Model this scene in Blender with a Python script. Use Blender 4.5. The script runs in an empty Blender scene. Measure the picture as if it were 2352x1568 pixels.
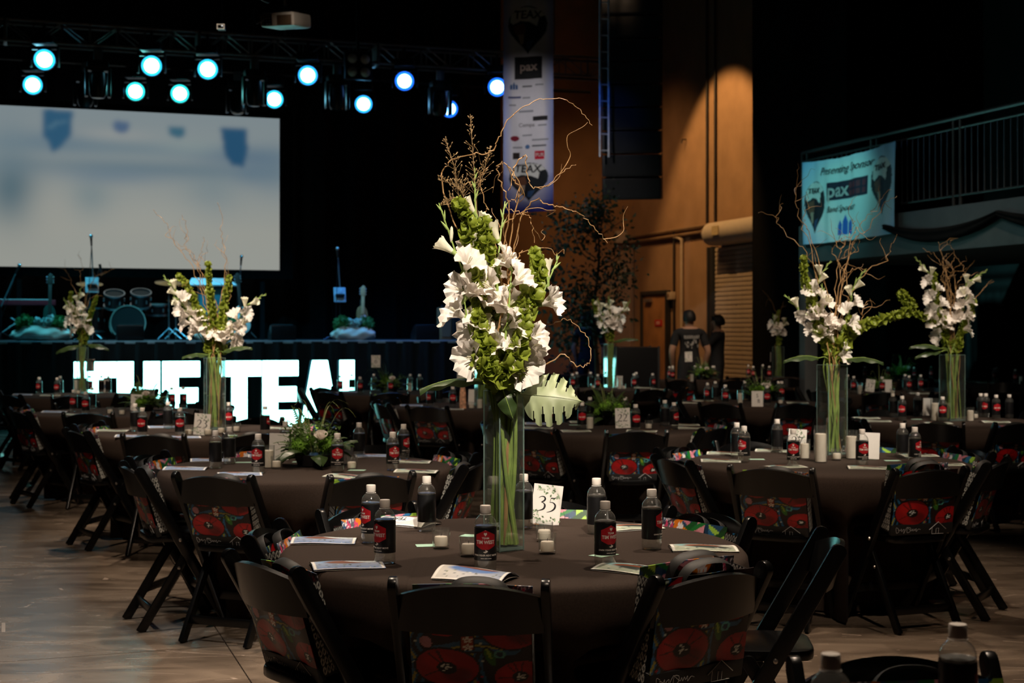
import bpy, bmesh, math, random
import numpy as np
from mathutils import Vector, Matrix
rnd = random.Random(11)
scene = bpy.context.scene
COL = scene.collection
PI = math.pi
rad = math.radians

# ------------------------------------------------------------------ camera
F, HZ, CZ, TZ = 3267.0, 760.0, 1.46, 0.75
cam = bpy.data.cameras.new('camera')
cam.sensor_width = 36.0
cam.lens = F / 2352 * 36
cam.shift_y = (HZ - 784) / 2352
cam.clip_start, cam.clip_end = 0.05, 200
cam.dof.use_dof = True
cam.dof.focus_distance = 4.55
cam.dof.aperture_fstop = 5.6
cam_ob = bpy.data.objects.new('camera', cam)
cam_ob.location = (0, 0, CZ)
cam_ob.rotation_euler = (PI / 2, 0, 0)
COL.objects.link(cam_ob)
scene.camera = cam_ob

# ------------------------------------------------------------------ world, exposure, lights
w = bpy.data.worlds.new('dark_hall_ambience')
w.use_nodes = True
w.node_tree.nodes['Background'].inputs[0].default_value = (1.0, 0.86, 0.74, 1)
w.node_tree.nodes['Background'].inputs[1].default_value = 0.0022
scene.world = w
vs = scene.view_settings
vs.view_transform = 'Standard'
vs.look = 'None'
vs.gamma = 1.0
vs.use_curve_mapping = False
vs.exposure = 0.0
scene.cycles.use_denoising = True
scene.cycles.transparent_max_bounces = 32
scene.cycles.max_bounces = 8
scene.cycles.caustics_reflective = False
scene.cycles.caustics_refractive = False
scene.cycles.sample_clamp_indirect = 3.0

def spot(name, loc, target, energy, col, angle, blend=0.5, size=0.12):
    l = bpy.data.lights.new(name, 'SPOT')
    l.energy, l.color, l.spot_size, l.spot_blend, l.shadow_soft_size = energy, col, rad(angle), blend, size
    o = bpy.data.objects.new(name, l)
    o.location = loc
    o.rotation_euler = (Vector(target) - Vector(loc)).to_track_quat('-Z', 'Y').to_euler()
    COL.objects.link(o)
    return o

WARM = (1.0, 0.79, 0.60)
# house spotlights high above the dining floor: some from the stage side, some steeply from the camera side
for loc, tgt, e, an in (((-1.5, 6.9, 7.6), (-0.35, 5.0, 0.7), 1330, 52), ((2.0, 6.8, 7.6), (0.5, 4.9, 0.7), 1180, 52), ((-1.8, 9.9, 7.6), (-1.6, 8.2, 0.7), 870, 44),
                        ((2.4, 10.3, 7.6), (1.7, 8.4, 0.7), 780, 36), ((-2.7, 12.0, 7.6), (-2.2, 10.1, 0.7), 1240, 32), ((-4.0, 14.6, 7.6), (-3.5, 12.6, 0.7), 460, 32),
                        ((-1.0, 14.8, 7.6), (-0.6, 13.4, 0.7), 190, 52), ((0.5, 1.2, 7.4), (0.1, 4.7, 1.0), 740, 28),
                        ((-1.3, 0.6, 7.4), (-1.1, 7.5, 0.9), 1380, 17), ((2.0, 0.8, 7.4), (1.8, 7.8, 0.9), 1380, 17), ((-2.4, 2.8, 7.4), (-2.3, 10.2, 0.9), 2180, 17),
                        ((0.8, 3.2, 7.4), (0.75, 10.5, 0.9), 1600, 16), ((2.8, 4.0, 7.4), (3.35, 11.2, 0.9), 1600, 16), ((1.8, 6.6, 7.4), (2.4, 14.2, 0.9), 1600, 18),
                        ((-0.4, 6.0, 7.4), (-0.4, 13.6, 0.9), 1300, 18), ((-3.4, 5.0, 7.4), (-3.5, 12.6, 0.9), 1450, 18), ((-4.0, 8.0, 7.4), (-4.6, 15.8, 0.9), 1160, 18),
                        ((-1.4, 8.5, 7.4), (-1.5, 16.4, 0.9), 1020, 18), ((3.6, 9.5, 7.4), (4.6, 17.5, 0.9), 1300, 24), ((0.9, 9.6, 7.4), (1.2, 17.4, 0.9), 1160, 20),
                        ((2.8, 13.0, 7.4), (3.1, 20.6, 0.9), 1160, 24)):
    spot('house_spotlight', loc, tgt, e, WARM, an, 0.9, 0.10)
# added narrow spots that brighten the tall flower vases
for loc, tgt, e, an in (((0.9, -1.2, 6.8), (0.0, 4.62, 1.70), 4600, 11.5), ((3.4, 2.6, 7.4), (1.75, 7.75, 1.66), 3300, 13), ((-3.4, 4.6, 7.4), (-2.2, 10.3, 1.75), 3900, 14),
                        ((4.6, 7.8, 7.6), (3.5, 11.1, 1.6), 1700, 15), ((-4.6, 13.0, 7.6), (-4.6, 15.9, 1.5), 1100, 16), ((2.0, 14.4, 7.6), (1.2, 17.4, 1.5), 700, 16)):
    spot('added_flower_spot', loc, tgt, e, (1.0, 0.86, 0.70), an, 0.8, 0.08)
spot('aisle_spotlight', (-3.6, 5.6, 7.6), (-2.9, 5.9, 0.0), 1250, (0.98, 0.92, 0.86), 42, 1.0, 0.25)
spot('house_spotlight', (1.7, 3.7, 7.6), (1.0, 2.1, 0.7), 300, WARM, 26, 0.9, 0.10)  # added spot to brighten the corner table and its bottles
spot('aisle_spotlight', (3.6, 6.4, 7.6), (2.7, 6.4, 0.0), 260, (1.0, 0.68, 0.46), 48, 1.0, 0.2)
# wall washer over the brown side wall
spot('wall_wash_light', (1.5, 24.7, 7.4), (4.0, 26.1, 3.4), 720, (1.0, 0.56, 0.22), 64, 0.35, 0.06)
spot('wall_wash_light', (0.2, 24.9, 7.7), (2.9, 29.2, 2.4), 330, (1.0, 0.52, 0.22), 64, 1.0, 0.2)
spot('house_spotlight', (2.2, 17.8, 7.6), (2.75, 21.6, 1.1), 620, (1.0, 0.72, 0.5), 30, 0.9, 0.1)  # added spot to brighten the standing man
spot('wall_wash_light', (1.2, 21.5, 7.7), (3.7, 25.2, 1.3), 900, (1.0, 0.66, 0.40), 34, 1.0, 0.2)  # added front light so the roller door slats show
# coloured stage light on the banners and on the deck
spot('banner_light', (-2.2, 12.5, 6.4), (0.25, 20.0, 4.15), 1050, (1.0, 0.92, 0.92), 17, 1.0, 0.1)
spot('teal_banner_light', (-1.0, 15.5, 6.6), (4.35, 19.2, 3.2), 900, (0.26, 0.86, 0.84), 20, 0.7, 0.1)
for k, (a, b) in enumerate((((-7.2, 20.9, 5.4), (-6.6, 23.0, 1.3)), ((-4.6, 21.8, 5.4), (-4.0, 23.8, 1.3)),
                            ((-1.9, 22.6, 5.4), (-1.4, 24.6, 1.3)))):
    spot('stage_wash_light', a, b, 650, ((0.10, 0.75, 1.0), (0.08, 0.62, 1.0), (0.06, 0.28, 1.0))[k], 75, 0.9, 0.1)
spot('stage_wash_light', (-6.3, 23.2, 5.4), (-6.2, 21.6, 1.3), 420, (0.12, 0.62, 1.0), 80, 0.9, 0.1)
spot('stage_wash_light', (-2.6, 24.2, 5.4), (-2.4, 22.8, 1.3), 420, (0.10, 0.42, 1.0), 80, 0.9, 0.1)

spot('balcony_fill_light', (-1.0, 13.5, 6.8), (5.6, 15.8, 2.7), 420, (0.70, 0.95, 0.88), 40, 1.0, 0.2)  # added dim fill to lift the dark balcony fascia
spot('added_stage_front_fill', (-5.6, 15.0, 7.4), (-5.2, 22.0, 1.45), 420, (0.70, 0.92, 1.0), 26, 0.8, 0.1)  # both stage-front spots are added to brighten the planters
spot('added_stage_front_fill', (-2.2, 15.8, 7.4), (-2.0, 22.9, 1.45), 380, (0.65, 0.85, 1.0), 22, 0.8, 0.1)

# ------------------------------------------------------------------ helpers
def P(px, py, Y):
    return Vector(((px - 1176) / F * Y, Y, CZ - (py - HZ) / F * Y))

def TP(px, py, z=TZ):
    Y = F * (CZ - z) / (py - HZ)
    return Vector(((px - 1176) / F * Y, Y, z))

TH = rad(19)
U = Vector((math.cos(TH), math.sin(TH), 0))
V = Vector((-math.sin(TH), math.cos(TH), 0))
ROTZ = Matrix.Rotation(TH, 4, 'Z')

def on_line(px, o, d):
    k = (px - 1176) / F
    return (k * o[1] - o[0]) / (d[0] - k * d[1])

def lin(c):
    return tuple(x / 12.92 if x <= 0.04045 else ((x + 0.055) / 1.055) ** 2.4 for x in c)

def hexc(h):
    return lin(tuple(int(h[i:i + 2], 16) / 255 for i in (0, 2, 4)))

MATS = {}
def M(name, col=(0.5, 0.5, 0.5), rough=0.5, metal=0.0, spec=0.5, noise=None, bump=None, emit=None, coat=0.0, attr=False, sheen=0.0):
    if name in MATS:
        return MATS[name]
    m = bpy.data.materials.new(name)
    m.use_nodes = True
    nt = m.node_tree
    b = nt.nodes['Principled BSDF']
    b.inputs['Base Color'].default_value = (*col, 1)
    b.inputs['Roughness'].default_value = rough
    b.inputs['Metallic'].default_value = metal
    b.inputs['Specular IOR Level'].default_value = spec
    b.inputs['Coat Weight'].default_value = coat
    b.inputs['Sheen Weight'].default_value = sheen
    tc = nt.nodes.new('ShaderNodeTexCoord')
    if attr:
        a = nt.nodes.new('ShaderNodeVertexColor')
        a.layer_name = 'Col'
        nt.links.new(a.outputs['Color'], b.inputs['Base Color'])
        src = a.outputs['Color']
    if noise:
        sc, amt = noise
        n = nt.nodes.new('ShaderNodeTexNoise')
        n.inputs['Scale'].default_value = sc
        n.inputs['Detail'].default_value = 4
        nt.links.new(tc.outputs['Object'], n.inputs['Vector'])
        r = nt.nodes.new('ShaderNodeMapRange')
        r.inputs['From Min'].default_value, r.inputs['From Max'].default_value = 0.3, 0.7
        r.inputs['To Min'].default_value, r.inputs['To Max'].default_value = 1 - amt, 1 + amt
        nt.links.new(n.outputs['Fac'], r.inputs['Value'])
        mx = nt.nodes.new('ShaderNodeVectorMath')
        mx.operation = 'SCALE'
        if attr:
            nt.links.new(src, mx.inputs[0])
        else:
            mx.inputs[0].default_value = col
        nt.links.new(r.outputs['Result'], mx.inputs['Scale'])
        nt.links.new(mx.outputs[0], b.inputs['Base Color'])
    if bump:
        sc, st = bump
        n = nt.nodes.new('ShaderNodeTexNoise')
        n.inputs['Scale'].default_value = sc
        nt.links.new(tc.outputs['Object'], n.inputs['Vector'])
        bp = nt.nodes.new('ShaderNodeBump')
        bp.inputs['Strength'].default_value = st
        bp.inputs['Distance'].default_value = 0.01
        nt.links.new(n.outputs['Fac'], bp.inputs['Height'])
        nt.links.new(bp.outputs['Normal'], b.inputs['Normal'])
    if emit:
        c, s = emit
        b.inputs['Emission Strength'].default_value = s
        if c == 'attr':
            nt.links.new(src, b.inputs['Emission Color'])
        else:
            b.inputs['Emission Color'].default_value = (*c, 1)
    MATS[name] = m
    return m

def glassy(name, tint=(1, 1, 1), rough=0.02, strength=1.0, ior=1.45):
    """thin clear glass or plastic: see-through with a fresnel sheen"""
    if name in MATS:
        return MATS[name]
    m = bpy.data.materials.new(name)
    m.use_nodes = True
    nt = m.node_tree
    nt.nodes.remove(nt.nodes['Principled BSDF'])
    out = nt.nodes['Material Output']
    t = nt.nodes.new('ShaderNodeBsdfTransparent')
    t.inputs[0].default_value = (*tint, 1)
    g = nt.nodes.new('ShaderNodeBsdfGlossy')
    g.inputs['Roughness'].default_value = rough
    fr = nt.nodes.new('ShaderNodeLayerWeight')
    fr.inputs['Blend'].default_value = 0.5
    pw = nt.nodes.new('ShaderNodeMath')
    pw.operation = 'POWER'
    pw.inputs[1].default_value = 4.0
    nt.links.new(fr.outputs['Facing'], pw.inputs[0])
    mu = nt.nodes.new('ShaderNodeMath')
    mu.operation = 'MULTIPLY_ADD'
    mu.use_clamp = True
    mu.inputs[1].default_value = 0.55 * strength
    mu.inputs[2].default_value = 0.035 * strength
    nt.links.new(pw.outputs[0], mu.inputs[0])
    mx = nt.nodes.new('ShaderNodeMixShader')
    nt.links.new(mu.outputs[0], mx.inputs[0])
    nt.links.new(t.outputs[0], mx.inputs[1])
    nt.links.new(g.outputs[0], mx.inputs[2])
    nt.links.new(mx.outputs[0], out.inputs[0])
    MATS[name] = m
    return m

def leafy(name, col, rough=0.45, trans=0.3, noise=(30, 0.2), attr=False):
    """petal or leaf: diffuse with some light coming through"""
    m = M(name, col, rough, noise=noise, attr=attr)
    nt = m.node_tree
    b = nt.nodes['Principled BSDF']
    out = nt.nodes['Material Output']
    tr = nt.nodes.new('ShaderNodeBsdfTranslucent')
    tr.inputs[0].default_value = (*col, 1)
    mx = nt.nodes.new('ShaderNodeMixShader')
    mx.inputs[0].default_value = trans
    nt.links.new(b.outputs[0], mx.inputs[1])
    nt.links.new(tr.outputs[0], mx.inputs[2])
    nt.links.new(mx.outputs[0], out.inputs[0])
    return m

def hazy_glass(name, tint, haze, amount=0.4, rough=0.12, strength=5.0):
    """glass with a pale scatter mixed in to stand for caught light"""
    m = glassy(name, tint, rough, strength)
    nt = m.node_tree
    out = nt.nodes['Material Output']
    old = out.inputs[0].links[0].from_socket
    d = nt.nodes.new('ShaderNodeBsdfTranslucent')
    d.inputs[0].default_value = (*haze, 1)
    d2 = nt.nodes.new('ShaderNodeBsdfDiffuse')
    d2.inputs[0].default_value = (*haze, 1)
    ad = nt.nodes.new('ShaderNodeMixShader')
    nt.links.new(d.outputs[0], ad.inputs[1])
    nt.links.new(d2.outputs[0], ad.inputs[2])
    mx = nt.nodes.new('ShaderNodeMixShader')
    mx.inputs[0].default_value = amount
    nt.links.new(old, mx.inputs[1])
    nt.links.new(ad.outputs[0], mx.inputs[2])
    nt.links.new(mx.outputs[0], out.inputs[0])
    return m

class MB:
    def __init__(s):
        s.v, s.f, s.mi = [], [], []
    def add(s, v, f, m=0):
        k = len(s.v)
        s.v += [tuple(x) for x in v]
        s.f += [tuple(i + k for i in q) for q in f]
        s.mi += [m] * len(f)
        return s
    def box(s, c, size, mat=None, m=0):
        hx, hy, hz = (x / 2 for x in size)
        v = [Vector((x, y, z)) for x in (-hx, hx) for y in (-hy, hy) for z in (-hz, hz)]
        if mat is not None:
            v = [mat @ p for p in v]
        c = Vector(c)
        return s.add([p + c for p in v], [(0, 1, 3, 2), (4, 6, 7, 5), (0, 4, 5, 1), (2, 3, 7, 6), (0, 2, 6, 4), (1, 5, 7, 3)], m)
    def tube(s, pts, r, n=8, caps=True, m=0, flat=1.0):
        pts = [Vector(p) for p in pts]
        N = len(pts)
        rs = [r] * N if isinstance(r, (int, float)) else list(r)
        tan = [(pts[min(i + 1, N - 1)] - pts[max(i - 1, 0)]).normalized() for i in range(N)]
        ref = Vector((0, 0, 1)) if abs(tan[0].z) < 0.9 else Vector((1, 0, 0))
        a = tan[0].cross(ref).normalized()
        v, f = [], []
        for i in range(N):
            a = (a - tan[i] * a.dot(tan[i]))
            a = a.normalized() if a.length > 1e-6 else tan[i].orthogonal().normalized()
            b = tan[i].cross(a)
            for j in range(n):
                t = 2 * PI * j / n
                v.append(pts[i] + a * (math.cos(t) * rs[i]) + b * (math.sin(t) * rs[i] * flat))
        for i in range(N - 1):
            for j in range(n):
                k = (j + 1) % n
                f.append((i * n + j, i * n + k, (i + 1) * n + k, (i + 1) * n + j))
        if caps:
            f.append(tuple(range(n - 1, -1, -1)))
            f.append(tuple((N - 1) * n + j for j in range(n)))
        return s.add(v, f, m)
    def lathe(s, prof, n=24, c=(0, 0, 0), m=0, mat=None, caps=(False, False)):
        c = Vector(c)
        v, f = [], []
        for r, z in prof:
            for j in range(n):
                t = 2 * PI * j / n
                p = Vector((r * math.cos(t), r * math.sin(t), z))
                v.append((mat @ p if mat is not None else p) + c)
        for i in range(len(prof) - 1):
            for j in range(n):
                k = (j + 1) % n
                f.append((i * n + j, i * n + k, (i + 1) * n + k, (i + 1) * n + j))
        if caps[0]:
            f.append(tuple(range(n - 1, -1, -1)))
        if caps[1]:
            f.append(tuple((len(prof) - 1) * n + j for j in range(n)))
        return s.add(v, f, m)
    def prism(s, poly, d, mat=None, m=0):
        """polygon in xy (counter-clockwise) extruded from z=0 to z=d"""
        n = len(poly)
        v = [Vector((x, y, z)) for z in (0, d) for x, y in poly]
        if mat is not None:
            v = [mat @ p for p in v]
        f = [tuple(range(n - 1, -1, -1)), tuple(range(n, 2 * n))]
        f += [(i, (i + 1) % n, (i + 1) % n + n, i + n) for i in range(n)]
        return s.add(v, f, m)
    def plank(s, a, b, width, thick, side, m=0, n=7, round_a=True, round_b=False):
        """flat bar from a to b, rounded ends, thick along side"""
        a, b, side = Vector(a), Vector(b), Vector(side).normalized()
        d = (b - a)
        L = d.length
        d.normalize()
        wv = side.cross(d).normalized()
        h = width / 2
        poly = []
        if round_a:
            poly += [(h - h * math.sin(t), h * math.cos(t)) for t in [PI * i / n for i in range(n + 1)]]
        else:
            poly += [(0, h), (0, -h)]
        if round_b:
            poly += [(L - h + h * math.sin(t), -h * math.cos(t)) for t in [PI * i / n for i in range(n + 1)]]
        else:
            poly += [(L, -h), (L, h)]
        mt = Matrix(((d.x, wv.x, side.x, 0), (d.y, wv.y, side.y, 0), (d.z, wv.z, side.z, 0), (0, 0, 0, 1)))
        mt.translation = a - side * (thick / 2)
        return s.prism(poly, thick, mt, m)
    def grid(s, nu, nv, fn, m=0, close_u=False, skip=None):
        v = [fn(i / (nu if close_u else nu - 1) if not close_u else i / nu, j / (nv - 1)) for j in range(nv) for i in range(nu)]
        f = []
        for j in range(nv - 1):
            for i in range(nu if close_u else nu - 1):
                if skip and skip(i, j):
                    continue
                k = (i + 1) % nu
                f.append((j * nu + i, j * nu + k, (j + 1) * nu + k, (j + 1) * nu + i))
        return s.add(v, f, m)
    def ball(s, c, r, n=10, k=6, m=0, scale=(1, 1, 1), mat=None):
        c = Vector(c)
        def fn(a, b):
            t, q = 2 * PI * a, PI * (b * 0.98 + 0.01)
            p = Vector((r * scale[0] * math.sin(q) * math.cos(t), r * scale[1] * math.sin(q) * math.sin(t), -r * scale[2] * math.cos(q)))
            return (mat @ p if mat is not None else p) + c
        return s.grid(n, k, fn, m, close_u=True)
    def mesh(s, name, mats, smooth=True, bevel=0.0, angle=40):
        me = bpy.data.meshes.new(name)
        me.from_pydata(s.v, [], s.f)
        for mm in (mats if isinstance(mats, (list, tuple)) else [mats]):
            me.materials.append(mm)
        if any(s.mi):
            me.polygons.foreach_set('material_index', s.mi)
        if bevel:
            bm = bmesh.new()
            bm.from_mesh(me)
            bmesh.ops.remove_doubles(bm, verts=bm.verts, dist=1e-6)
            ed = [e for e in bm.edges if e.is_manifold and e.calc_face_angle(0) > rad(35)]
            bmesh.ops.bevel(bm, geom=ed, offset=bevel, segments=2, profile=0.6, affect='EDGES')
            bm.to_mesh(me)
            bm.free()
        if smooth:
            me.shade_smooth()
            me.set_sharp_from_angle(angle=rad(angle))
        me.update()
        return me

def set_cols(me, cols):
    a = me.color_attributes.new('Col', 'FLOAT_COLOR', 'POINT')
    c = np.ones((len(me.vertices), 4), np.float32)
    c[:, :3] = cols
    a.data.foreach_set('color', c.ravel())

def shell(nu, nv, fn, thick, mats, cols=None, name='sheet', smooth=True):
    """thin closed sheet: fn(u,v)->point, thickness along the surface normal; optional per-vertex colours for front and back"""
    g = [[Vector(fn(i / (nu - 1), j / (nv - 1))) for i in range(nu)] for j in range(nv)]
    def nrm(i, j):
        a = g[j][min(i + 1, nu - 1)] - g[j][max(i - 1, 0)]
        b = g[min(j + 1, nv - 1)][i] - g[max(j - 1, 0)][i]
        c = a.cross(b)
        return c.normalized() if c.length > 1e-12 else Vector((0, 0, 1))
    top = [g[j][i] for j in range(nv) for i in range(nu)]
    bot = [g[j][i] - nrm(i, j) * thick for j in range(nv) for i in range(nu)]
    N = nu * nv
    f = []
    for j in range(nv - 1):
        for i in range(nu - 1):
            q = (j * nu + i, j * nu + i + 1, (j + 1) * nu + i + 1, (j + 1) * nu + i)
            f.append(q)
            f.append(tuple(x + N for x in reversed(q)))
    edge = [i for i in range(nu)] + [j * nu + nu - 1 for j in range(1, nv)] + [(nv - 1) * nu + i for i in range(nu - 2, -1, -1)] + [j * nu for j in range(nv - 2, 0, -1)]
    for a, b in zip(edge, edge[1:] + edge[:1]):
        f.append((b, a, a + N, b + N))
    mb = MB().add(top + bot, f)
    me = mb.mesh(name, mats, smooth, angle=50)
    if cols is not None:
        c = np.array(cols, np.float32).reshape(-1, 3)
        set_cols(me, np.vstack([c, c]))
    return me

def smoothpath(pts, n=8):
    pts = [Vector(p) for p in pts]
    q = [pts[0] * 2 - pts[1]] + pts + [pts[-1] * 2 - pts[-2]]
    out = []
    for i in range(1, len(q) - 2):
        for k in range(n):
            t = k / n
            a, b, c, d = q[i - 1], q[i], q[i + 1], q[i + 2]
            out.append(0.5 * ((2 * b) + (c - a) * t + (2 * a - 5 * b + 4 * c - d) * t * t + (3 * b - a - 3 * c + d) * t ** 3))
    out.append(pts[-1])
    return out

# ---- objects
def tag(o, label=None, cat=None, group=None, kind=None):
    if label: o['label'] = label
    if cat: o['category'] = cat
    if group: o['group'] = group
    if kind: o['kind'] = kind
    return o

def ob(name, me, parent=None, mat=None):
    o = bpy.data.objects.new(name, me)
    if parent is not None:
        o.parent = parent
    if mat is not None:
        o.matrix_local = mat
    COL.objects.link(o)
    return o

def thing(name, label, cat, mat=None, group=None):
    o = ob(name, None, None, mat)
    o.empty_display_size = 0.1
    return tag(o, label, cat, group)

def struct(name, me, parent=None, mat=None, label=None):
    o = ob(name, me, parent, mat)
    if parent is None:
        o['kind'] = 'structure'
    if label:
        o['label'] = label
    return o

def place(kit, name, label, cat, mat, group=None):
    """kit: list of (part name, mesh, local matrix or None, sub-parts list, label or None)"""
    t = thing(name, label, cat, mat, group)
    for p in kit:
        o = ob(p[0], p[1], t, p[2] if len(p) > 2 else None)
        if len(p) > 4 and p[4]:
            o['label'] = p[4]
        for s in (p[3] if len(p) > 3 and p[3] else []):
            ob(s[0], s[1], o, s[2] if len(s) > 2 else None)
    return t

def at(x, y, z, rz=0.0, sc=1.0):
    return Matrix.Translation((x, y, z)) @ Matrix.Rotation(rz, 4, 'Z') @ Matrix.Scale(sc, 4)

def frame(o, x, y, z):
    """matrix with the given origin and axes"""
    return Matrix(((x[0], y[0], z[0], o[0]), (x[1], y[1], z[1], o[1]), (x[2], y[2], z[2], o[2]), (0, 0, 0, 1)))

def text_mesh(s, size, mat, bold=0.0, align='CENTER', space=1.0, shear=0.0, squash=1.0, depth=0.0008):
    cu = bpy.data.curves.new('lettering', 'FONT')
    cu.body, cu.size, cu.align_x, cu.align_y, cu.offset, cu.space_character, cu.shear = s, size, align, 'CENTER', bold, space, shear
    cu.resolution_u = 3
    cu.extrude = depth / 2
    o = bpy.data.objects.new('lettering', cu)
    COL.objects.link(o)
    bpy.context.view_layer.update()
    me = bpy.data.meshes.new_from_object(o.evaluated_get(bpy.context.evaluated_depsgraph_get()))
    bpy.data.objects.remove(o)
    bpy.data.curves.remove(cu)
    me.materials.clear()
    me.materials.append(mat)
    if squash != 1.0:
        me.transform(Matrix.Diagonal((squash, 1, 1, 1)))
    return me

def warp(me, fn):
    for v in me.vertices:
        v.co = fn(v.co)
    me.update()
    return me

DIG = {  # calligraphic figures: strokes of (x, y, width), in a unit box 0..1 high
    '3': [[(.10, .86, .03), (.25, .97, .05), (.44, .98, .08), (.55, .86, .12), (.50, .70, .12), (.30, .58, .04)],
          [(.30, .58, .03), (.48, .52, .07), (.58, .36, .13), (.52, .14, .12), (.32, .02, .07), (.02, -.08, .03)]],
    '5': [[(.62, 1.0, .03), (.48, .93, .08), (.24, .92, .07)], [(.25, .93, .04), (.18, .62, .03)],
          [(.18, .62, .03), (.40, .62, .06), (.58, .46, .12), (.56, .22, .13), (.36, .02, .08), (.04, -.10, .03)]],
    '2': [[(.06, .74, .05), (.14, .92, .05), (.34, .99, .08), (.52, .86, .13), (.48, .62, .12), (.24, .28, .07), (.04, .03, .04)],
          [(.04, .04, .09), (.30, .06, .10), (.52, .03, .09), (.64, .14, .03)]],
    '6': [[(.60, 1.0, .03), (.34, .82, .07), (.14, .50, .12), (.12, .22, .13), (.30, .01, .07), (.52, .10, .09), (.60, .32, .12), (.50, .54, .08), (.30, .54, .05), (.14, .40, .03)]],
    '7': [[(.04, .88, .03), (.10, .96, .09), (.34, .95, .09), (.62, .97, .07)], [(.62, .97, .04), (.44, .66, .07), (.30, .30, .11), (.24, 0, .12)]],
    '1': [[(.14, .82, .03), (.32, .98, .08)], [(.33, .98, .11), (.33, .04, .11)], [(.16, .02, .05), (.50, .02, .05)]],
    '4': [[(.46, 1.0, .10), (.46, .0, .11)], [(.46, 1.0, .04), (.04, .34, .04)], [(.02, .32, .07), (.66, .32, .07)]],
}
def figures(s, h, mat, gap=0.72):
    mb = MB()
    for k, ch in enumerate(s):
        x0 = (k - len(s) / 2) * gap + (0.02)
        for st in DIG[ch]:
            q = smoothpath([(x, y, ww) for x, y, ww in st], 6)
            vv = []
            for i, p in enumerate(q):
                d = (q[min(i + 1, len(q) - 1)] - q[max(i - 1, 0)])
                nx, ny = -d.y, d.x
                l = math.hypot(nx, ny) or 1
                hw = max(p.z, .02) / 2
                vv.append(((p.x + x0 + nx / l * hw) * h, (p.y - .5 + ny / l * hw) * h, 0))
                vv.append(((p.x + x0 - nx / l * hw) * h, (p.y - .5 - ny / l * hw) * h, 0))
            mb.add(vv, [(2 * i, 2 * i + 1, 2 * i + 3, 2 * i + 2) for i in range(len(q) - 1)])
    return mb.mesh('figures', mat, smooth=False)

# ---- numpy painter for flat prints (colours in sRGB hex)
class Paint:
    def __init__(s, nu, nv, bg):
        s.nu, s.nv = nu, nv
        s.u, s.v = np.meshgrid(np.linspace(0, 1, nu), np.linspace(0, 1, nv))
        s.c = np.empty((nv, nu, 3))
        s.c[:] = hexc(bg)
    def put(s, mask, col):
        mk = np.clip(mask, 0, 1)[..., None]
        s.c = s.c * (1 - mk) + np.array(hexc(col) if isinstance(col, str) else col) * mk
        return s
    def ell(s, x, y, rx, ry, col, rot=0.0, soft=0.0):
        c, d = math.cos(rot), math.sin(rot)
        a, b = s.u - x, s.v - y
        q = np.hypot((a * c + b * d) / rx, (-a * d + b * c) / ry)
        return s.put((q < 1) * 1.0 if not soft else np.clip((1 - q) / soft + .5, 0, 1), col)
    def line(s, pts, wd, col, soft=0.0):
        d = np.full(s.u.shape, 9.0)
        for (x0, y0), (x1, y1) in zip(pts, pts[1:]):
            dx, dy = x1 - x0, y1 - y0
            t = np.clip(((s.u - x0) * dx + (s.v - y0) * dy) / (dx * dx + dy * dy + 1e-9), 0, 1)
            d = np.minimum(d, np.hypot(s.u - x0 - t * dx, s.v - y0 - t * dy))
        return s.put((d < wd) * 1.0 if not soft else np.clip((wd - d) / soft + .5, 0, 1), col)
    def box(s, x0, y0, x1, y1, col, soft=0.0):
        d = np.minimum(np.minimum(s.u - x0, x1 - s.u), np.minimum(s.v - y0, y1 - s.v))
        return s.put((d > 0) * 1.0 if not soft else np.clip(d / soft + .5, 0, 1), col)
    def poly(s, pts, col):
        inside = np.zeros(s.u.shape, bool)
        for (x0, y0), (x1, y1) in zip(pts, pts[1:] + pts[:1]):
            if y0 == y1:
                continue
            cond = (s.v > min(y0, y1)) & (s.v <= max(y0, y1)) & (s.u < (s.v - y0) * (x1 - x0) / (y1 - y0) + x0)
            inside ^= cond
        return s.put(inside * 1.0, col)
    def flat(s):
        return s.c.reshape(-1, 3)
# ------------------------------------------------------------------ materials
black_wall = M('black_painted_wall', (0.006, 0.006, 0.006), 0.8, noise=(3, 0.3))
black_cloth = M('black_velour', (0.004, 0.004, 0.004), 0.95, noise=(8, 0.3), spec=0.1)
brown_wall = M('brown_stucco', (0.36, 0.22, 0.12), 0.85, noise=(2.2, 0.12), bump=(60, 0.12), spec=0.2)
grey_paint = M('dark_grey_paint', (0.055, 0.060, 0.062), 0.6, noise=(4, 0.15))
dark_door = M('charcoal_door_paint', (0.022, 0.024, 0.026), 0.45, noise=(6, 0.2))
rail_metal = M('dark_rail_metal', (0.05, 0.05, 0.052), 0.35, 0.6, noise=(20, 0.1))
steel = M('brushed_steel', (0.45, 0.45, 0.46), 0.3, 0.9, noise=(40, 0.1))
black_metal = M('black_metal', (0.008, 0.008, 0.009), 0.35, 0.3, noise=(30, 0.1))
black_plastic = M('black_plastic', (0.01, 0.01, 0.011), 0.3, noise=(30, 0.1))
white_plastic = M('white_plastic', (0.75, 0.72, 0.68), 0.4, noise=(30, 0.04))
beige = M('beige_painted_metal', (0.50, 0.40, 0.29), 0.55, noise=(12, 0.06))
red_sign = M('red_sign_enamel', (0.50, 0.02, 0.02), 0.4, noise=(20, 0.08))
white_print = M('white_print', (0.8, 0.8, 0.78), 0.5, noise=(50, 0.02))
black_print = M('black_print', (0.008, 0.008, 0.01), 0.5, noise=(50, 0.02))

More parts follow.
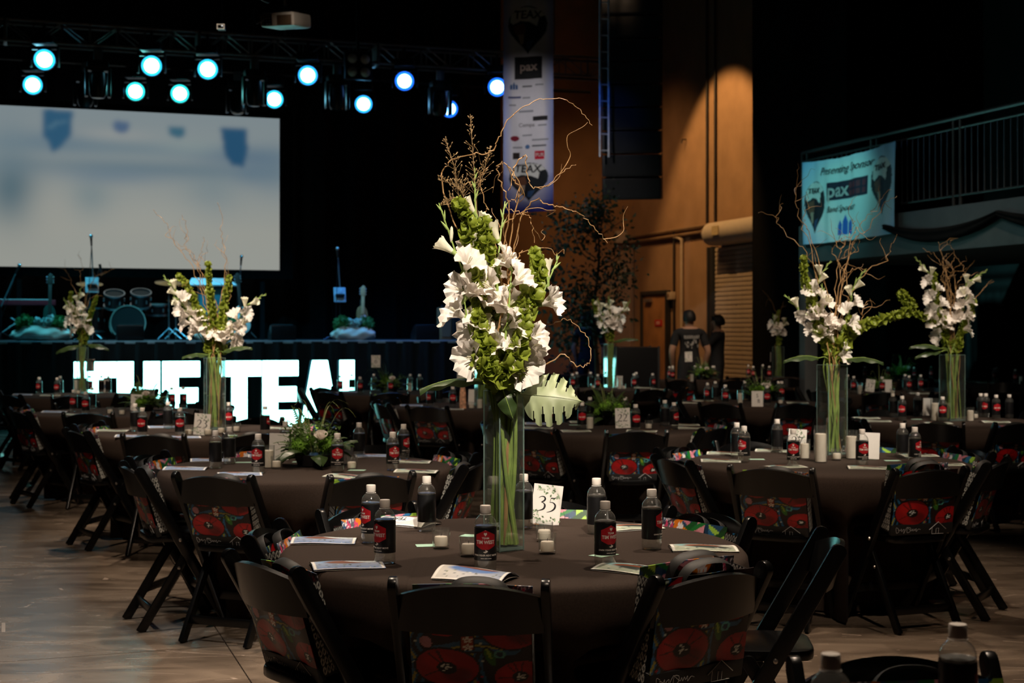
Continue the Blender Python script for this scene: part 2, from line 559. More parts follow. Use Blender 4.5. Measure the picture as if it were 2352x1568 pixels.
conc = M('polished_concrete', (0.17, 0.125, 0.09), 0.3, spec=0.5)
nt = conc.node_tree
b = nt.nodes['Principled BSDF']
geo = nt.nodes.new('ShaderNodeNewGeometry')
mp = nt.nodes.new('ShaderNodeMapping')
mp.inputs['Scale'].default_value = (0.9, 2.2, 1)
mp.inputs['Rotation'].default_value = (0, 0, rad(-12))
nt.links.new(geo.outputs['Position'], mp.inputs['Vector'])
n1 = nt.nodes.new('ShaderNodeTexNoise')
n1.inputs['Scale'].default_value, n1.inputs['Detail'].default_value, n1.inputs['Distortion'].default_value = 2.4, 8, 0.8
nt.links.new(mp.outputs[0], n1.inputs['Vector'])
cr = nt.nodes.new('ShaderNodeValToRGB')
cr.color_ramp.elements[0].position, cr.color_ramp.elements[0].color = 0.3, (0.085, 0.062, 0.045, 1)
cr.color_ramp.elements[1].position, cr.color_ramp.elements[1].color = 0.72, (0.25, 0.19, 0.14, 1)
nt.links.new(n1.outputs['Fac'], cr.inputs[0])
# fine pale scratches worn into the floor
sc_map = nt.nodes.new('ShaderNodeMapping')
sc_map.inputs['Scale'].default_value = (0.7, 5.0, 1)
sc_map.inputs['Rotation'].default_value = (0, 0, rad(24))
nt.links.new(geo.outputs['Position'], sc_map.inputs['Vector'])
vo = nt.nodes.new('ShaderNodeTexVoronoi')
vo.feature = 'DISTANCE_TO_EDGE'
vo.inputs['Scale'].default_value = 1.1
nt.links.new(sc_map.outputs[0], vo.inputs['Vector'])
lt = nt.nodes.new('ShaderNodeMath')
lt.operation = 'LESS_THAN'
lt.inputs[1].default_value = 0.006
nt.links.new(vo.outputs['Distance'], lt.inputs[0])
sp = nt.nodes.new('ShaderNodeTexNoise')
sp.inputs['Scale'].default_value = 3.5
nt.links.new(geo.outputs['Position'], sp.inputs['Vector'])
gt = nt.nodes.new('ShaderNodeMath')
gt.operation = 'GREATER_THAN'
gt.inputs[1].default_value = 0.56
nt.links.new(sp.outputs['Fac'], gt.inputs[0])
ml = nt.nodes.new('ShaderNodeMath')
ml.operation = 'MULTIPLY'
nt.links.new(lt.outputs[0], ml.inputs[0])
nt.links.new(gt.outputs[0], ml.inputs[1])
mixc = nt.nodes.new('ShaderNodeMixRGB')
mixc.inputs[2].default_value = (0.42, 0.33, 0.26, 1)
nt.links.new(ml.outputs[0], mixc.inputs[0])
nt.links.new(cr.outputs[0], mixc.inputs[1])
nt.links.new(mixc.outputs[0], b.inputs['Base Color'])
rr = nt.nodes.new('ShaderNodeMapRange')
rr.inputs['To Min'].default_value, rr.inputs['To Max'].default_value = 0.13, 0.36
nt.links.new(n1.outputs['Fac'], rr.inputs['Value'])
nt.links.new(rr.outputs[0], b.inputs['Roughness'])

# ------------------------------------------------------------------ floor of cast slabs with saw-cut joints
bed = MB().box((1, 14, -0.06), (32, 42, 0.08), Matrix.Rotation(TH, 3, 'Z')).mesh('floor', M('joint_filler', (0.03, 0.025, 0.018), 0.8, noise=(9, 0.2)), False)
floor = struct('floor', bed)
slab_me = MB().box((0, 0, -0.012), (4.994, 4.994, 0.024)).mesh('slab', conc, False)
for i in range(-3, 4):
    for j in range(-2, 7):
        c = U * (0.9 + 5 * i - 2.5) + V * (6.67 + 5 * j - 2.5)
        ob('slab', slab_me, floor, Matrix.Translation(c) @ ROTZ)

def wall(name, p, q, z0, z1, thick, mat, side=1):
    """upright slab from p to q, thickness on the left (side=1) or right of that direction"""
    p, q = Vector((p[0], p[1], 0)), Vector((q[0], q[1], 0))
    d = (q - p).normalized()
    n = Vector((-d.y, d.x, 0)) * side
    mb = MB()
    c = (p + q) / 2 + n * (thick / 2) + Vector((0, 0, (z0 + z1) / 2))
    mb.box(c, ((q - p).length, thick, z1 - z0), Matrix.Rotation(math.atan2(d.y, d.x), 3, 'Z'))
    return struct(name, mb.mesh(name, mat, False))

HT = 8.6
K0 = Vector((2.5, 30.0, 0))                       # corner of the two brown walls
def side_pt(px):                                   # point of the brown side wall seen at image column px
    s = on_line(px, K0, -V)
    return K0 - V * s
e1 = K0 - V * on_line(1728, K0 - U * .5, -V)
wall('wall_back', K0 - U * 4.6, K0 + U * .2, 0, HT, 0.2, brown_wall, 1)
wall('wall_side', K0, e1, 0, HT, 0.2, brown_wall, 1)
e2 = e1 - V * 2.9
wall('wall_black', e1 - U * 0.5, e2 - U * 0.5, 0, HT, 0.75, black_cloth, 1)
DW = Vector((6.70, 24.5, 0))
wall('wall_right', DW + V * .95, DW - V * 29, 0, HT, 0.2, grey_paint, 1)
wall('wall_rear', U * -14 + V * -5.5, U * 16 + V * -5.5, 0, HT, 0.2, black_wall, -1)
wall('wall_left', U * -13.4 + V * -5.5, U * -13.4 + V * 36, 0, HT, 0.2, black_wall, 1)
struct('ceiling', MB().box((1, 14, HT + 0.1), (34, 44, 0.2), Matrix.Rotation(TH, 3, 'Z')).mesh('ceiling', black_wall, False))

# ------------------------------------------------------------------ brown wall fittings
INTO = -U                                          # off the side wall, into the hall
def conduit(name, pts, r, label, mat=beige):
    tag(ob(name, MB().tube(pts, r, 8).mesh(name, mat)), label, 'conduit', 'conduits on the brown wall')
ZC = CZ + (HZ - 541) / F * 29.4
cA = side_pt(1725) + INTO * 0.06
cB = K0 + INTO * 0.06 - V * 0.05
brown_pipe = M('brown_painted_conduit', (0.24, 0.15, 0.08), 0.6, noise=(10, 0.1))
conduit('conduit', [cA + Vector((0, 0, ZC)), cB + Vector((0, 0, ZC))], 0.035, 'brown conduit running level along the side wall above the doors', brown_pipe)
conduit('conduit', [cA + Vector((0, 0, ZC - .11)), cB + Vector((0, 0, ZC - .11))], 0.03, 'thinner brown conduit just below the level one on the side wall', brown_pipe)
dark_cable = M('dark_riser_cable', (0.015, 0.012, 0.01), 0.6, noise=(10, 0.1))
for px, l in ((1628, 'dark vertical riser on the lit brown wall, farther from the roller door edge'), (1647, 'dark vertical riser on the lit brown wall, closer to the black curtain edge')):
    p = side_pt(px) + INTO * 0.04
    conduit('riser_cable', [p + Vector((0, 0, ZC)), p + Vector((0, 0, HT))], 0.022, l, dark_cable)
p = side_pt(1571) + INTO * 0.05
q = side_pt(1553) + INTO * 0.05
conduit('conduit', smoothpath([p + Vector((0, 0, 1.2)), p + Vector((0, 0, ZC - .35)), p + Vector((0, 0, ZC - .22)) , (p + q) / 2 + Vector((0, 0, ZC - .15)), q + Vector((0, 0, ZC - .13))], 5), 0.03, 'pale conduit bending down the brown wall beside the man', beige)
conduit('riser_cable', [q + Vector((0, 0, .6)), q + Vector((0, 0, ZC))], 0.02, 'dark cable drop beside the pale bent conduit', dark_cable)
p = side_pt(1458) + INTO * 0.04
conduit('conduit', [p + Vector((0, 0, 1.3)), p + Vector((0, 0, ZC))], 0.022, 'thin drop conduit on the brown wall near the corner', brown_pipe)
p = K0 - U * 0.25 - V * 0.08
tag(ob('junction_box', MB().box(p + Vector((0, 0, ZC)), (0.24, 0.12, 0.26), Matrix.Rotation(TH, 3, 'Z')).mesh('junction_box', beige, True, 0.012)), 'beige junction box at the end of the level conduit', 'junction box')
p = side_pt(1549) + INTO * 0.07 + Vector((0, 0, CZ + (HZ - 679) / F * 28))
t = thing('wall_thermostat', 'small beige wall box beside the brown door', 'wall box', Matrix.Translation(p) @ ROTZ)
ob('box', MB().box((0, 0, 0), (0.1, 0.2, 0.15)).mesh('box', beige, True, 0.01), t)
ob('dial', MB().box((-0.055, 0.03, 0.01), (0.01, 0.06, 0.06)).mesh('dial', brown_pipe, True, 0.003), t)
# small pipe escutcheon and hook marks on the lit wall
p = side_pt(1578) + INTO * 0.02 + Vector((0, 0, CZ + (HZ - 318) / F * 27.3))
tag(ob('wall_hook', MB().tube([p, p + INTO * .08, p + INTO * .1 + Vector((0, 0, -.08))], 0.012, 6).mesh('wall_hook', black_metal)), 'tiny dark hook high on the lit brown wall', 'hook')

# roller door: housing, guide rails and slats
d1 = thing('door_1', 'beige roller door with its hood beside the black curtain', 'roller door')
d1['kind'] = 'structure'
sA, sB = on_line(1645, K0 - U * .05, -V), on_line(1728, K0 - U * .5, -V) + .3
zt = CZ + (HZ - 566) / F * 26.2
def SW(s, off, z):
    return K0 - V * s - U * off + Vector((0, 0, z))
slat_h = 0.082
prof = [(0, 0), (0.018, 0.01), (0.024, slat_h * .5), (0.018, slat_h - .012), (0, slat_h - .004)]
v = [Vector((-off, y, z)) for y in (0, -(sB - sA)) for off, z in prof]
npf = len(prof)
slat_me = MB().add(v, [(i, i + 1, i + 1 + npf, i + npf) for i in range(npf - 1)] + [tuple(range(npf)), tuple(range(2 * npf - 1, npf - 1, -1))]).mesh('slat', beige, True)
nsl = int((zt - 0.05) / slat_h)
for k in range(nsl):
    ob('slat', slat_me, d1, Matrix.Translation(SW(sA, 0.05, 0.04 + k * slat_h)) @ ROTZ)
hood = []
s0 = on_line(1611, K0 - U * .43, -V)
rr_ = 0.21
nseg = 14
poly = [(0, -rr_), (0, rr_)] + [(-0.22 - rr_ * math.sin(PI * i / nseg), rr_ * math.cos(PI * i / nseg)) for i in range(nseg + 1)]
mt = frame(SW(s0, 0.0, zt + rr_), U, Vector((0, 0, 1)), -V)
ob('hood', MB().prism(poly, sB - s0, mt).mesh('hood', M('cream_painted_hood', (0.55, 0.47, 0.37), 0.5, noise=(8, .05)), True, 0), d1)
ob('hood_label', MB().box(SW(s0 + .55, 0.436, zt + rr_ + .03), (0.012, 0.26, 0.16), Matrix.Rotation(TH, 3, 'Z')).mesh('hood_label', M('yellowed_label', (.62, .48, .26), .6, noise=(20, .1)), False), d1)
for s in (sA - 0.06,):
    ob('guide_rail', MB().box(SW(s, 0.06, zt / 2), (0.12, 0.1, zt), Matrix.Rotation(TH, 3, 'Z')).mesh('guide_rail', dark_door, True, 0.006), d1)
ob('guide_rail', MB().box(SW(sA - .30, 0.05, zt / 2), (0.06, 0.06, zt), Matrix.Rotation(TH, 3, 'Z')).mesh('guide_rail', dark_door, True, 0.004), d1)

# brown service door with a red sign
def panel_door(name, pos, length, h, frame_m, leaf_m, sign=True, leaves=1, fw=0.07, off=0.0, label=''):
    """door in a wall running along -V from pos; returns the parent"""
    d = thing(name, label, 'door', Matrix.Translation(pos) @ ROTZ)
    d['kind'] = 'structure'
    mb = lambda c, s: MB().box(c, s)
    ob('frame', MB().box((-.03, 0, h / 2), (.1, fw, h)).box((-.03, -length, h / 2), (.1, fw, h)).box((-.03, -length / 2, h + fw / 2), (.1, length + fw, fw)).mesh('frame', frame_m, True, .006), d)
    lw = (length - fw) / leaves
    for k in range(leaves):
        y = -fw / 2 - lw * (k + .5)
        lf = ob('leaf', MB().box((-.02, y, h / 2), (.05, lw - .012, h - .02)).mesh('leaf', leaf_m, True, .004), d)
        ob('closer', MB().box((-.075, y + lw * .22, h - .12), (.06, .3, .07)).mesh('closer', steel, True, .006), lf)
        if leaves > 1:
            ob('push_bar', MB().tube([(-.1, y - lw * .42, 1.0), (-.1, y + lw * .42, 1.0)], .025, 8).mesh('push_bar', black_metal), lf)
        ob('kick_plate', MB().box((-.048, y, .14), (.006, lw - .08, .2)).mesh('kick_plate', steel, True, .002), lf)
        if sign and k == 0:
            sg = ob('sign', MB().box((-.05, y - lw * .18, 1.62), (.012, .34, .13)).mesh('sign', red_sign, True, .003), lf)
            tm = text_mesh('EXIT', .085, white_print)
            ob('lettering', tm, sg, frame((-.057, y - lw * .18, 1.62), (0, -1, 0), (0, 0, 1), (-1, 0, 0)))
    return d
p = side_pt(1483)
panel_door('door_2', p - U * .03, (side_pt(1540) - p).length, 2.2, dark_door, M('orange_brown_door', (.34, .16, .06), .35, noise=(3, .25)), True, 1, label='brown service door with a small red sign beside the dark case')
# black frame round the upper half of that door (unlit glazing)
panel_door('door_3', DW + V * .62 - U * .03, 1.75, 2.12, grey_paint, dark_door, True, 2, label='dark double doors with a red sign under the balcony')
# switch plate on the wall under the balcony
p = P(2222, 772, 20.6)
tag(ob('wall_notice', MB().box((0, 0, 0), (.02, .22, .26)).mesh('wall_notice', white_plastic, True, .004), None, Matrix.Translation(DW - V * 1.42 - U * .03 + Vector((0, 0, 1.38))) @ ROTZ), 'pale notice on the dark wall beside the double doors', 'notice')

# ------------------------------------------------------------------ balcony
B0 = Vector((4.03, 20.0, 0))
Lb = 14.0
mid = B0 - V * (Lb / 2)
bal = struct('balcony', MB().box(mid + U * 1.5 + Vector((0, 0, 2.67)), (3.0, Lb, 0.52), Matrix.Rotation(TH, 3, 'Z')).mesh('balcony', grey_paint, True, .01))
bal['kind'] = 'structure'
bal['label'] = 'grey balcony deck over the double doors'
struct('balcony_column', MB().box(B0 + U * .12 - V * .06 + Vector((0, 0, 1.205)), (.2, .16, 2.41), Matrix.Rotation(TH, 3, 'Z')).mesh('balcony_column', grey_paint, True, .01))
struct('balcony_wall', MB().box(B0 + U * 3.2 - V * (Lb / 2) + Vector((0, 0, 5.75)), (.2, Lb, 5.6), Matrix.Rotation(TH, 3, 'Z')).mesh('balcony_wall', black_wall, False))
rl = thing('balcony_railing', 'long dark metal railing along the balcony edge', 'railing', Matrix.Translation(B0 + U * .06) @ ROTZ)
for z, r, nm in ((3.96, .028, 'top_rail'), (3.84, .016, 'middle_rail'), (3.05, .016, 'bottom_rail')):
    ob(nm, MB().tube([(0, 0, z), (0, -Lb, z)], r, 8).mesh(nm, rail_metal), rl)
bm_ = MB().tube([(0, 0, 3.05), (0, 0, 3.84)], .0085, 6).mesh('baluster', rail_metal)
pm_ = MB().tube([(0, 0, 2.9), (0, 0, 3.96)], .02, 8).mesh('post', rail_metal)
k = 0.0
while k < 9.2:
    ob('baluster', bm_, rl, Matrix.Translation((0, -k - .1, 0)))
    k += .115
for k in range(7):
    for e in (0, .13):
        ob('post', pm_, rl, Matrix.Translation((0, -k * 1.72 - e, 0)))
for k, (ya, yb, sag) in enumerate(((2.2, 4.4, .22), (4.4, 6.8, .24))):
    def fn(a, b, ya=ya, yb=yb, sag=sag):
        y = -(ya + (yb - ya) * a)
        dip = sag * 4 * a * (1 - a)
        return (-.05 - .05 * math.sin(b * PI) - .02 * math.sin(b * 9), y, 2.80 - dip * (.55 + .45 * b) - .06 * b)
    o = ob('swag_drape', shell(24, 9, fn, .006, black_cloth, name='swag_drape'), None, Matrix.Translation(B0 + U * .0) @ ROTZ)
    tag(o, ('black cloth swag under the balcony edge next to the teal banner', 'black cloth swag under the balcony edge at the picture\'s right side')[k], 'swag')

# ------------------------------------------------------------------ stage
OL = Vector((-6.435, 20.9, 0))                     # the glowing letters stand along OL + U*t
OS = OL + V * 0.38                                 # stage front
SZ = 1.31
tend = on_line(1240, OS, U)
deckm = M('stage_deck_gloss', (0.03, 0.032, 0.036), 0.28, noise=(3, .25))
def ST(t, wv, z):
    return OS + U * t + V * wv + Vector((0, 0, z))
def st_px(px, wv):
    return on_line(px, OS + V * wv, U)
t0 = -5.5
stg = thing('stage_platform', 'wide black stage platform behind the glowing letters', 'stage')
stg['kind'] = 'structure'
ob('deck', MB().box(ST((t0 + tend) / 2, 2.3, SZ - .03), (tend - t0, 4.6, .06), Matrix.Rotation(TH, 3, 'Z')).mesh('deck', deckm, True, .006), stg)
ob('edge_band', MB().box(ST((t0 + tend) / 2, -.012, SZ - .02), (tend - t0, .03, .045), Matrix.Rotation(TH, 3, 'Z')).mesh('edge_band', M('lit_deck_edge_blue', (.42, .48, .55), .4, noise=(6, .2)), True, .004), stg)  # pale blue strip stands for light grazing the deck's front edge
def skirt(a, b):
    t = t0 + (tend - t0) * a
    return ST(t, -.03 - .018 * math.sin(t * 21) - .008 * math.sin(t * 47 + 1), SZ * (.99 * b + .005) - .01)
ob('front_skirt', MB().grid(420, 3, skirt).mesh('front_skirt', M('black_skirt', (.0035, .0035, .004), .9, noise=(9, .2))), stg)
ob('side_skirt', MB().grid(60, 3, lambda a, b: ST(tend + .015 * math.sin(a * 60), 4.6 * a, (SZ - .02) * b)).mesh('side_skirt', MATS['black_skirt']), stg)
def drape(a, b):
    t = -7 + (on_line(1147, OS + V * 4.7, U) + 7) * a
    return ST(t, 4.7 + .09 * math.sin(t * 9) + .03 * math.sin(t * 23 + 2), HT * b)
o = ob('stage_curtain', MB().grid(420, 3, drape).mesh('stage_curtain', black_cloth))
tag(o, 'full-height black curtain closing off the back of the stage', 'curtain')
# ------------------------------------------------------------------ projection screen
SR = Vector((-4.25, 26.0, 0))
sw_, sz0, sz1 = 5.0, 2.57, 5.34
scr = thing('projection_screen', 'large lit projection screen with a blue-grey blurred picture', 'screen', Matrix.Translation(SR - U * sw_) @ ROTZ)
pt = Paint(200, 112, '9a9c95')
rg = np.random.RandomState(3)
def X(px): return (px + 21) / 663.0
def Yv(py): return 1 - (py - 256) / 356.0
pt.put(np.clip((pt.v - .25) / .75, 0, 1) ** .8 * .75, '75868f')
for x, y, rx, ry, c, a in ((30, 440, 60, 80, '3d5f6e', .8), (200, 455, 50, 45, '5f7a84', .55), (480, 430, 70, 60, '6b8089', .5), (630, 380, 60, 60, '5d7686', .6), (320, 385, 340, 22, '55707f', .65),
                           (320, 340, 360, 18, '5f7886', .55), (560, 350, 120, 26, '4f6a80', .6), (120, 330, 110, 26, '5a7485', .55), (20, 340, 50, 60, '6c808a', .5), (250, 405, 130, 20, '62788a', .5),
                           (430, 330, 80, 20, '8b9896', .5), (250, 310, 90, 14, 'a09f9b', .4), (570, 390, 50, 30, '4f6d84', .4), (120, 480, 70, 60, 'a2a198', .4), (340, 500, 160, 50, 'a5a59c', .35)):
    q = np.hypot((pt.u - X(x)) / (rx / 663), (pt.v - Yv(y)) / (ry / 356))
    pt.put(np.exp(-q ** 2 * 1.1) * a, c)
def lampshape(pts, col, soft=1):
    pt.poly([(X(a), Yv(bb)) for a, bb in pts], col)
lampshape([(98, 262), (108, 258), (150, 262), (163, 262), (160, 315), (138, 342), (118, 358), (108, 330), (96, 318)], '2f5875')
lampshape([(252, 285), (260, 278), (288, 280), (290, 288), (287, 303), (268, 306), (255, 300)], '4d6480')
lampshape([(378, 287), (418, 285), (416, 305), (405, 313), (382, 305)], '3a6377')
lampshape([(500, 282), (562, 284), (566, 330), (556, 372), (528, 370), (510, 345), (505, 310)], '27506f')
lampshape([(108, 300), (125, 288), (150, 283), (150, 287), (125, 293), (112, 304)], '56788a')
for _ in range(7):
    pt.c[1:-1, 1:-1] = (pt.c[1:-1, 1:-1] * 2 + pt.c[:-2, 1:-1] + pt.c[2:, 1:-1] + pt.c[1:-1, :-2] + pt.c[1:-1, 2:]) / 6
scm = M('lit_screen_fabric', (0, 0, 0), 0.9, attr=True, emit=('attr', 0.90), spec=0.0)
nt = scm.node_tree
for l in list(nt.links):
    if l.to_socket.name == 'Base Color':
        nt.links.remove(l)
nt.nodes['Principled BSDF'].inputs['Base Color'].default_value = (.03, .03, .03, 1)
ob('picture', shell(200, 112, lambda a, b: (sw_ * a, 0, sz0 + (sz1 - sz0) * b), .004, scm, pt.flat(), 'picture', False), scr)
fm = black_cloth
ob('frame', MB().box((sw_ / 2, .03, sz1 + .06), (sw_ + .5, .06, .12)).box((sw_ / 2, .03, sz0 - .08), (sw_ + .5, .06, .16)).box((-.12, .03, (sz0 + sz1) / 2), (.24, .06, sz1 - sz0)).box((sw_ + .12, .03, (sz0 + sz1) / 2), (.24, .06, sz1 - sz0)).mesh('frame', fm, False), scr)
for x in (.5, sw_ - .3):
    ob('support', MB().box((x, .1, (sz0 + SZ) / 2 - .05), (.08, .08, sz0 - SZ + .0)).mesh('support', black_metal, False), scr)

# ------------------------------------------------------------------ lighting truss
TR0 = Vector((-7.3, 20.3, 0)) - U * 1.5
truss_m = M('dim_truss_metal', (0.16, 0.13, 0.12), 0.45, 0.6, noise=(15, .15))
def truss(name, o, z, length, label, hh=.3):
    t = thing(name, label, 'truss', Matrix.Translation(o + Vector((0, 0, z))) @ ROTZ)
    ch = MB().tube([(0, 0, 0), (length, 0, 0)], .024, 8).mesh('chord', truss_m)
    for y in (0, hh):
        for zz in (0, hh):
            ob('chord', ch, t, Matrix.Translation((0, y, zz)))
    up = MB().tube([(0, 0, 0), (0, 0, hh)], .012, 6).mesh('upright', truss_m)
    dg = MB().tube([(0, 0, 0), (hh * 1.3, 0, hh)], .010, 6).mesh('diagonal', truss_m)
    du = MB().tube([(0, 0, hh), (hh * 1.3, 0, 0)], .010, 6).mesh('diagonal', truss_m)
    cf = MB().box((0, hh / 2, hh / 2), (.05, hh + .05, hh + .05)).mesh('coupling', truss_m, True, .006)
    x, k = 0.0, 0
    while x < length - hh:
        for y in (0, hh):
            ob('upright', up, t, Matrix.Translation((x, y, 0)))
            ob('diagonal', dg if k % 2 else du, t, Matrix.Translation((x, y, 0)))
        if k % 7 == 4:
            ob('coupling', cf, t, Matrix.Translation((x, 0, 0)))
        x += hh * 1.3
        k += 1
    for x in (1.2, length * .5, length - 1.2):
        ob('hanging_chain', MB().tube([(x, hh / 2, hh), (x, hh / 2, HT - z)], .012, 6).mesh('hanging_chain', truss_m), t)
    return t
truss('lighting_truss', TR0, 5.62, 11.2, 'long aluminium lighting truss above the front of the stage')
BK = Vector((-7.58, 22.5, 0)) - U * 1.5
bar = thing('lighting_pipe', 'dark pipe carrying the lower row of stage lights', 'pipe')
ob('pipe', MB().tube([BK + Vector((0, 0, 5.75)), BK + U * 11 + Vector((0, 0, 5.75))], .03, 8).mesh('pipe', black_metal), bar)
for x in (1.5, 5.5, 9.5):
    ob('hanging_chain', MB().tube([BK + U * x + Vector((0, 0, 5.75)), BK + U * x + Vector((0, 0, HT))], .01, 6).mesh('hanging_chain', black_metal), bar)

# wash fixtures: yoke, head, lens
def lens_mat(name, col):
    return M(name, (0, 0, 0), .4, emit=(col, 22.0), spec=0.0)
yk = MB().box((0, 0, -.06), (.34, .06, .04)).box((-.165, 0, -.17), (.02, .07, .24)).box((.165, 0, -.17), (.02, .07, .24)).mesh('yoke', black_metal, True, .006)
bs = MB().box((0, 0, 0), (.26, .2, .1)).mesh('base', black_metal, True, .012)
ck = MB().tube([(0, 0, .05), (0, 0, .2)], .02, 8).mesh('clamp', black_metal)
hd = MB().lathe([(.06, .2), (.10, .17), (.13, .05), (.135, -.02), (.128, -.03), (.12, -.025)], 24, caps=(True, False)).mesh('head', black_plastic)
def disc(name, r0, r1, z, mats, n=28):
    mb = MB()
    if r0:
        mb.lathe([(r1, z), (r0, z)], n)
    else:
        mb.lathe([(r1, z - .002), (r1 * .6, z - .012), (.001, z - .018)], n)
    return mb.mesh(name, mats)
UP = [(102, 137, 'cyan'), (348, 151, 'cyan'), (477, 159, 'cyan'), (707, 173, 'azure'), (929, 186, 'blue'), (1142, 200, 'blue')]
LO = [(75, 195, 'cyan'), (311, 210, 'teal'), (413, 215, 'teal'), (630, 228, 'cyan'), (835, 239, 'azure'), (1032, 250, 'blue')]
LC = {'cyan': (.25, .78, 1), 'teal': (.22, .95, .92), 'azure': (.2, .6, 1), 'blue': (.14, .38, 1)}
RC = {'cyan': (.02, .42, .75), 'teal': (.02, .55, .55), 'azure': (.02, .3, .85), 'blue': (.01, .12, .9)}
ORD = ['first', 'second', 'third', 'fourth', 'fifth', 'sixth']
for row, (lst, base, rn) in enumerate(((UP, Vector((-7.3, 20.3, 0)), 'upper'), (LO, Vector((-7.58, 22.5, 0)), 'lower'))):
    for k, (px, py, c) in enumerate(lst):
        t_ = on_line(px, base, U)
        p = base + U * t_
        z = CZ + (HZ - py) / F * p.y
        head_to = (Vector((0.0, 2.0, 1.6)) - Vector((p.x, p.y, z))).normalized()
        q = head_to.to_track_quat('-Z', 'Y').to_matrix().to_4x4()
        topz = (5.60 if row == 0 else 5.72) - z
        kit = [('clamp', ck, Matrix.Translation((0, 0, .23))), ('base', bs, Matrix.Translation((0, 0, .23))), ('yoke', yk, Matrix.Translation((0, 0, .2))),
               ('head', hd, q, [('lens', disc('lens', 0, .088, -.024, lens_mat('lit_lens_' + c, LC[c]))), ('lens_ring', disc('lens_ring', .088, .130, -.026, M('lit_halo_' + c, (0, 0, 0), .4, emit=(RC[c], 2.6), spec=0)))])]  # coloured LED ring, widened and brightened to stand for the halo
        place(kit, 'stage_light', '%s glowing %s stage light from the left in the %s row' % (ORD[k], c, rn), 'stage light', Matrix.Translation((p.x, p.y, z)) @ Matrix.Scale(1.2, 4), 'lit stage lights')

# unlit moving-head spots
mh_base = MB().box((0, 0, 0), (.36, .26, .14)).mesh('base', black_plastic, True, .02)
mh_arm = MB().box((-.19, 0, -.3), (.05, .16, .5)).box((.19, 0, -.3), (.05, .16, .5)).box((0, 0, -.08), (.42, .18, .06)).mesh('yoke', black_plastic, True, .015)
mh_head = MB().lathe([(.07, .2), (.13, .17), (.15, 0), (.14, -.2), (.11, -.26)], 20, caps=(True, True)).mesh('head', black_plastic)
mh_lens = MB().lathe([(.10, -.265), (.05, -.275), (.001, -.278)], 20).mesh('lens', M('dark_lens_glass', (.02, .02, .025), .05, coat=.5))
mh_clip = MB().box((0, 0, .16), (.14, .07, .22)).mesh('clamp', steel, True, .006)
k = 0
FRT, LWR = Vector((-7.3, 20.3, 0)), Vector((-7.58, 22.5, 0))
for px, ln, tilt, nm in ((225, FRT, 5, 'over the screen before the second upper light'), (585, FRT, 8, 'between the third and fourth upper lights'), (196, LWR, 20, 'on the lower pipe over the screen'),
                            (545, LWR, -14, 'on the lower pipe near the screen corner'), (775, FRT, 0, 'between the fourth and fifth upper lights'), (1012, FRT, 10, 'beside the hanging sponsor banner')):
    p = ln + U * on_line(px, ln, U)
    p.z = 5.34 if ln is FRT else 5.53
    place([('clamp', mh_clip), ('base', mh_base), ('yoke', mh_arm), ('head', mh_head, Matrix.Translation((0, 0, -.30)) @ Matrix.Rotation(rad(tilt), 4, 'X'), [('lens', mh_lens)])],
          'moving_head', 'unlit black moving head lamp ' + nm, 'stage light', Matrix.Translation(p + V * (.02 if ln is FRT else 0)) @ ROTZ @ Matrix.Scale(.85, 4), 'unlit moving heads')
# four-eye blinder with dull lamps
bp = P(776 + 48, 150, 21.6)
t = thing('blinder_light', 'unlit four-lamp blinder with pale round lamps under the truss', 'stage light', Matrix.Translation(bp) @ ROTZ)
ob('housing', MB().box((0, .06, 0), (.42, .12, .42)).mesh('housing', black_metal, True, .01), t)
lm = MB().lathe([(.075, 0), (.06, -.02), (.001, -.035)], 20, mat=Matrix.Rotation(rad(90), 3, 'X') @ Matrix.Rotation(PI, 3, 'X')).mesh('lamp', M('dull_pearl_lamp', (.55, .46, .40), .35, noise=(30, .05)))
for x, z in ((-.1, .1), (.1, .1), (-.1, -.1), (.1, -.1)):
    ob('lamp', lm, t, Matrix.Translation((x, -.002, z)))
ob('bracket', MB().box((0, .06, .8), (.05, .05, 1.2)).mesh('bracket', black_metal, True, .006), t)

# ------------------------------------------------------------------ line array loudspeaker
LA = P(1452, 300, 21.9)
la = thing('line_array', 'tall black line array loudspeaker hanging before the brown wall', 'loudspeaker', Matrix.Translation((LA.x, 21.9, 0)) @ Matrix.Rotation(rad(-7), 4, 'Z'))
cabm = M('line_array_cabinet', (.006, .006, .006), .55, noise=(30, .2))
prev_z, prev_y, ang = 7.35, 0.0, 0.0
cw_, chh = 0.90, 0.35
for k in range(12):
    if k > 5:
        ang += rad(1.6)
    if k > 8:
        ang += rad(2.2)
    rot = Matrix.Rotation(ang, 4, 'X')
    mt = Matrix.Translation((0, prev_y, prev_z)) @ rot
    cab = ob('cabinet', MB().prism([(-cw_ / 2, -.14), (cw_ / 2, -.14), (cw_ / 2 - .06, .3), (-cw_ / 2 + .06, .3)], chh - .022, Matrix.Translation((0, 0, -chh))).mesh('cabinet', cabm, True, .008), la, mt)
    ob('grille', MB().box((0, -.148, -chh / 2), (cw_ - .06, .012, chh - .06)).mesh('grille', M('black_grille', (.004, .004, .004), .7, bump=(400, .3)), False), cab)
    for s in (-1, 1):
        ob('rigging_plate', MB().box((s * (cw_ / 2 + .008), -.06, -chh / 2), (.016, .05, chh * .98)).mesh('rigging_plate', black_metal, False), cab)
    d = rot @ Vector((0, 0, -chh))
    prev_y += d.y
    prev_z += d.z
    if prev_z < 3.58:
        break
for x in (-.3, .3):
    ob('hanging_chain', MB().tube([(x, .05, 7.4), (x, .05, HT)], .012, 6).mesh('hanging_chain', black_metal), la)
ob('bumper', MB().box((0, .05, 7.42), (.9, .6, .1)).mesh('bumper', black_metal, True, .01), la)
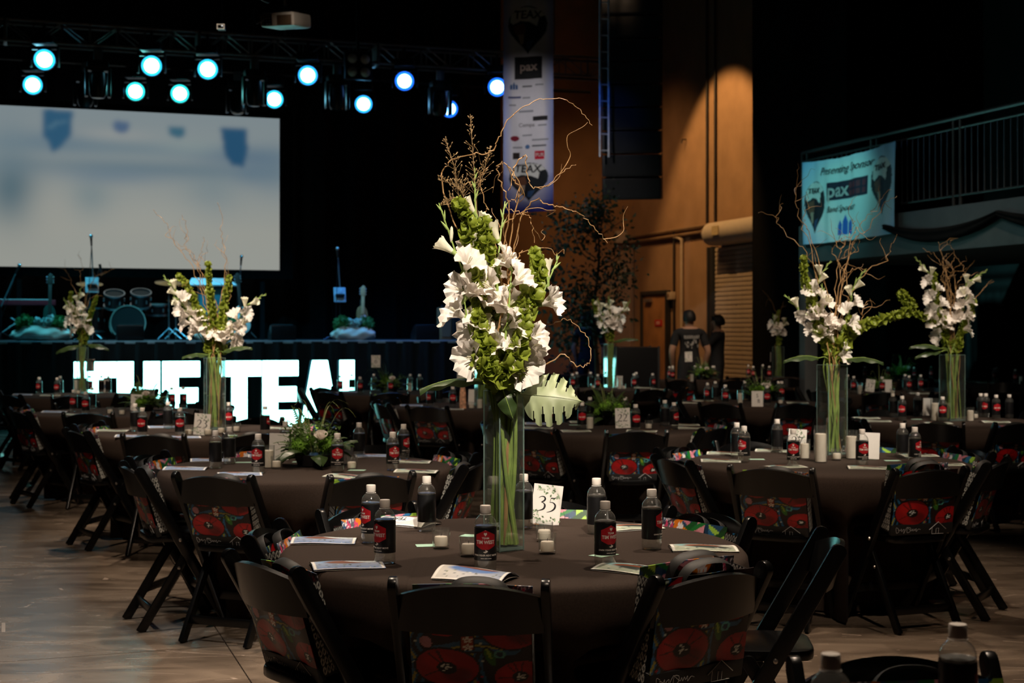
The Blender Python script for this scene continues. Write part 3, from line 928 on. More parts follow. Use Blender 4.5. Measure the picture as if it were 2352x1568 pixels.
# blue-lit cable ladder beside it
t = thing('cable_ladder', 'narrow blue-lit ladder truss hanging beside the black loudspeakers', 'truss', Matrix.Translation((P(1388, 250, 21.6).x, 21.6, 0)) @ Matrix.Rotation(rad(14), 4, 'Z'))
blm = M('pale_ladder_metal', (.6, .62, .66), .5, .2, noise=(20, .2))
for x in (-.07, .07):
    ob('rail', MB().tube([(x, 0, 4.1), (x, 0, HT - .05)], .016, 8).mesh('rail', blm), t)
rm = MB().tube([(-.07, 0, 0), (.07, 0, 0)], .011, 6).mesh('rung', blm)
for k in range(17):
    ob('rung', rm, t, Matrix.Translation((0, 0, 4.2 + k * .25)))
spot('added_ladder_blue_fill', (1.0, 20.6, 5.2), (1.41, 21.6, 4.8), 9, (.03, .16, 1.0), 50, .8, .05)  # added close blue spot, aimed to tint only the ladder

# ------------------------------------------------------------------ ceiling projector and camera box
pj = P(657, 48, 13.2)
t = thing('ceiling_projector', 'white ceiling projector glowing teal underneath above the tables', 'projector', Matrix.Translation(pj) @ Matrix.Rotation(rad(-14), 4, 'Z') @ Matrix.Rotation(rad(8), 4, 'X'))
ob('body', MB().box((0, 0, 0), (.34, .42, .13)).mesh('body', white_plastic, True, .03), t)
ob('vent', MB().box((.07, -.212, -.005), (.14, .01, .085)).mesh('vent', M('brown_vent_grille', (.12, .075, .04), .6, bump=(200, .4)), True, .003), t)
ob('connector_panel', MB().box((-.10, -.212, 0), (.10, .01, .10)).mesh('connector_panel', black_plastic, True, .002), t)
sck = MB().box((0, 0, 0), (.018, .01, .01)).mesh('socket', steel, True, .002)
for i in range(3):
    for j in range(4):
        ob('socket', sck, t, Matrix.Translation((-.128 + .028 * i, -.219, -.035 + .024 * j)))
ob('lens', MB().lathe([(.05, 0), (.055, .04), (.04, .05), (.001, .045)], 16, (0, .21, 0), mat=Matrix.Rotation(rad(-90), 3, 'X')).mesh('lens', black_plastic), t)
ob('mount_pole', MB().tube([(0, 0, .06), (0, 0, 3.6)], .022, 8).mesh('mount_pole', steel), t)
ob('mount_bracket', MB().box((0, 0, .09), (.18, .2, .03)).box((-.08, 0, .075), (.02, .16, .06)).box((.08, 0, .075), (.02, .16, .06)).mesh('mount_bracket', black_metal, True, .004), t)
ob('cable', MB().tube(smoothpath([(-.1, -.22, .02), (-.2, -.24, -.02), (-.24, -.1, .2), (-.05, 0, .5), (-.03, 0, 3.6)], 6), .008, 6).mesh('cable', black_plastic), t)
cb = P(507, 61, 15.0)
t = thing('ceiling_junction', 'small dark box with a thin white frame below the ceiling', 'ceiling box', Matrix.Translation(cb))
ob('box', MB().box((0, .04, 0), (.078, .08, .054)).mesh('box', black_plastic, True, .004), t)
ob('face_frame', MB().box((0, -.004, .023), (.078, .006, .007)).box((0, -.004, -.023), (.078, .006, .007)).box((-.036, -.004, 0), (.007, .006, .05)).box((.036, -.004, 0), (.007, .006, .05)).mesh('face_frame', M('pale_frame_glow', (.7, .62, .5), .4, emit=((1, .82, .62), .35)), False), t)
ob('lamp', MB().box((.016, -.006, .008), (.012, .006, .010)).mesh('lamp', M('tiny_white_led', (0, 0, 0), .4, emit=((1, .95, .9), 1.2)), False), t)
ob('stem', MB().tube([(0, .04, .02), (0, .04, HT - cb.z)], .008, 6).mesh('stem', black_metal), t)

# ------------------------------------------------------------------ print motifs for the banners
def pick_shape(cx, cy, rx, ry):
    """guitar-pick outline, point down"""
    out = []
    for i in range(40):
        a = 2 * PI * i / 40
        x, y = math.sin(a), math.cos(a)
        wx = 1.0 if y > 0 else (1 - (-y) ** 1.7 * .96)
        out.append((cx + rx * x * wx, cy + ry * (y * .72 + (.12 if y > 0 else 0) - (.38 * (-y) ** 1.2 if y < 0 else 0))))
    return out[::-1]
CASTLE = [[(-.5, -.5), (-.2, -.5), (-.2, .15), (-.35, .45), (-.5, .15)], [(-.16, -.5), (.16, -.5), (.16, .3), (0, .75), (-.16, .3)], [(.2, -.5), (.5, -.5), (.5, .15), (.35, .45), (.2, .15)]]
def paint_pick(p, cx, cy, rx, ry):
    p.poly(pick_shape(cx, cy, rx * 1.06, ry * 1.04), '20303a')
    p.poly(pick_shape(cx, cy, rx, ry), '161c22')
    cap = [(cx - rx * .96, cy + ry * .2), (cx - rx * .9, cy + ry * .52), (cx - rx * .5, cy + ry * .8), (cx, cy + ry * .84), (cx + rx * .6, cy + ry * .76), (cx + rx * .92, cy + ry * .5), (cx + rx * .62, cy + ry * .42), (cx + rx * .5, cy + ry * .02), (cx + rx * .1, cy + ry * .2), (cx - rx * .4, cy + ry * .26), (cx - rx * .8, cy + ry * .1)]
    p.poly(cap, 'd9dcd8')
    p.poly([(cx - rx * .8, cy + ry * .05), (cx - rx * .2, cy + ry * .18), (cx - rx * .1, cy - ry * .2), (cx - rx * .45, cy - ry * .45), (cx - rx * .75, cy - ry * .25)], '6b4632')
    p.poly([(cx - rx * .55, cy - ry * .3), (cx - rx * .2, cy - ry * .3), (cx - rx * .25, cy - ry * .7), (cx - rx * .4, cy - ry * .75)], 'a08c78')
    p.poly([(cx - rx * .05, cy - ry * .62), (cx + rx * .35, cy - ry * .55), (cx + rx * .1, cy - ry * .95), (cx - rx * .1, cy - ry * .9)], '2c4a70')

# ------------------------------------------------------------------ tall hanging sponsor banner
bw, bz0, bz1 = 0.70, CZ + (HZ - 487) / F * 20.0, 6.75
bh = bz1 - bz0
def bsurf(x, z):
    """x -w/2..w/2, z 0..h -> point on the softly folded banner"""
    f = .018 * math.sin(x * 11 + z * 1.6) + .012 * math.sin(x * 5 - z * 2.7 + 1) + .008 * math.sin(x * 23 + z * 4)
    return Vector((x, f, z + .02 * math.sin(x * 4) * (1 - z / bh)))
pt = Paint(110, 520, 'd3d3da')
hh = bz1 - bz0
edge = np.abs(pt.u - .5) * 2
pt.put(np.clip((edge - .62) * 2.2, 0, .75), '7e93d8')
pt.put(np.clip(1 - pt.v / .15, 0, 1) ** .6 * (0.35 + .65 * edge), '1c2f9a')
pt.put(np.clip(1 - pt.v / .045, 0, 1) ** .5, '0f1d86')
pt.put(np.clip((pt.v - .80) / .08, 0, 1) * (.45 + .5 * edge), '2c4a96')
def bv(py): return (CZ + (HZ - py) / F * 20.0 - bz0) / bh
def bu(px): return (px - 1157) / 114.0
paint_pick(pt, bu(1213), bv(62), .37, (bv(12) - bv(118)) / 2 * 1.02)
paint_pick(pt, bu(1215), bv(412), .37, (bv(372) - bv(455)) / 2 * 1.05)
pt.box(bu(1183), bv(181), bu(1245), bv(130), '17171a')
for a, b_, c_, d_, col in ((1224, 278, 1258, 268, '1d1d20'), (1178, 364, 1194, 350, '2c2420'), (1229, 367, 1251, 347, 'c51f38'), (1168, 224, 1197, 220, '46507a')):
    pt.box(bu(a), bv(b_), bu(c_), bv(d_), col)
pt.ell(bu(1183), bv(317), .088, .0105, '7c1f30')
pt.ell(bu(1212), bv(337), .045, .0085, '4a6d9c')
for poly in CASTLE:
    pt.poly([(bu(1181) + x * .15, bv(197) + y * .022) for x, y in poly], '355a8c')
for a, c, y in ((1200, 1222, 197), (1200, 1218, 224), (1230, 1248, 195), (1192, 1226, 255), (1222, 1260, 322), (1222, 1255, 335), (1170, 1186, 240), (1236, 1256, 289), (1200, 1222, 310), (1178, 1200, 338)):
    pt.box(bu(a), bv(y + 2), bu(c), bv(y - 1.5), '8a8d96' if y not in (197, 335) else '55585f')
pm = M('printed_banner_cloth', (.8, .8, .8), .7, attr=True, noise=(90, .03), spec=.25)
me = shell(110, 520, lambda a, b: bsurf((a - .5) * bw, b * bh), .002, pm, pt.flat(), 'cloth')
bo = P(1213.5, 487, 20.0)
bn = thing('hanging_banner', 'tall narrow sponsor banner hanging beside the stage', 'banner', Matrix.Translation((bo.x, 20.0, bz0)))
cl = ob('cloth', me, bn)
def bprint(s, px, py, size, mat, bold=0.0, sq=1.0, shear=0.0, parent=cl, rot=0.0):
    tm = text_mesh(s, size, mat, bold, squash=sq, shear=shear)
    x0, z0 = (bu(px) - .5) * bw, bv(py) * bh
    c_, s_ = math.cos(rot), math.sin(rot)
    warp(tm, lambda c: bsurf(x0 + c.x * c_ - c.y * s_, z0 + c.x * s_ + c.y * c_) + Vector((0, -.006, 0)))
    ob('lettering', tm, parent)
bprint('pax', 1214, 153, .17, M('tan_print', (.55, .42, .34), .5, noise=(40, .05)), .004)
bprint('TEAX', 1212, 35, .155, black_print, .003, 1.0, .1)
bprint('TEAX', 1212, 388, .150, black_print, .003, 1.0, .1, rot=-.05)
bprint('Cempa', 1210, 287, .078, M('grey_print', (.12, .12, .13), .5, noise=(40, .05)))
bprint('PUR', 1240, 357, .07, white_print, .002, .9)
ob('top_bar', MB().tube([(-bw / 2 - .03, 0, bh), (bw / 2 + .03, 0, bh)], .018, 8).mesh('top_bar', black_metal), bn)
for s in (-1, 1):
    ob('hanging_line', MB().tube([(s * bw / 2, 0, bh), (s * bw / 2, 0, HT - bz0)], .004, 5).mesh('hanging_line', black_metal), bn)

# ------------------------------------------------------------------ teal-lit banner on the balcony
yA = on_line(1846, B0 - U * .05, -V)
yB = on_line(2058, B0 - U * .05, -V)
gw, gz1, gz0 = yB - yA, 3.80, 2.66
gh = gz1 - gz0
def gsurf(x, z):
    a, b = x / gw, z / gh
    sag = .05 * math.sin(PI * a) * b + .10 * math.sin(PI * a) * (1 - b) * .2
    f = .015 * math.sin(x * 9 + z * 2) + .02 * math.sin(PI * a) * (1 - b) + .01 * math.sin(x * 20)
    return Vector((-f - .01, -x, z - sag + .02 * a))
pt = Paint(170, 130, 'd2e6e6')
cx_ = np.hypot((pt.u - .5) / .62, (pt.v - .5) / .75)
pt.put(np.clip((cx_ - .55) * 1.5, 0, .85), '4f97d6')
paint_pick(pt, .145, .48, .1, .32)
paint_pick(pt, .865, .60, .1, .33)
pt.box(.29, .50, .73, .72, '101a30')
for i in range(4):
    for j in range(2):
        pt.box(.52 + i * .05, .53 + j * .09, .555 + i * .05, .595 + j * .09, '6a2a34')
for poly in CASTLE:
    pt.poly([(.49 + x * .13, .17 + y * .19) for x, y in poly], '1d5fc0')
gb = thing('balcony_banner', 'teal-lit sponsor banner tied to the balcony railing', 'banner', Matrix.Translation(B0 - U * .05 - V * yA + Vector((0, 0, gz0))) @ ROTZ)
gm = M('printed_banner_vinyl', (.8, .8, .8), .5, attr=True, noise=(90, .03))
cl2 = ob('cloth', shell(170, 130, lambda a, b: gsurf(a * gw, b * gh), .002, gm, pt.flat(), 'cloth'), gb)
def gprint(s, a, b, size, mat, wide, bold=0.0, shear=0.0):
    """lettering on the banner, drawn out to the given share of its width"""
    tm = text_mesh(s, size, mat, bold, shear=shear)
    xs = [v.co.x for v in tm.vertices]
    k, mid_ = wide * gw / (max(xs) - min(xs)), (max(xs) + min(xs)) / 2
    warp(tm, lambda c: gsurf(a * gw + (c.x - mid_) * k, b * gh + c.y) + Vector((-.008, 0, 0)))
    ob('lettering', tm, cl2)
gprint('Presenting Sponsor', .50, .86, .15, black_print, .58, 0, .45)
gprint('pax', .42, .61, .27, white_print, .21, .006)
gprint('Band Sponsor', .46, .39, .12, black_print, .31, 0, .45)
gprint('TEAX', .135, .64, .10, black_print, .13, .002, .1)
gprint('TEAX', .855, .77, .10, black_print, .13, .002, .1)
for a in (.02, .98):
    ob('tie', MB().tube([gsurf(a * gw, gh) + Vector((0, 0, -.01)), (.05, -a * gw, gh + .07)], .005, 5).mesh('tie', black_metal), gb)
# ------------------------------------------------------------------ glowing letters in front of the stage
face_m = M('glowing_letter_face', (0, 0, 0), .4, emit=((.30, 1.0, .92), 9.0), spec=0)
case_m = M('white_letter_casing', (.30, .34, .34), .5, noise=(20, .05))
LH, SKW = 1.0, .235
def L_T(w): s = SKW / 2; return [(0, LH), (0, LH - SKW), (w / 2 - s, LH - SKW), (w / 2 - s, 0), (w / 2 + s, 0), (w / 2 + s, LH - SKW), (w, LH - SKW), (w, LH)]
def L_H(w): s = SKW; h = LH / 2; q = SKW / 2; return [(0, 0), (s, 0), (s, h - q), (w - s, h - q), (w - s, 0), (w, 0), (w, LH), (w - s, LH), (w - s, h + q), (s, h + q), (s, LH), (0, LH)]
def L_E(w): s = SKW; return [(0, 0), (w, 0), (w, SKW), (s, SKW), (s, .37), (w * .95, .37), (w * .95, .60), (s, .60), (s, LH - SKW), (w, LH - SKW), (w, LH), (0, LH)]
def L_A(w): m_, tp = w / 2, .12; return [(0, 0), (.2, 0), (m_ - .115, .2), (m_ + .115, .2), (w - .2, 0), (w, 0), (m_ + tp, LH), (m_ - tp, LH)]
def L_L(w): s = SKW; return [(0, 0), (w, 0), (w, SKW), (s, SKW), (s, LH), (0, LH)]
words_ = [('T', L_T, 170, 267, 'in the first word'), ('H', L_H, 269, 367, 'in the first word'), ('E', L_E, 373, 459, 'in the first word'),
          ('T', L_T, 499, 600, 'in the second word'), ('E', L_E, 603, 685, 'in the second word'), ('A', L_A, 691, 778, 'in the second word'), ('L', L_L, 780, 848, 'ending the second word')]
for ch, fn, a, b_, where in words_:
    ta, tb = on_line(a, OL, U), on_line(b_, OL, U)
    poly = fn(tb - ta)
    ar = sum(x0 * y1 - x1 * y0 for (x0, y0), (x1, y1) in zip(poly, poly[1:] + poly[:1]))
    if ar < 0:
        poly = poly[::-1]
    t = thing('marquee_letter', 'glowing white-teal marquee letter %s standing %s before the stage' % (ch, where), 'letter', frame(OL + U * ta + Vector((0, 0, .005)), U, Vector((0, 0, 1)), -V), 'glowing marquee letters')
    ob('casing', MB().prism(poly, .16, Matrix.Translation((0, 0, -.16))).mesh('casing', case_m, False), t)
    cx, cy = sum(x for x, _ in poly) / len(poly), sum(y for _, y in poly) / len(poly)
    n = len(poly)
    ob('lit_face', MB().add([(x, y, .004) for x, y in poly], [tuple(range(n))]).mesh('lit_face', face_m, False), t)
    if ch == 'A':
        ob('counter', MB().prism([(cx - .05, .38), (cx + .05, .38), (cx, .62)], .008, Matrix.Translation((0, 0, .0))).mesh('counter', case_m, False), t)

# ------------------------------------------------------------------ things on the deck
def DK(px, wv, rz=0.0):
    return Matrix.Translation(ST(st_px(px, wv), wv, SZ)) @ Matrix.Rotation(TH + rz, 4, 'Z')
# floor wedges
wedge = MB().prism([(0, 0), (.36, 0), (.36, .10), (.16, .235), (0, .235)], .40, frame((-.20, -.0, 0), (0, 1, 0), (0, 0, 1), (1, 0, 0))).mesh('cabinet', black_plastic, True, .01)
wgr = MB().box((0, .27, .178), (.34, .27, .008), Matrix.Rotation(rad(-34), 3, 'X')).mesh('grille', M('black_grille', (.004, .004, .004), .7), False)
for px, l in ((300, 'in front of the drum kit'), (652, 'between the two cloth-wrapped planters'), (983, 'beside the flowers near the stage end')):
    place([('cabinet', wedge), ('grille', wgr)], 'stage_monitor', 'low black stage monitor wedge ' + l, 'loudspeaker', DK(px, .22, 0), 'stage monitors')
# planters wrapped in pale cloth with moss balls
cloth_w = M('cream_wrap_cloth', (.80, .72, .62), .8, noise=(14, .06))
moss = leafy('moss_green', (.045, .20, .05), .9, .1, (60, .5))
frost = leafy('frosted_foliage', (.42, .62, .58), .6, .2)
def moss_ball(r, seed):
    rr = random.Random(seed)
    mb = MB()
    for _ in range(260):
        d = Vector((rr.gauss(0, 1), rr.gauss(0, 1), rr.gauss(0, 1))).normalized()
        p = d * r * rr.uniform(.78, 1.0)
        s = d.orthogonal().normalized() * rr.uniform(.01, .022)
        q = d.cross(s).normalized() * .012
        tip = p + d * .035
        mb.add([p + s, p - s, p + q * 1.4, tip + s * .3], [(0, 1, 3), (1, 2, 3), (2, 0, 3)])
    mb.ball((0, 0, 0), r * .86, 16, 10)
    return mb.mesh('moss_ball', moss, True)
mbs = [moss_ball(.13, 1), moss_ball(.12, 2)]
def frost_sprays(seed):
    rr = random.Random(seed)
    mb = MB()
    for _ in range(44):
        a, ln = rr.uniform(0, 2 * PI), rr.uniform(.1, .2)
        d = Vector((math.cos(a) * .5, math.sin(a) * .35, 1)).normalized()
        o0 = Vector((rr.uniform(-.1, .1), rr.uniform(-.08, .08), 0))
        mb.ball(o0 + d * ln * .75, .018, 6, 5, scale=(1, 1, 2.2), mat=d.to_track_quat('Z', 'Y').to_matrix())
        mb.tube([o0, o0 + d * ln * .7], .003, 4)
    return mb.mesh('frosted_spray', frost)
fs = frost_sprays(4)
def wrap(w_, seed):
    def fn(a, b):
        t = 2 * PI * a
        e = 2.6
        cx, cy = math.cos(t), math.sin(t)
        k = (abs(cx) ** e + abs(cy) ** e) ** (-1 / e)
        wob = 1 + .05 * math.sin(5 * t + b * 6 + seed) + .03 * math.sin(9 * t - b * 9)
        bulge = .82 + .26 * math.sin(PI * min(1, b * 1.05 + .05))
        return Vector((cx * k * w_ * wob * bulge, cy * k * .19 * wob * bulge, .215 * b + .018 * math.sin(3 * t + seed) * b))
    return MB().grid(60, 16, fn, close_u=True).mesh('cloth_wrap', cloth_w)
for px, hw, l, sd in ((96, .40, 'at the left end of the stage', 1), (500, .32, 'behind the tall flowers before the lectern', 2), (812, .33, 'before the upright guitar neck', 3)):
    t = thing('wrapped_planter', 'pale cloth-wrapped planter with green moss balls ' + l, 'planter', DK(px, .26), 'planters along the stage edge')
    ob('cloth_wrap', wrap(hw, sd), t)
    ob('soil', MB().box((0, 0, .13), (hw * 1.3, .22, .1)).mesh('soil', M('dark_soil', (.02, .015, .01), .95, noise=(30, .4)), True, .02), t)
    for k, x in enumerate((-.6, .62)):
        ob('moss_ball', mbs[k], t, Matrix.Translation((x * hw, -.02, .26)))
    ob('frosted_spray', fs, t, Matrix.Translation((0, -.05, .19)))
# microphones with music stands
def mic_stand(px, wv, label, h, lean, music=True):
    t = thing('microphone_stand', label, 'microphone', DK(px, wv))
    ob('pole', MB().tube([(0, 0, .02), (0, 0, h)], .012, 8).mesh('pole', black_metal), t)
    ob('boom', MB().tube([(0, 0, h - .02), (lean, -.12, h + .5)], .010, 8).mesh('boom', M('bluish_steel', (.4, .45, .5), .35, .7)), t)  # steel with a slightly blue tone
    d = Vector((lean, -.12, .52)).normalized()
    mc = Vector((lean, -.12, h + .5))
    m = ob('microphone', MB().tube([mc, mc + d * .12, mc + d * .13], [.014, .020, .02], 10).mesh('microphone', black_plastic), t)
    ob('head', MB().ball(mc + d * .15, .03, 12, 8).mesh('head', steel), m)
    for k in range(3):
        a = 2 * PI * k / 3 + .4
        ob('foot', MB().tube([(0, 0, .14), (.24 * math.cos(a), .24 * math.sin(a), .012)], .009, 6).mesh('foot', black_metal), t)
    ob('cable', MB().tube(smoothpath([tuple(mc), (lean * .4 - .06, -.1, h * .75), (-.09, -.08, h * .4), (-.14, -.05, .1), (-.3, -.1, .01)], 6), .006, 5).mesh('cable', black_plastic), t)
    if music:
        ob('sheet_desk', MB().box((-.02, -.07, h - .11), (.20, .012, .25), Matrix.Rotation(rad(-14), 3, 'X')).mesh('sheet_desk', M('blue_grey_desk', (.30, .40, .46), .5, noise=(15, .2)), True, .004), t)
        ob('clip', MB().box((-.02, -.1, h - .12), (.15, .05, .05)).mesh('clip', black_plastic, True, .01), t)
    return t
mic_stand(214, 1.0, 'tall microphone stand with a sheet desk before the picture screen', .98, -.03)
mic_stand(781, 1.0, 'lone microphone stand with a sheet desk right of the screen', .86, -.06)
mic_stand(2, 1.6, 'microphone on a boom at the picture\'s left edge', .55, .22, False)
mic_stand(548, 1.9, 'microphone stand beside the lectern and the bass guitar', .75, .02, False)
# black mic clip arm pointing aside from the first stand
tag(ob('side_microphone', MB().tube([ST(st_px(222, 1), 1.0, SZ + .98), ST(st_px(231, 1), 1.0, SZ + 1.16)], .012, 8).tube([ST(st_px(229, 1), 1, SZ + 1.20), ST(st_px(234, 1), 1, SZ + 1.03)], .022, 8).mesh('side_microphone', black_plastic)), 'black microphone tilted on a short arm beside the tall stand', 'microphone')
# lectern
wood_l = M('pale_lectern_panel', (.55, .62, .64), .35, noise=(8, .06))
t = thing('lectern', 'lit lectern with a pale slanted top at centre stage', 'lectern', DK(486, 1.5))
ob('top', MB().prism([(-.40, -.18), (.40, -.18), (.30, .26), (-.30, .26)], .03, Matrix.Translation((0, 0, .93)) @ Matrix.Rotation(rad(16), 4, 'X')).mesh('top', wood_l, True, .006), t)
ob('column', MB().box((0, .02, .47), (.44, .26, .92)).mesh('column', M('smoky_acrylic', (.05, .16, .19), .12, noise=(5, .3), coat=.4), True, .01), t)
for s in (-1, 1):
    ob('edge_band', MB().box((s * .225, -.11, .47), (.02, .02, .92)).mesh('edge_band', steel, True, .003), t)
ob('foot', MB().box((0, .02, .015), (.56, .4, .03)).mesh('foot', black_metal, True, .006), t)
# guitars
def guitar(px, wv, label, body_c, neck_c, h, head=True, lean=6):
    t = thing('guitar', label, 'guitar', DK(px, wv) @ Matrix.Rotation(rad(lean), 4, 'Y') @ Matrix.Rotation(rad(-8), 4, 'X'))
    out = []
    for i in range(48):
        a = 2 * PI * i / 48
        r = .155 + .035 * math.cos(2 * a) + .022 * math.cos(3 * a + .4)
        out.append((r * math.sin(a) * .95, .27 + r * math.cos(a) * 1.25))
    out = out[::-1]
    bm = M('guitar_' + body_c[0], body_c[1], .2, noise=(6, .1), coat=.6)
    b0 = ob('body', MB().prism(out, .045, frame((0, 0, .04), (1, 0, 0), (0, 0, 1), (0, -1, 0))).mesh('body', bm, True, .01), t)
    ob('pickguard', MB().prism([(-.03, .2), (.07, .18), (.1, .3), (.04, .38), (-.03, .36)], .004, frame((0, -.046, .04), (1, 0, 0), (0, 0, 1), (0, -1, 0))).mesh('pickguard', white_plastic, False), b0)
    for z in (.22, .28, .34):
        ob('pickup', MB().box((0, -.055, z + .04), (.075, .012, .02)).mesh('pickup', steel, True, .003), b0)
    ob('neck', MB().box((0, -.055, (h + .42) / 2), (.052, .022, h - .42)).mesh('neck', neck_c, True, .006), t)
    hd_ = ob('headstock', MB().prism([(-.03, 0), (.03, 0), (.045, .05), (.035, .17), (.0, .19), (-.04, .15), (-.045, .05)], .018, frame((0, -.045, h), (1, 0, 0), (0, 0, 1), (0, -1, 0))).mesh('headstock', neck_c, True, .004), t)
    pg = MB().ball((0, 0, 0), .012, 8, 6).mesh('tuning_peg', steel)
    for k in range(3):
        for s in (-1, 1):
            ob('tuning_peg', pg, hd_, Matrix.Translation((s * .05, -.05, h + .04 + k * .045)))
    ob('stand_leg', MB().tube([(0, .02, .02), (0, .12, .7)], .01, 6).mesh('stand_leg', black_metal), t)
    for s in (-1, 1):
        ob('stand_foot', MB().tube([(0, .08, .3), (s * .2, -.05, .01)], .01, 6).mesh('stand_foot', black_metal), t)
maple = M('pale_maple', (.62, .36, .16), .35, noise=(10, .1))
dneck = M('dark_rosewood', (.05, .03, .025), .35, noise=(10, .1))
guitar(113, 1.4, 'dark guitar on its stand behind the left planter', ('dark_green', (.02, .05, .04)), dneck, .88, lean=1)
guitar(560, 1.1, 'white-bodied bass guitar leaning right of the lectern', ('white', (.7, .66, .6)), dneck, .92, lean=-5)
guitar(830, .75, 'guitar with a pale headstock rising behind the right planter', ('tan', (.3, .16, .06)), maple, .72, lean=3)
# drum kit
t = thing('drum_kit', 'drum kit with a white-hooped bass drum in front of the screen', 'drum kit', DK(292, 3.0))
dm = M('dark_red_drum_wrap', (.035, .006, .005), .3, noise=(6, .1), coat=.3)
skin_ = M('smoked_drum_head', (.008, .008, .008), .5, noise=(8, .2))
hoop = M('cream_hoop', (.4, .33, .28), .4, noise=(10, .05))
def drum(nm, c, r, d, axis, head_m, hoop_m):
    c, axis = Vector(c), Vector(axis).normalized()
    q = axis.to_track_quat('Z', 'Y').to_matrix()
    b0 = ob(nm, MB().lathe([(r, -d / 2), (r, d / 2)], 28, c, mat=q, caps=(True, True)).mesh(nm, dm), t)
    for s in (-1, 1):
        ob('hoop', MB().lathe([(r, s * d / 2), (r + .018, s * d / 2), (r + .018, s * (d / 2 + .03)), (r, s * (d / 2 + .03))], 28, c, mat=q).mesh('hoop', hoop_m), b0)
    ob('drum_head', MB().lathe([(r, d / 2 + .012), (.001, d / 2 + .014)], 28, c, mat=q).mesh('drum_head', head_m), b0)
    for k in range(6):
        a = 2 * PI * k / 6
        p = c + q @ Vector((math.cos(a) * (r + .01), math.sin(a) * (r + .01), 0))
        ob('lug', MB().box(p, (.02, .02, .06), q).mesh('lug', steel, True, .004), b0)
drum('bass_drum', (0, 0, .29), .28, .42, (0, -1, .02), skin_, hoop)
drum('rack_tom', (-.22, -.1, .68), .16, .2, (0, -.45, 1), skin_, steel)
drum('rack_tom', (.22, -.1, .70), .16, .2, (0, -.45, 1), skin_, steel)
drum('floor_tom', (-.58, .1, .34), .2, .36, (0, 0, 1), skin_, steel)
drum('snare_drum', (.52, .25, .52), .18, .14, (0, -.1, 1), white_plastic, steel)
brass = M('cymbal_brass', (.5, .32, .1), .25, .9, noise=(20, .1))
for x, y, z, r in ((-.62, -.1, .96, .22), (.7, 0, 1.0, .24), (.85, .3, .7, .17)):
    cs = ob('cymbal_stand', MB().tube([(x, y, .0), (x, y, z)], .011, 6).tube([(x, y, .2), (x + .2, y - .1, .01)], .009, 6).tube([(x, y, .2), (x - .2, y - .1, .01)], .009, 6).mesh('cymbal_stand', steel), t)
    ob('cymbal', MB().lathe([(.02, .03), (.05, .012), (r, -.015)], 24, (x, y, z), mat=Matrix.Rotation(rad(14), 3, 'X')).mesh('cymbal', brass), cs)
# keyboards at the far left
t = thing('keyboard', 'red-edged keyboard on its stand at the left of the stage', 'keyboard', DK(40, 2.6))
kb = ob('case', MB().box((0, 0, .62), (1.2, .32, .09)).mesh('case', M('red_keyboard_case', (.25, .02, .03), .3, noise=(9, .1)), True, .015), t)
kw = MB().box((0, 0, 0), (.024, .14, .014)).mesh('key', white_plastic, True, .002)
for k in range(40):
    ob('key', kw, kb, Matrix.Translation((-.52 + k * .0265, -.08, .668)))
for s in (-1, 1):
    ob('stand_leg', MB().tube([(s * .4, -.14, .01), (-s * .4, .1, .58)], .016, 6).mesh('stand_leg', black_metal), t)
# amplifier at the stage end
t = thing('guitar_amplifier', 'tan tall amplifier cabinet standing by the stage end', 'amplifier', DK(1020, 1.6))
ob('cabinet', MB().box((0, 0, .28), (.20, .26, .56)).mesh('cabinet', M('tan_tolex', (.36, .17, .07), .6, noise=(60, .1)), True, .015), t)
ob('grille', MB().box((0, -.135, .24), (.16, .01, .38)).mesh('grille', M('brown_grille', (.22, .11, .05), .8, noise=(200, .3)), False), t)
ob('handle', MB().tube(smoothpath([(-.05, 0, .56), (-.04, 0, .59), (.04, 0, .59), (.05, 0, .56)], 4), .008, 6).mesh('handle', black_plastic), t)
t = thing('equipment_rack', 'black equipment rack behind the stage monitor near the flowers', 'rack', DK(1062, 1.0))
ob('case', MB().box((0, 0, .2), (.28, .3, .4)).mesh('case', black_plastic, True, .012), t)
ob('front_panel', MB().box((0, -.153, .2), (.24, .01, .34)).mesh('front_panel', dark_door, True, .003), t)

# ------------------------------------------------------------------ dark case and tree by the stage end
pc = P(1455, 856, 19.6)
t = thing('road_case', 'large black road case standing before the brown door', 'case', Matrix.Translation((P(1456, 800, 19.9).x, 19.9, 0)) @ Matrix.Rotation(rad(6), 4, 'Z'))
ob('body', MB().box((0, 0, .64), (.58, .6, 1.2)).mesh('body', black_plastic, True, .01), t)
for x in (-.29, .29):
    for y in (-.3, .3):
        ob('edge_strip', MB().box((x, y, .64), (.03, .03, 1.22)).mesh('edge_strip', M('dull_aluminium', (.03, .03, .03), .5, .4), True, .003), t)
wh = MB().lathe([(.001, -.02), (.05, -.02), (.05, .02), (.001, .02)], 14, mat=Matrix.Rotation(rad(90), 3, 'Y')).mesh('caster', black_plastic)
for x in (-.22, .22):
    for y in (-.22, .22):
        ob('caster', wh, t, Matrix.Translation((x, y, .05)))
dark_leaf = leafy('dark_evergreen_leaf', (.03, .05, .025), .5, .15)
euca = leafy('grey_eucalyptus_leaf', (.12, .17, .14), .5, .2)
bark = M('brown_bark', (.07, .045, .03), .9, noise=(20, .3))
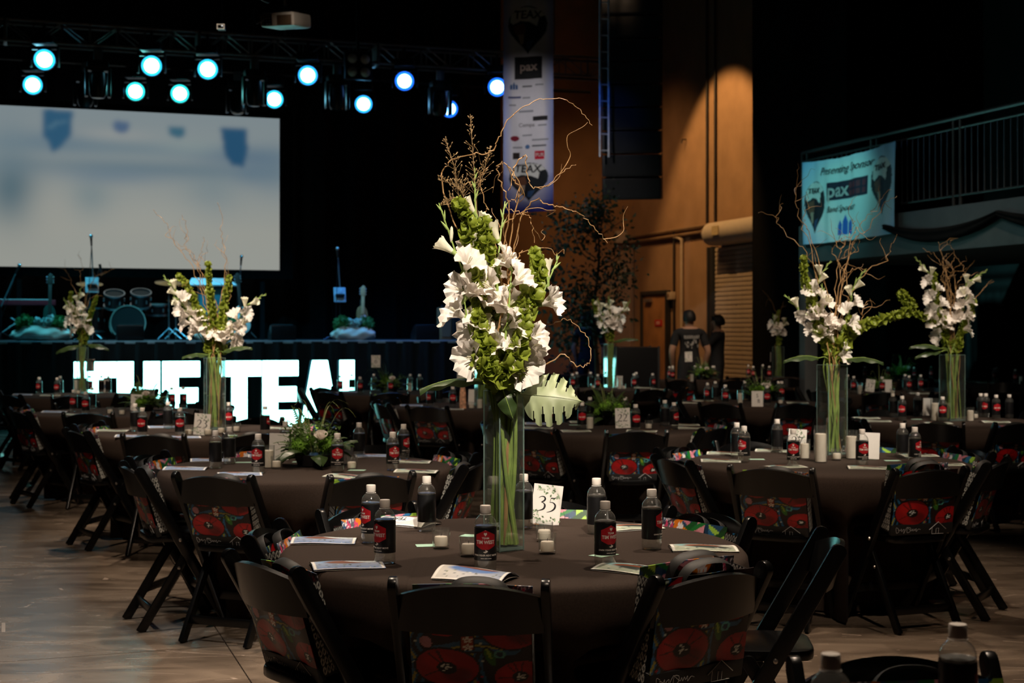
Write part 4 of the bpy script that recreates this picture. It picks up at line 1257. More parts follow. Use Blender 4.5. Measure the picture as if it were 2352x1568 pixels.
def leaf_cloud(n, fn, mat, s0, s1, seed, name='foliage'):
    rr = random.Random(seed)
    mb = MB()
    for _ in range(n):
        p = Vector(fn(rr))
        d = Vector((rr.gauss(0, 1), rr.gauss(0, 1), rr.gauss(0, .8))).normalized()
        s = d.orthogonal().normalized()
        s.rotate(Matrix.Rotation(rr.uniform(0, 6.28), 3, d))
        l = rr.uniform(s0, s1)
        nrm_ = d.cross(s) * l * .12
        mb.add([p, p + d * l * .5 + s * l * .3 + nrm_, p + d * l, p + d * l * .5 - s * l * .3 + nrm_], [(0, 1, 2, 3)])
    return mb.mesh(name, mat)
TY = 20.6
tx = P(1368, 600, TY).x
t = thing('leafy_tree', 'tall dark leafy tree in a pot behind the central flowers', 'tree', Matrix.Translation((tx, TY, 0)))
ob('pot', MB().lathe([(.16, 0), (.2, .05), (.24, .45), (.22, .46), (.20, .4), (.001, .4)], 20).mesh('pot', black_plastic), t)
ob('trunk', MB().tube(smoothpath([(0, 0, .35), (.02, .02, 1.0), (-.03, 0, 1.7), (.05, 0, 2.5), (.02, 0, 3.2)], 5), [.04 - .03 * i / 20 for i in range(21)], 8).mesh('trunk', bark), t)
rr0 = random.Random(5)
tips = []
for k in range(26):
    a, z0_ = rr0.uniform(0, 2 * PI), rr0.uniform(1.2, 2.9)
    L_ = rr0.uniform(.35, .75)
    e = Vector((math.cos(a) * L_ * .85, math.sin(a) * L_ * .7, z0_ + rr0.uniform(.1, .5)))
    ob('branch', MB().tube(smoothpath([(0, 0, z0_), (e.x * .5, e.y * .5, z0_ + .12), tuple(e)], 4), [.012, .011, .010, .009, .008, .007, .006, .005, .004], 5).mesh('branch', bark), t)
    tips.append(e)
f1 = ob('foliage', leaf_cloud(1500, lambda r: (lambda e: (e.x * (q := r.uniform(.3, 1.15)) + r.gauss(0, .09), e.y * q + r.gauss(0, .09), e.z + r.gauss(0, .16)))(r.choice(tips)), dark_leaf, .05, .10, 6), t)
f1['kind'] = 'stuff'
f2 = ob('foliage', leaf_cloud(330, lambda r: (r.gauss(-.52, .14), r.gauss(-.1, .1), r.uniform(1.0, 3.3)), euca, .07, .12, 8), t)
f2['kind'] = 'stuff'
t = thing('cypress_tree', 'narrow dark green cypress behind the standing helper', 'tree', Matrix.Translation((P(1336, 700, 25.6).x, 25.6, 0)))
ob('trunk', MB().tube([(0, 0, 0), (0, 0, 1.9)], .03, 8).mesh('trunk', bark), t)
fo = ob('foliage', leaf_cloud(900, lambda r: (lambda z, a: (math.cos(a) * .30 * (1 - ((z - 1.2) / 1.15) ** 2) ** .5 * r.uniform(.75, 1), math.sin(a) * .30 * (1 - ((z - 1.2) / 1.15) ** 2) ** .5 * r.uniform(.75, 1), z))(r.uniform(.1, 2.3), r.uniform(0, 6.28)), leafy('cypress_green', (.025, .06, .02), .6, .1), .06, .1, 9), t)
fo['kind'] = 'stuff'
# ------------------------------------------------------------------ shared materials
cloth_t = M('dark_brown_tablecloth', (.037, .0255, .020), .85, noise=(160, .16), spec=.12)
nt = cloth_t.node_tree       # pressed fold creases across the cloth
b = nt.nodes['Principled BSDF']
tc = [n for n in nt.nodes if n.type == 'TEX_COORD'][0]
sx = nt.nodes.new('ShaderNodeSeparateXYZ')
nt.links.new(tc.outputs['Object'], sx.inputs[0])
acc = None
for ax, off in (('X', -.30), ('X', .34), ('Y', -.22), ('Y', .31)):
    s1 = nt.nodes.new('ShaderNodeMath'); s1.operation = 'SUBTRACT'; s1.inputs[1].default_value = off
    nt.links.new(sx.outputs[ax], s1.inputs[0])
    s2 = nt.nodes.new('ShaderNodeMath'); s2.operation = 'ABSOLUTE'
    nt.links.new(s1.outputs[0], s2.inputs[0])
    s3 = nt.nodes.new('ShaderNodeMapRange'); s3.inputs['From Max'].default_value = .007; s3.inputs['To Min'].default_value = 1; s3.inputs['To Max'].default_value = 0
    nt.links.new(s2.outputs[0], s3.inputs['Value'])
    if acc is None:
        acc = s3.outputs[0]
    else:
        s4 = nt.nodes.new('ShaderNodeMath'); s4.operation = 'ADD'
        nt.links.new(acc, s4.inputs[0]); nt.links.new(s3.outputs[0], s4.inputs[1])
        acc = s4.outputs[0]
bp = nt.nodes.new('ShaderNodeBump')
bp.inputs['Strength'].default_value, bp.inputs['Distance'].default_value = .35, .004
nt.links.new(acc, bp.inputs['Height'])
nt.links.new(bp.outputs[0], b.inputs['Normal'])

chair_m = M('black_resin', (.0028, .0028, .003), .26, noise=(60, .15), spec=.38)
chrome = M('worn_chrome', (.55, .5, .45), .25, .9, noise=(40, .1))
clear = hazy_glass('clear_glass', (.985, .99, .985), (.8, .86, .83), .016, .05, 1.9)
pet = hazy_glass('clear_plastic', (.985, .985, .975), (.85, .83, .78), .055, .08, 2.6)  # pale haze in both stands for light outlining glass and bottles
water_m = glassy('still_water', (.95, .965, .94), .02, 1.0, 1.33)
wax = leafy('white_wax', (.93, .86, .76), .5, .35, (20, .03))
black_label = M('black_label_paper', (.006, .006, .007), .35, noise=(60, .1))
red_label = M('red_label_ink', (.42, .012, .02), .35, noise=(9, .15))
paper = M('white_card', (.80, .77, .73), .6, noise=(60, .02))
mint = M('mint_green_paper', (.36, .58, .46), .6, noise=(40, .03))

# ------------------------------------------------------------------ folding chair (faces +y)
TOPY, TOPZ, FY = -.255, .80, .20
def post_y(z): return TOPY + (TOPZ - z) * (FY - TOPY) / TOPZ
CHAIR = []
for s in (-1, 1):
    CHAIR.append(('post', MB().plank((s * .205, TOPY, TOPZ), (s * .205, FY, 0), .052, .024, (1, 0, 0)).mesh('post', chair_m, True, .004), None,
                  [('bolt', MB().lathe([(.009, 0), (.007, .005), (.001, .006)], 10, (s * .218, post_y(.44), .44), mat=Matrix.Rotation(s * PI / 2, 3, 'Y')).mesh('bolt', chrome))]))
    CHAIR.append(('leg', MB().plank((s * .176, .04, .445), (s * .176, -.235, 0), .044, .022, (1, 0, 0)).mesh('leg', chair_m, True, .004), None,
                  [('bolt', MB().lathe([(.009, 0), (.007, .005), (.001, .006)], 10, (s * .188, -.05, .30), mat=Matrix.Rotation(s * PI / 2, 3, 'Y')).mesh('bolt', chrome))]))
def seat_poly():
    out = []
    for i in range(40):
        a = 2 * PI * i / 40
        e = 5.0
        k = (abs(math.cos(a)) ** e + abs(math.sin(a)) ** e) ** (-1 / e)
        out.append((.162 * math.cos(a) * k, .205 * math.sin(a) * k + .02))
    return out
CHAIR.append(('seat', MB().prism(seat_poly(), .034, Matrix.Translation((0, 0, .425))).mesh('seat', chair_m, True, .008)))
def back_fn(a, b):
    s = a * 2 - 1
    z = .655 + b * (.098 + .038 * (1 - s * s))
    return Vector((s * .192, post_y(.72) - (z - .72) * .27 - .045 * (1 - s * s), z))
CHAIR.append(('backrest', shell(22, 7, back_fn, -.016, chair_m, name='backrest')))
CHAIR.append(('stretcher', MB().box((0, post_y(.17), .17), (.39, .018, .045)).mesh('stretcher', chair_m, True, .004)))
CHAIR.append(('stretcher', MB().box((0, -.175, .10), (.33, .018, .04)).mesh('stretcher', chair_m, True, .004)))

# ------------------------------------------------------------------ gift bag with painted flower print (front towards -y)
BW, BH, BD = .33, .30, .095
def bag_art(seed):
    r = random.Random(seed)
    p = Paint(84, 84, '1a0406')
    def poppy(x, y, s):
        an = r.uniform(-.4, .4)
        p.ell(x, y, s * 1.12, s * 1.02, '0a0304', an)
        p.ell(x, y, s * 1.04, s * .94, '9c0c12', an)
        p.ell(x - s * .3, y + s * .3, s * .5, s * .4, 'b31218', an, .5)
        p.ell(x + s * .35, y - s * .35, s * .5, s * .4, '6e080d', an, .5)
        for k in range(5):
            a = r.uniform(0, 6.28)
            p.line([(x, y), (x + math.cos(a) * s * .9, y + math.sin(a) * s * .85)], .007, '52060a')
        p.ell(x, y, s * .34, s * .32, '070405')
        for k in range(12):
            a, q = r.uniform(0, 6.28), r.uniform(0, s * .22)
            p.ell(x + math.cos(a) * q, y + math.sin(a) * q, .010, .010, 'dfe6e4')
    for pts in (((.56, 0), (.52, .3), (.58, .55), (.50, .8), (.56, 1)), ((.02, 0), (.08, .25), (.0, .5), (.08, .75), (.04, 1)), ((.24, .42), (.5, .5), (.84, .46))):
        q = [(a_.x, a_.y) for a_ in smoothpath([(x, y, 0) for x, y in pts], 6)]
        p.line(q, .092, '06090c')
        p.line(q, .072, '1f5f8a')
        p.line([(x + .022, y) for x, y in q], .020, '0a120c')
        p.line([(x - .03, y) for x, y in q], .012, 'a29a3a')
    for k in range(26):
        x, y = r.choice((.54, .05)) + r.uniform(-.06, .06), r.uniform(0, 1)
        p.ell(x, y, .014, .014, r.choice(('b8c8c0', 'a81c2a', '7fa83a', '0e3a5a')))
    poppy(.26, .80, .21); poppy(.30, .22, .25); poppy(.84, .70, .25); poppy(.90, .12, .20)
    p.ell(.66, .36, .055, .13, '0c1410', .3); p.ell(.66, .36, .04, .11, '2f6a22', .3); p.ell(.65, .40, .015, .07, '8fae2e', .3)
    p.box(.42, .44, .54, .62, '0c0c10'); p.box(.43, .455, .53, .605, 'a5441a')
    for x, y in ((.48, .57), (.48, .48)):
        for k in range(5):
            a = 2 * PI * k / 5 + .3
            p.ell(x + math.cos(a) * .026, y + math.sin(a) * .026, .018, .012, 'ece8e0', a)
    p.ell(.13, .52, .05, .07, 'b8808c', .2); p.line([(.66, .9), (.72, .96), (.78, .9)], .018, 'd8ce7a'); p.ell(.74, .40, .05, .05, '4a9a92', .5); p.ell(.74, .40, .03, .03, '0e2c40', .5)
    return p
def side_art():
    p = Paint(30, 60, '161618')
    for i in range(5):
        for j in range(10):
            x, y = (i + .5) / 5, (j + .5) / 10
            p.ell(x, y, .085, .04, 'd8d8d0'); p.ell(x, y, .05, .022, '2a2a30')
    return p
def top_art(seed=5):
    p = Paint(100, 16, '23486a')
    r = random.Random(seed)
    for x, c in ((.02, '8cc63a'), (.06, '15361a'), (.10, 'a6d64a'), (.15, '1c4a1e'), (.19, '2a6a9a'), (.30, '183a5a'), (.36, 'e39aa8'), (.44, 'd27f92'), (.50, '1f7a34'), (.58, '185a28'), (.64, 'e0851c'), (.74, 'd8741a'), (.80, '4a4a56'), (.90, '5a5a66'), (.97, '303038')):
        p.ell(x, r.uniform(.3, .7), .055, .8, c, r.uniform(-.5, .5))
    for x in (.66, .70, .83, .92):
        for k in range(5):
            a = 2 * PI * k / 5
            p.ell(x + math.cos(a) * .018, .5 + math.sin(a) * .25, .013, .15, 'e8e6ea' if x < .8 else 'c8406a')
    for k in range(30):
        p.ell(r.uniform(.78, 1), r.uniform(0, 1), .008, .06, 'd8d4dc')
    return p
art_m = M('printed_bag_fabric', (.5, .5, .5), .42, attr=True, noise=(80, .05))
bag_black = M('black_bag_fabric', (.007, .007, .007), .6, noise=(50, .2))
def bag_kit(seed):
    zb = .05
    front = shell(84, 84, lambda a, b: (-BW / 2 + BW * a, -BD / 2 - .012 * math.sin(PI * a) * math.sin(PI * b) - .003 * math.sin(14 * a + seed), zb + (BH - zb) * b), .0025, art_m, bag_art(seed).flat(), 'front_panel')
    back = shell(100, 16, lambda a, b: (-BW / 2 + BW * a, BD / 2 - .02 + .01 * math.sin(PI * a), BH - .06 + .07 * b), .0025, art_m, top_art(seed).flat(), 'back_panel')
    kit = [('front_panel', front), ('back_panel', back),
           ('body', MB().box((0, .004, BH / 2 - .012), (BW - .012, BD - .022, BH - .03)).mesh('body', bag_black, True, .02)),
           ('bottom_band', MB().box((0, -BD / 2 + .008, zb / 2 + .002), (BW, .024, zb)).mesh('bottom_band', bag_black, True, .006), None,
            [('signature', SIGN, frame((-.085, -BD / 2 - .006, .026), (.8, 0, 0), (0, 0, .8), (0, -1, 0))), ('house_logo', HOUSE, frame((.08, -BD / 2 - .006, .018), (1, 0, 0), (0, 0, 1), (0, -1, 0)))])]
    for s in (-1, 1):
        kit.append(('side_panel', shell(30, 60, lambda a, b, s=s: (s * (BW / 2 + .001), (-BD / 2 + .014 + (BD - .03) * a) * s, .02 + (BH - .03) * b), .002, art_m, side_art().flat(), 'side_panel')))
    for y, dx in ((-BD / 2 + .01, .0), (BD / 2 - .02, .02)):
        pts = smoothpath([(-.09 + dx, y, BH - .10), (-.085 + dx, y - .004, BH - .01), (-.05 + dx, y - .012, BH + .03), (.03 + dx, y - .02, BH + .035), (.08 + dx, y - .01, BH + .0), (.09 + dx, y, BH - .1)], 5)
        kit.append(('handle', MB().tube(pts, .016, 8, flat=.16).mesh('handle', bag_black)))
    return kit
def scribble(pts, r, mat, name):
    return MB().tube(smoothpath([(x, y, 0) for x, y in pts], 4), r, 4, flat=.4).mesh(name, mat)
silver = M('silver_ink', (.5, .5, .5), .4, noise=(30, .05))
SIGN = scribble([(-.06, .012), (-.075, .018), (-.07, -.012), (-.055, -.006), (-.06, .008), (-.045, 0), (-.04, .01), (-.036, -.006), (-.028, .004), (-.02, .006), (-.022, -.018), (-.01, .006), (.0, .018), (.0, -.012), (.02, -.008), (.022, .012), (.002, .016), (.028, -.004), (.034, .006), (.04, -.006), (.046, .006), (.052, -.004), (.06, .008), (.062, -.01), (.075, .004), (.09, .0)], .0011, silver, 'signature')
HOUSE = MB().tube([(-.045, .005, 0), (0, .04, 0), (.045, .005, 0)], .0014, 4).tube([(-.03, .014, 0), (-.03, -.015, 0), (.035, -.015, 0)], .001, 4).tube([(-.008, -.014, 0), (-.008, .01, 0), (.006, .01, 0), (.006, -.014, 0)], .001, 4).mesh('house_logo', silver)
BAGS = [bag_kit(k) for k in (1, 2, 3)]

# ------------------------------------------------------------------ water bottle
BR = .0325
bprof = [(.020, .0), (.029, .002), (.0325, .008), (.0325, .060), (.0318, .0605), (.0318, .133), (.0325, .134), (.0325, .139), (.0312, .147), (.0280, .155), (.0225, .162), (.0165, .167), (.0148, .170), (.0148, .180)]
b_body = MB().lathe(bprof, 28, caps=(True, False)).mesh('body', pet)
b_water = MB().lathe([(.019, .003), (.030, .006), (.0308, .02), (.0308, .1375)], 24, caps=(True, False)).mesh('water', water_m)
b_cap = MB().lathe([(.0152, .172), (.0158, .174), (.0158, .193), (.0148, .1955), (.001, .196)], 24).mesh('cap', M('white_bottle_cap', (.82, .76, .70), .4, noise=(60, .03)))
b_neck = MB().lathe([(.0165, .1685), (.0175, .1695), (.0165, .1705)], 24).mesh('neck_ring', white_plastic)
LZ0, LZ1 = .036, .132
b_label = MB().lathe([(.0331, LZ0), (.0333, LZ0 + .001), (.0333, LZ1 - .001), (.0331, LZ1)], 40).mesh('label', black_label)
def on_bottle(me, zc, r=.0337):
    """wrap a flat xy mesh round the bottle, facing -y, centred at height zc"""
    def fn(c):
        a = c.x / .0333
        return Vector((math.sin(a) * (r + c.z), -math.cos(a) * (r + c.z), zc + c.y))
    return warp(me, fn)
hexg = MB()
hp = [(0, .030), (.031, .016), (.031, -.016), (.010, -.027), (-.010, -.027), (-.031, -.016), (-.031, .016)]
def hex_grid():
    mb = MB()
    n = 16
    rows = []
    ys = sorted(set([y for _, y in hp] + [-.027 + .057 * i / 20 for i in range(21)]))
    def half(y):
        if y > .016: return .031 * (.030 - y) / .014
        if y > -.016: return .031
        return .010 + .021 * (y + .027) / .011
    for y in ys:
        h = max(half(y), .0004)
        rows.append([Vector((-h + 2 * h * i / n, y, 0)) for i in range(n + 1)])
    v = [p for r_ in rows for p in r_]
    mb.add(v, [(j * (n + 1) + i, j * (n + 1) + i + 1, (j + 1) * (n + 1) + i + 1, (j + 1) * (n + 1) + i) for j in range(len(rows) - 1) for i in range(n)])
    return mb.mesh('red_badge', red_label)
b_hex = on_bottle(hex_grid(), .096)
b_surf = MB().lathe([(.0308, .1375), (.0300, .1368), (.0001, .1366)], 24).mesh('water_surface', glassy('water_surface_sheen', (.80, .80, .76), .25, 5.0))
cream_ink = M('cream_ink', (.72, .66, .60), .45, noise=(60, .04))
def btext(s, size, zc, bold=0.0, sq=1.0, r=.0340):
    return on_bottle(text_mesh(s, size, cream_ink, bold, squash=sq, depth=.0002), zc, r)
b_sub = [('lettering', btext('TEAM', .0085, .1025, .0002)), ('lettering', btext('TIM WEST', .0145, .0905, .0004, .86)), ('lettering', btext('OWN YOUR NEXT MOVE', .0068, .0520, .0002, .98)),
         ('fine_print', on_bottle(MB().box((-.009, 0, 0), (.010, .0018, .0002)).box((.002, 0, 0), (.009, .0018, .0002)).box((.013, 0, 0), (.010, .0018, .0002)).mesh('fine_print', cream_ink, False), .0430, .0340)),
         ('emblem', on_bottle(MB().prism([(-.004, .005), (-.0045, .0), (0, -.006), (.0045, 0), (.004, .005), (0, .003)], .0002).mesh('emblem', cream_ink, False), .1145, .0340)),
         ('emblem', on_bottle(MB().prism([(-.007, -.002), (.001, .0005), (-.001, .005), (.007, .001), (.006, -.002), (-.001, -.005)], .0002).mesh('emblem', cream_ink, False), .0640, .0340))]
BOTTLE = [('body', b_body), ('water', b_water, None, [('water_surface', b_surf)]), ('neck_ring', b_neck), ('cap', b_cap), ('label', b_label, None, [('red_badge', b_hex)] + b_sub)]
BOTTLE_FAR = [('body', b_body), ('water', b_water, None, [('water_surface', b_surf)]), ('cap', b_cap), ('label', b_label, None, [('red_badge', b_hex), b_sub[1]])]

# ------------------------------------------------------------------ candles
VOTIVE = [('glass', MB().lathe([(.026, 0), (.0275, .003), (.0300, .066), (.0285, .066), (.0262, .010), (.001, .009)], 28, caps=(True, False)).mesh('glass', clear)),
          ('candle', MB().lathe([(.0001, .010), (.021, .010), (.0215, .013), (.0215, .036), (.0195, .0395), (.006, .041), (.0001, .041)], 24).mesh('candle', wax), None,
           [('wick', MB().tube([(0, 0, .04), (.001, 0, .049)], .0009, 5).mesh('wick', black_print))])]
def pillar(h, r=.026, glass=True, gh=None):
    k = [('candle', MB().lathe([(.0001, .004), (r, .004), (r, h - .003), (r - .003, h), (.0001, h - .002)], 24).mesh('candle', wax), None, [('wick', MB().tube([(0, 0, h - .003), (.001, 0, h + .008)], .0009, 5).mesh('wick', black_print))])]
    if glass:
        g = gh or h * 1.28
        k.append(('glass', MB().lathe([(r + .004, 0), (r + .006, .002), (r + .007, g), (r + .0055, g), (r + .0045, .006), (.001, .005)], 28, caps=(True, False)).mesh('glass', clear)))
    return k

# ------------------------------------------------------------------ programmes
def prog_art(v):
    p = Paint(54, 40, 'cfccc4')
    r = random.Random(40 + v)
    if v == 0:
        p.put(np.clip(.95 - p.v, 0, 1) * .9, '4a78b8')
        p.ell(.45, .55, .38, .26, '7fa3cc', .1, .4); p.ell(.50, .50, .32, .18, '7d4e30', .25, .3); p.ell(.72, .66, .24, .2, 'cfdade', .2, .2)
    elif v == 1:
        p.put(np.clip(1 - p.v * 1.1, 0, 1) * .7, '6d8a68')
        p.ell(.42, .58, .34, .27, '7fb0b6', .2, .3); p.ell(.48, .48, .28, .15, '8a4520', .1, .3); p.ell(.6, .34, .30, .11, '2a3632', -.1, .3)
    else:
        p.put(np.clip(p.u * 1.0, 0, 1) * .7, '4a74ae')
        p.ell(.5, .42, .34, .17, '4a76b8', .05, .3); p.ell(.52, .52, .32, .10, '6e3f2e', -.08, .3); p.ell(.58, .7, .3, .14, 'dfe6e8', -.1, .2)
    for k in range(26):
        a, b_ = r.uniform(0, 1), r.uniform(0, .3)
        p.ell(a, b_, .02, .016, r.choice(('3c4a34', '6a7a58', '4a5a66', 'c8ccc0')), r.uniform(0, 3))
    for k in range(16):
        p.ell(r.uniform(.8, 1), r.uniform(0, 1), .02, .018, r.choice(('5a6a52', '8a9488')), r.uniform(0, 3))
    p.line([(.02, .02), (.98, .02), (.98, .98), (.02, .98), (.02, .02)], .02, 'f0eee8')
    return p.flat()
prog_m = M('printed_programme_paper', (.7, .7, .7), .45, attr=True, noise=(70, .03))
ink = M('dark_ink', (.03, .03, .035), .5, noise=(40, .05))
PW, PH = .215, .14
def prog_kit(v, curl):
    def top(a, b):
        return (PW * (a - .5), PH * (b - .5), .004 + curl * math.sin(PI * min(1, b * 1.0)) * (1 - .25 * a) + .002 * math.sin(5 * a))
    tp_ = shell(54, 40, top, .0008, prog_m, prog_art(v), 'cover')
    lt = text_mesh('TEAX', .030, ink, .0006, squash=1.1)
    warp(lt, lambda c: Vector((c.x + .02, c.y + .03, top((c.x + .02) / PW + .5, (c.y + .03) / PH + .5)[2] + .0006)))
    return [('cover', tp_, None, [('lettering', lt)]), ('pages', shell(10, 10, lambda a, b: (PW * (a - .5) * .985, PH * (b - .5) * .985, .0016 + curl * .25 * math.sin(PI * b)), .0012, paper, name='pages'))]
PROGS = [prog_kit(0, .010), prog_kit(1, .008), prog_kit(2, .028)]

# ------------------------------------------------------------------ table number cards
leaf_ink = [M('sage_ink', (.22, .33, .19), .6, noise=(40, .2)), M('olive_ink', (.10, .15, .08), .6, noise=(40, .2)), M('pale_sage_ink', (.38, .47, .34), .6, noise=(40, .1))]
def leaf_print(w_, h_, seed):
    r = random.Random(seed)
    mb = MB()
    for cx, cy, n in ((.66, .88, 16), (.86, .72, 11), (.12, .30, 14), (.28, .12, 18), (.76, .1, 8), (.34, .90, 6)):
        for k in range(n):
            x, y, a, l = cx + r.gauss(0, .10), cy + r.gauss(0, .055), r.uniform(0, 6.28), r.uniform(.07, .125)
            if not (.03 < x < .97 and .03 < y < .97):
                continue
            pts = [(0, 0), (l * .5, l * .3), (l, 0), (l * .5, -l * .3)]
            mb.add([((x - .5) * w_ + (u * math.cos(a) - v_ * math.sin(a)) * w_, (y - .5) * h_ + (u * math.sin(a) + v_ * math.cos(a)) * w_, .0001 * (k % 3)) for u, v_ in pts], [(0, 3, 2, 1)], k % 3)
    return mb.mesh('leaf_print', leaf_ink, False)
CWD, CHT = .108, .145
LEAFP = leaf_print(CWD, CHT, 3)
def card_kit(s, number=True, plain=False, leaves=True):
    face = [('figures', figures(s, .052, black_print) if number else text_mesh(s, .05, black_print, 0, squash=.9), frame((0, -.0012, CHT * .52), (1, 0, 0), (0, 0, 1), (0, -1, 0)))] if s else []
    if s == '35':
        face.append(('lettering', text_mesh('Table', .014, MATS['sage_ink'], 0, shear=.4), frame((-.028, -.0012, CHT * .87), (1, 0, 0), (0, 0, 1), (0, -1, 0))))
    if leaves:
        face.append(('leaf_print', LEAFP, frame((0, -.0011, CHT / 2), (1, 0, 0), (0, 0, 1), (0, -1, 0))))
    return [('card', MB().box((0, 0, CHT / 2), (CWD, .0016, CHT)).mesh('card', paper, False), None, face)]
acr = glassy('acrylic_holder', (.95, .97, .97), .04, 1.6)
# ------------------------------------------------------------------ tables: name -> (px centre, distance, description, chair start angle, chairs, bags)
RT = .762
TB = {
    'A': (1180, 4.69, 'table thirty-five', -98, 8, (0, 1, 3, 4, 5, 6, 7)),
    'B': (706, 7.45, 'the moss fern table', -107, 8, (0, 1, 2, 3, 5, 6, 7)),
    'C': (1900, 7.75, 'table twenty-seven', -118, 8, (0, 1, 2, 3, 4, 6, 7)),
    'D': (470, 10.1, 'table twenty-three', -100, 8, (0, 1, 6, 7, 3)),
    'E': (279, 12.5, 'the left leafy table', -92, 8, (0, 1, 6, 7)),
    'F': (183, 15.7, 'the far left vase table', -80, 6, ()),
    'G': (1084, 13.5, 'table fifteen', -112, 7, (0, 1, 7)),
    'H': (877, 16.4, 'table six', -125, 6, (0, 1)),
    'I': (1400, 10.4, 'table twenty-two', -128, 8, (0, 1, 2, 3)),
    'J': (1400, 17.2, 'the teal-edged vase table', -105, 5, ()),
    'K': (1600, 20.4, 'table one', -110, 4, (0,)),
    'L': (1733, 14.0, 'the SB card table', -118, 7, (0, 1)),
    'M': (1372, 22.9, 'the table by the stage end', -100, 3, ()),
    'N': (2177, 11.2, 'the right vase table', -116, 8, (0, 1, 7)),
    'O': (2020, 16.4, 'table seventeen', -100, 6, (0,)),
    'P': (2072, 20.5, 'the table behind seventeen', -95, 4, ()),
    'Q': (2296, 19.6, 'the far right table', -105, 5, ()),
    'S': (1782, 21.3, 'the roller door vase table', -90, 3, ()),
}
CTR = {k: Vector(((v[0] - 1176) / F * v[1], v[1], 0)) for k, v in TB.items()}
CTR['V'] = Vector((.98, 1.98, 0))
TB['V'] = (0, 1.98, 'the dark corner table', 100, 0, ())

def cloth_mesh(angles, seed):
    r = random.Random(seed)
    ph = [r.uniform(0, 6.28) for _ in range(4)]
    n = 144
    prof = [(0.001, TZ), (.2, TZ), (.45, TZ), (.62, TZ), (.70, TZ), (.738, TZ - .001), (.752, TZ - .006), (.762, TZ - .018), (.766, TZ - .045)]
    zs = [.66, .58, .52, .47, .42, .34, .24, .14, .07, .012]
    mb = MB()
    v, f = [], []
    def fold(a): return .5 * math.sin(9 * a + ph[0]) + .3 * math.sin(16 * a + ph[1]) + .2 * math.sin(5 * a + ph[2])
    for rr_, z in prof:
        v += [(rr_ * math.cos(2 * PI * j / n), rr_ * math.sin(2 * PI * j / n), z) for j in range(n)]
    for z in zs:
        d = (TZ - z) / TZ
        for j in range(n):
            a = 2 * PI * j / n
            rr_ = .768 + .03 * d + fold(a) * .045 * d
            pull = 0
            for an in angles:
                da = abs((a - an + PI) % (2 * PI) - PI)
                pull = max(pull, min(1, max(0, (rad(26) - da) / rad(9))))
            k = min(1, max(0, (.60 - z) / .13))
            k = k * k * (3 - 2 * k) * pull
            rr_ = rr_ * (1 - k) + (.395 + fold(a) * .012) * k
            v.append((rr_ * math.cos(a), rr_ * math.sin(a), z))
    R_ = len(prof) + len(zs)
    for i in range(R_ - 1):
        for j in range(n):
            k = (j + 1) % n
            f.append((i * n + j, i * n + k, (i + 1) * n + k, (i + 1) * n + j)[::-1])
    return mb.add(v, f).mesh('tablecloth', cloth_t, True, angle=80)

def where(a):
    """words for a place round a table, seen from the camera (angle from +x)"""
    a = (math.degrees(a) + 360) % 360
    k = int(((a + 22.5) % 360) // 45)
    return ['right side', 'far right side', 'far side', 'far left side', 'left side', 'near left side', 'near side', 'near right side'][k]

ttop = MB().lathe([(.001, TZ - .04), (.74, TZ - .04), (.74, TZ - .012), (.001, TZ - .012)], 40).mesh('tabletop', M('plywood', (.35, .24, .13), .6, noise=(6, .15)))
tleg = MB().tube([(0, 0, .0), (0, 0, TZ - .04)], .016, 8).mesh('leg', black_metal)
TLABEL = {'A': 'round table in dark cloth with card thirty-five and the tallest flowers', 'B': 'round table in dark cloth carrying the leafy fern centrepiece before table twenty-three', 'C': 'round table in dark cloth with card twenty-seven and pillar candles',
          'D': 'round table in dark cloth with card twenty-three and a tall vase', 'E': 'round table in dark cloth with leafy greens left behind table twenty-three', 'F': 'round table in dark cloth with a tall vase at the far left',
          'G': 'round table in dark cloth with card fifteen behind the main vase', 'H': 'round table in dark cloth with card six before the glowing letters', 'I': 'round table in dark cloth with card twenty-two and arching leaves',
          'J': 'round table in dark cloth with a teal-edged vase before the black case', 'K': 'round table in dark cloth with card one on a rod', 'L': 'round table in dark cloth with the SB card',
          'M': 'small far table in dark cloth beside the stage end', 'N': 'round table in dark cloth with a vase behind table twenty-seven', 'O': 'round table in dark cloth with card seventeen', 'P': 'round table in dark cloth far behind table seventeen',
          'Q': 'round table in dark cloth at the far right under the balcony', 'S': 'farthest round table in dark cloth beside the roller door', 'V': 'round table in dark cloth cut off at the lower right corner'}
ANG = {}
pull_out = {('A', 2): 1.12, ('A', 5): .97, ('A', 3): .97, ('A', 6): .93}
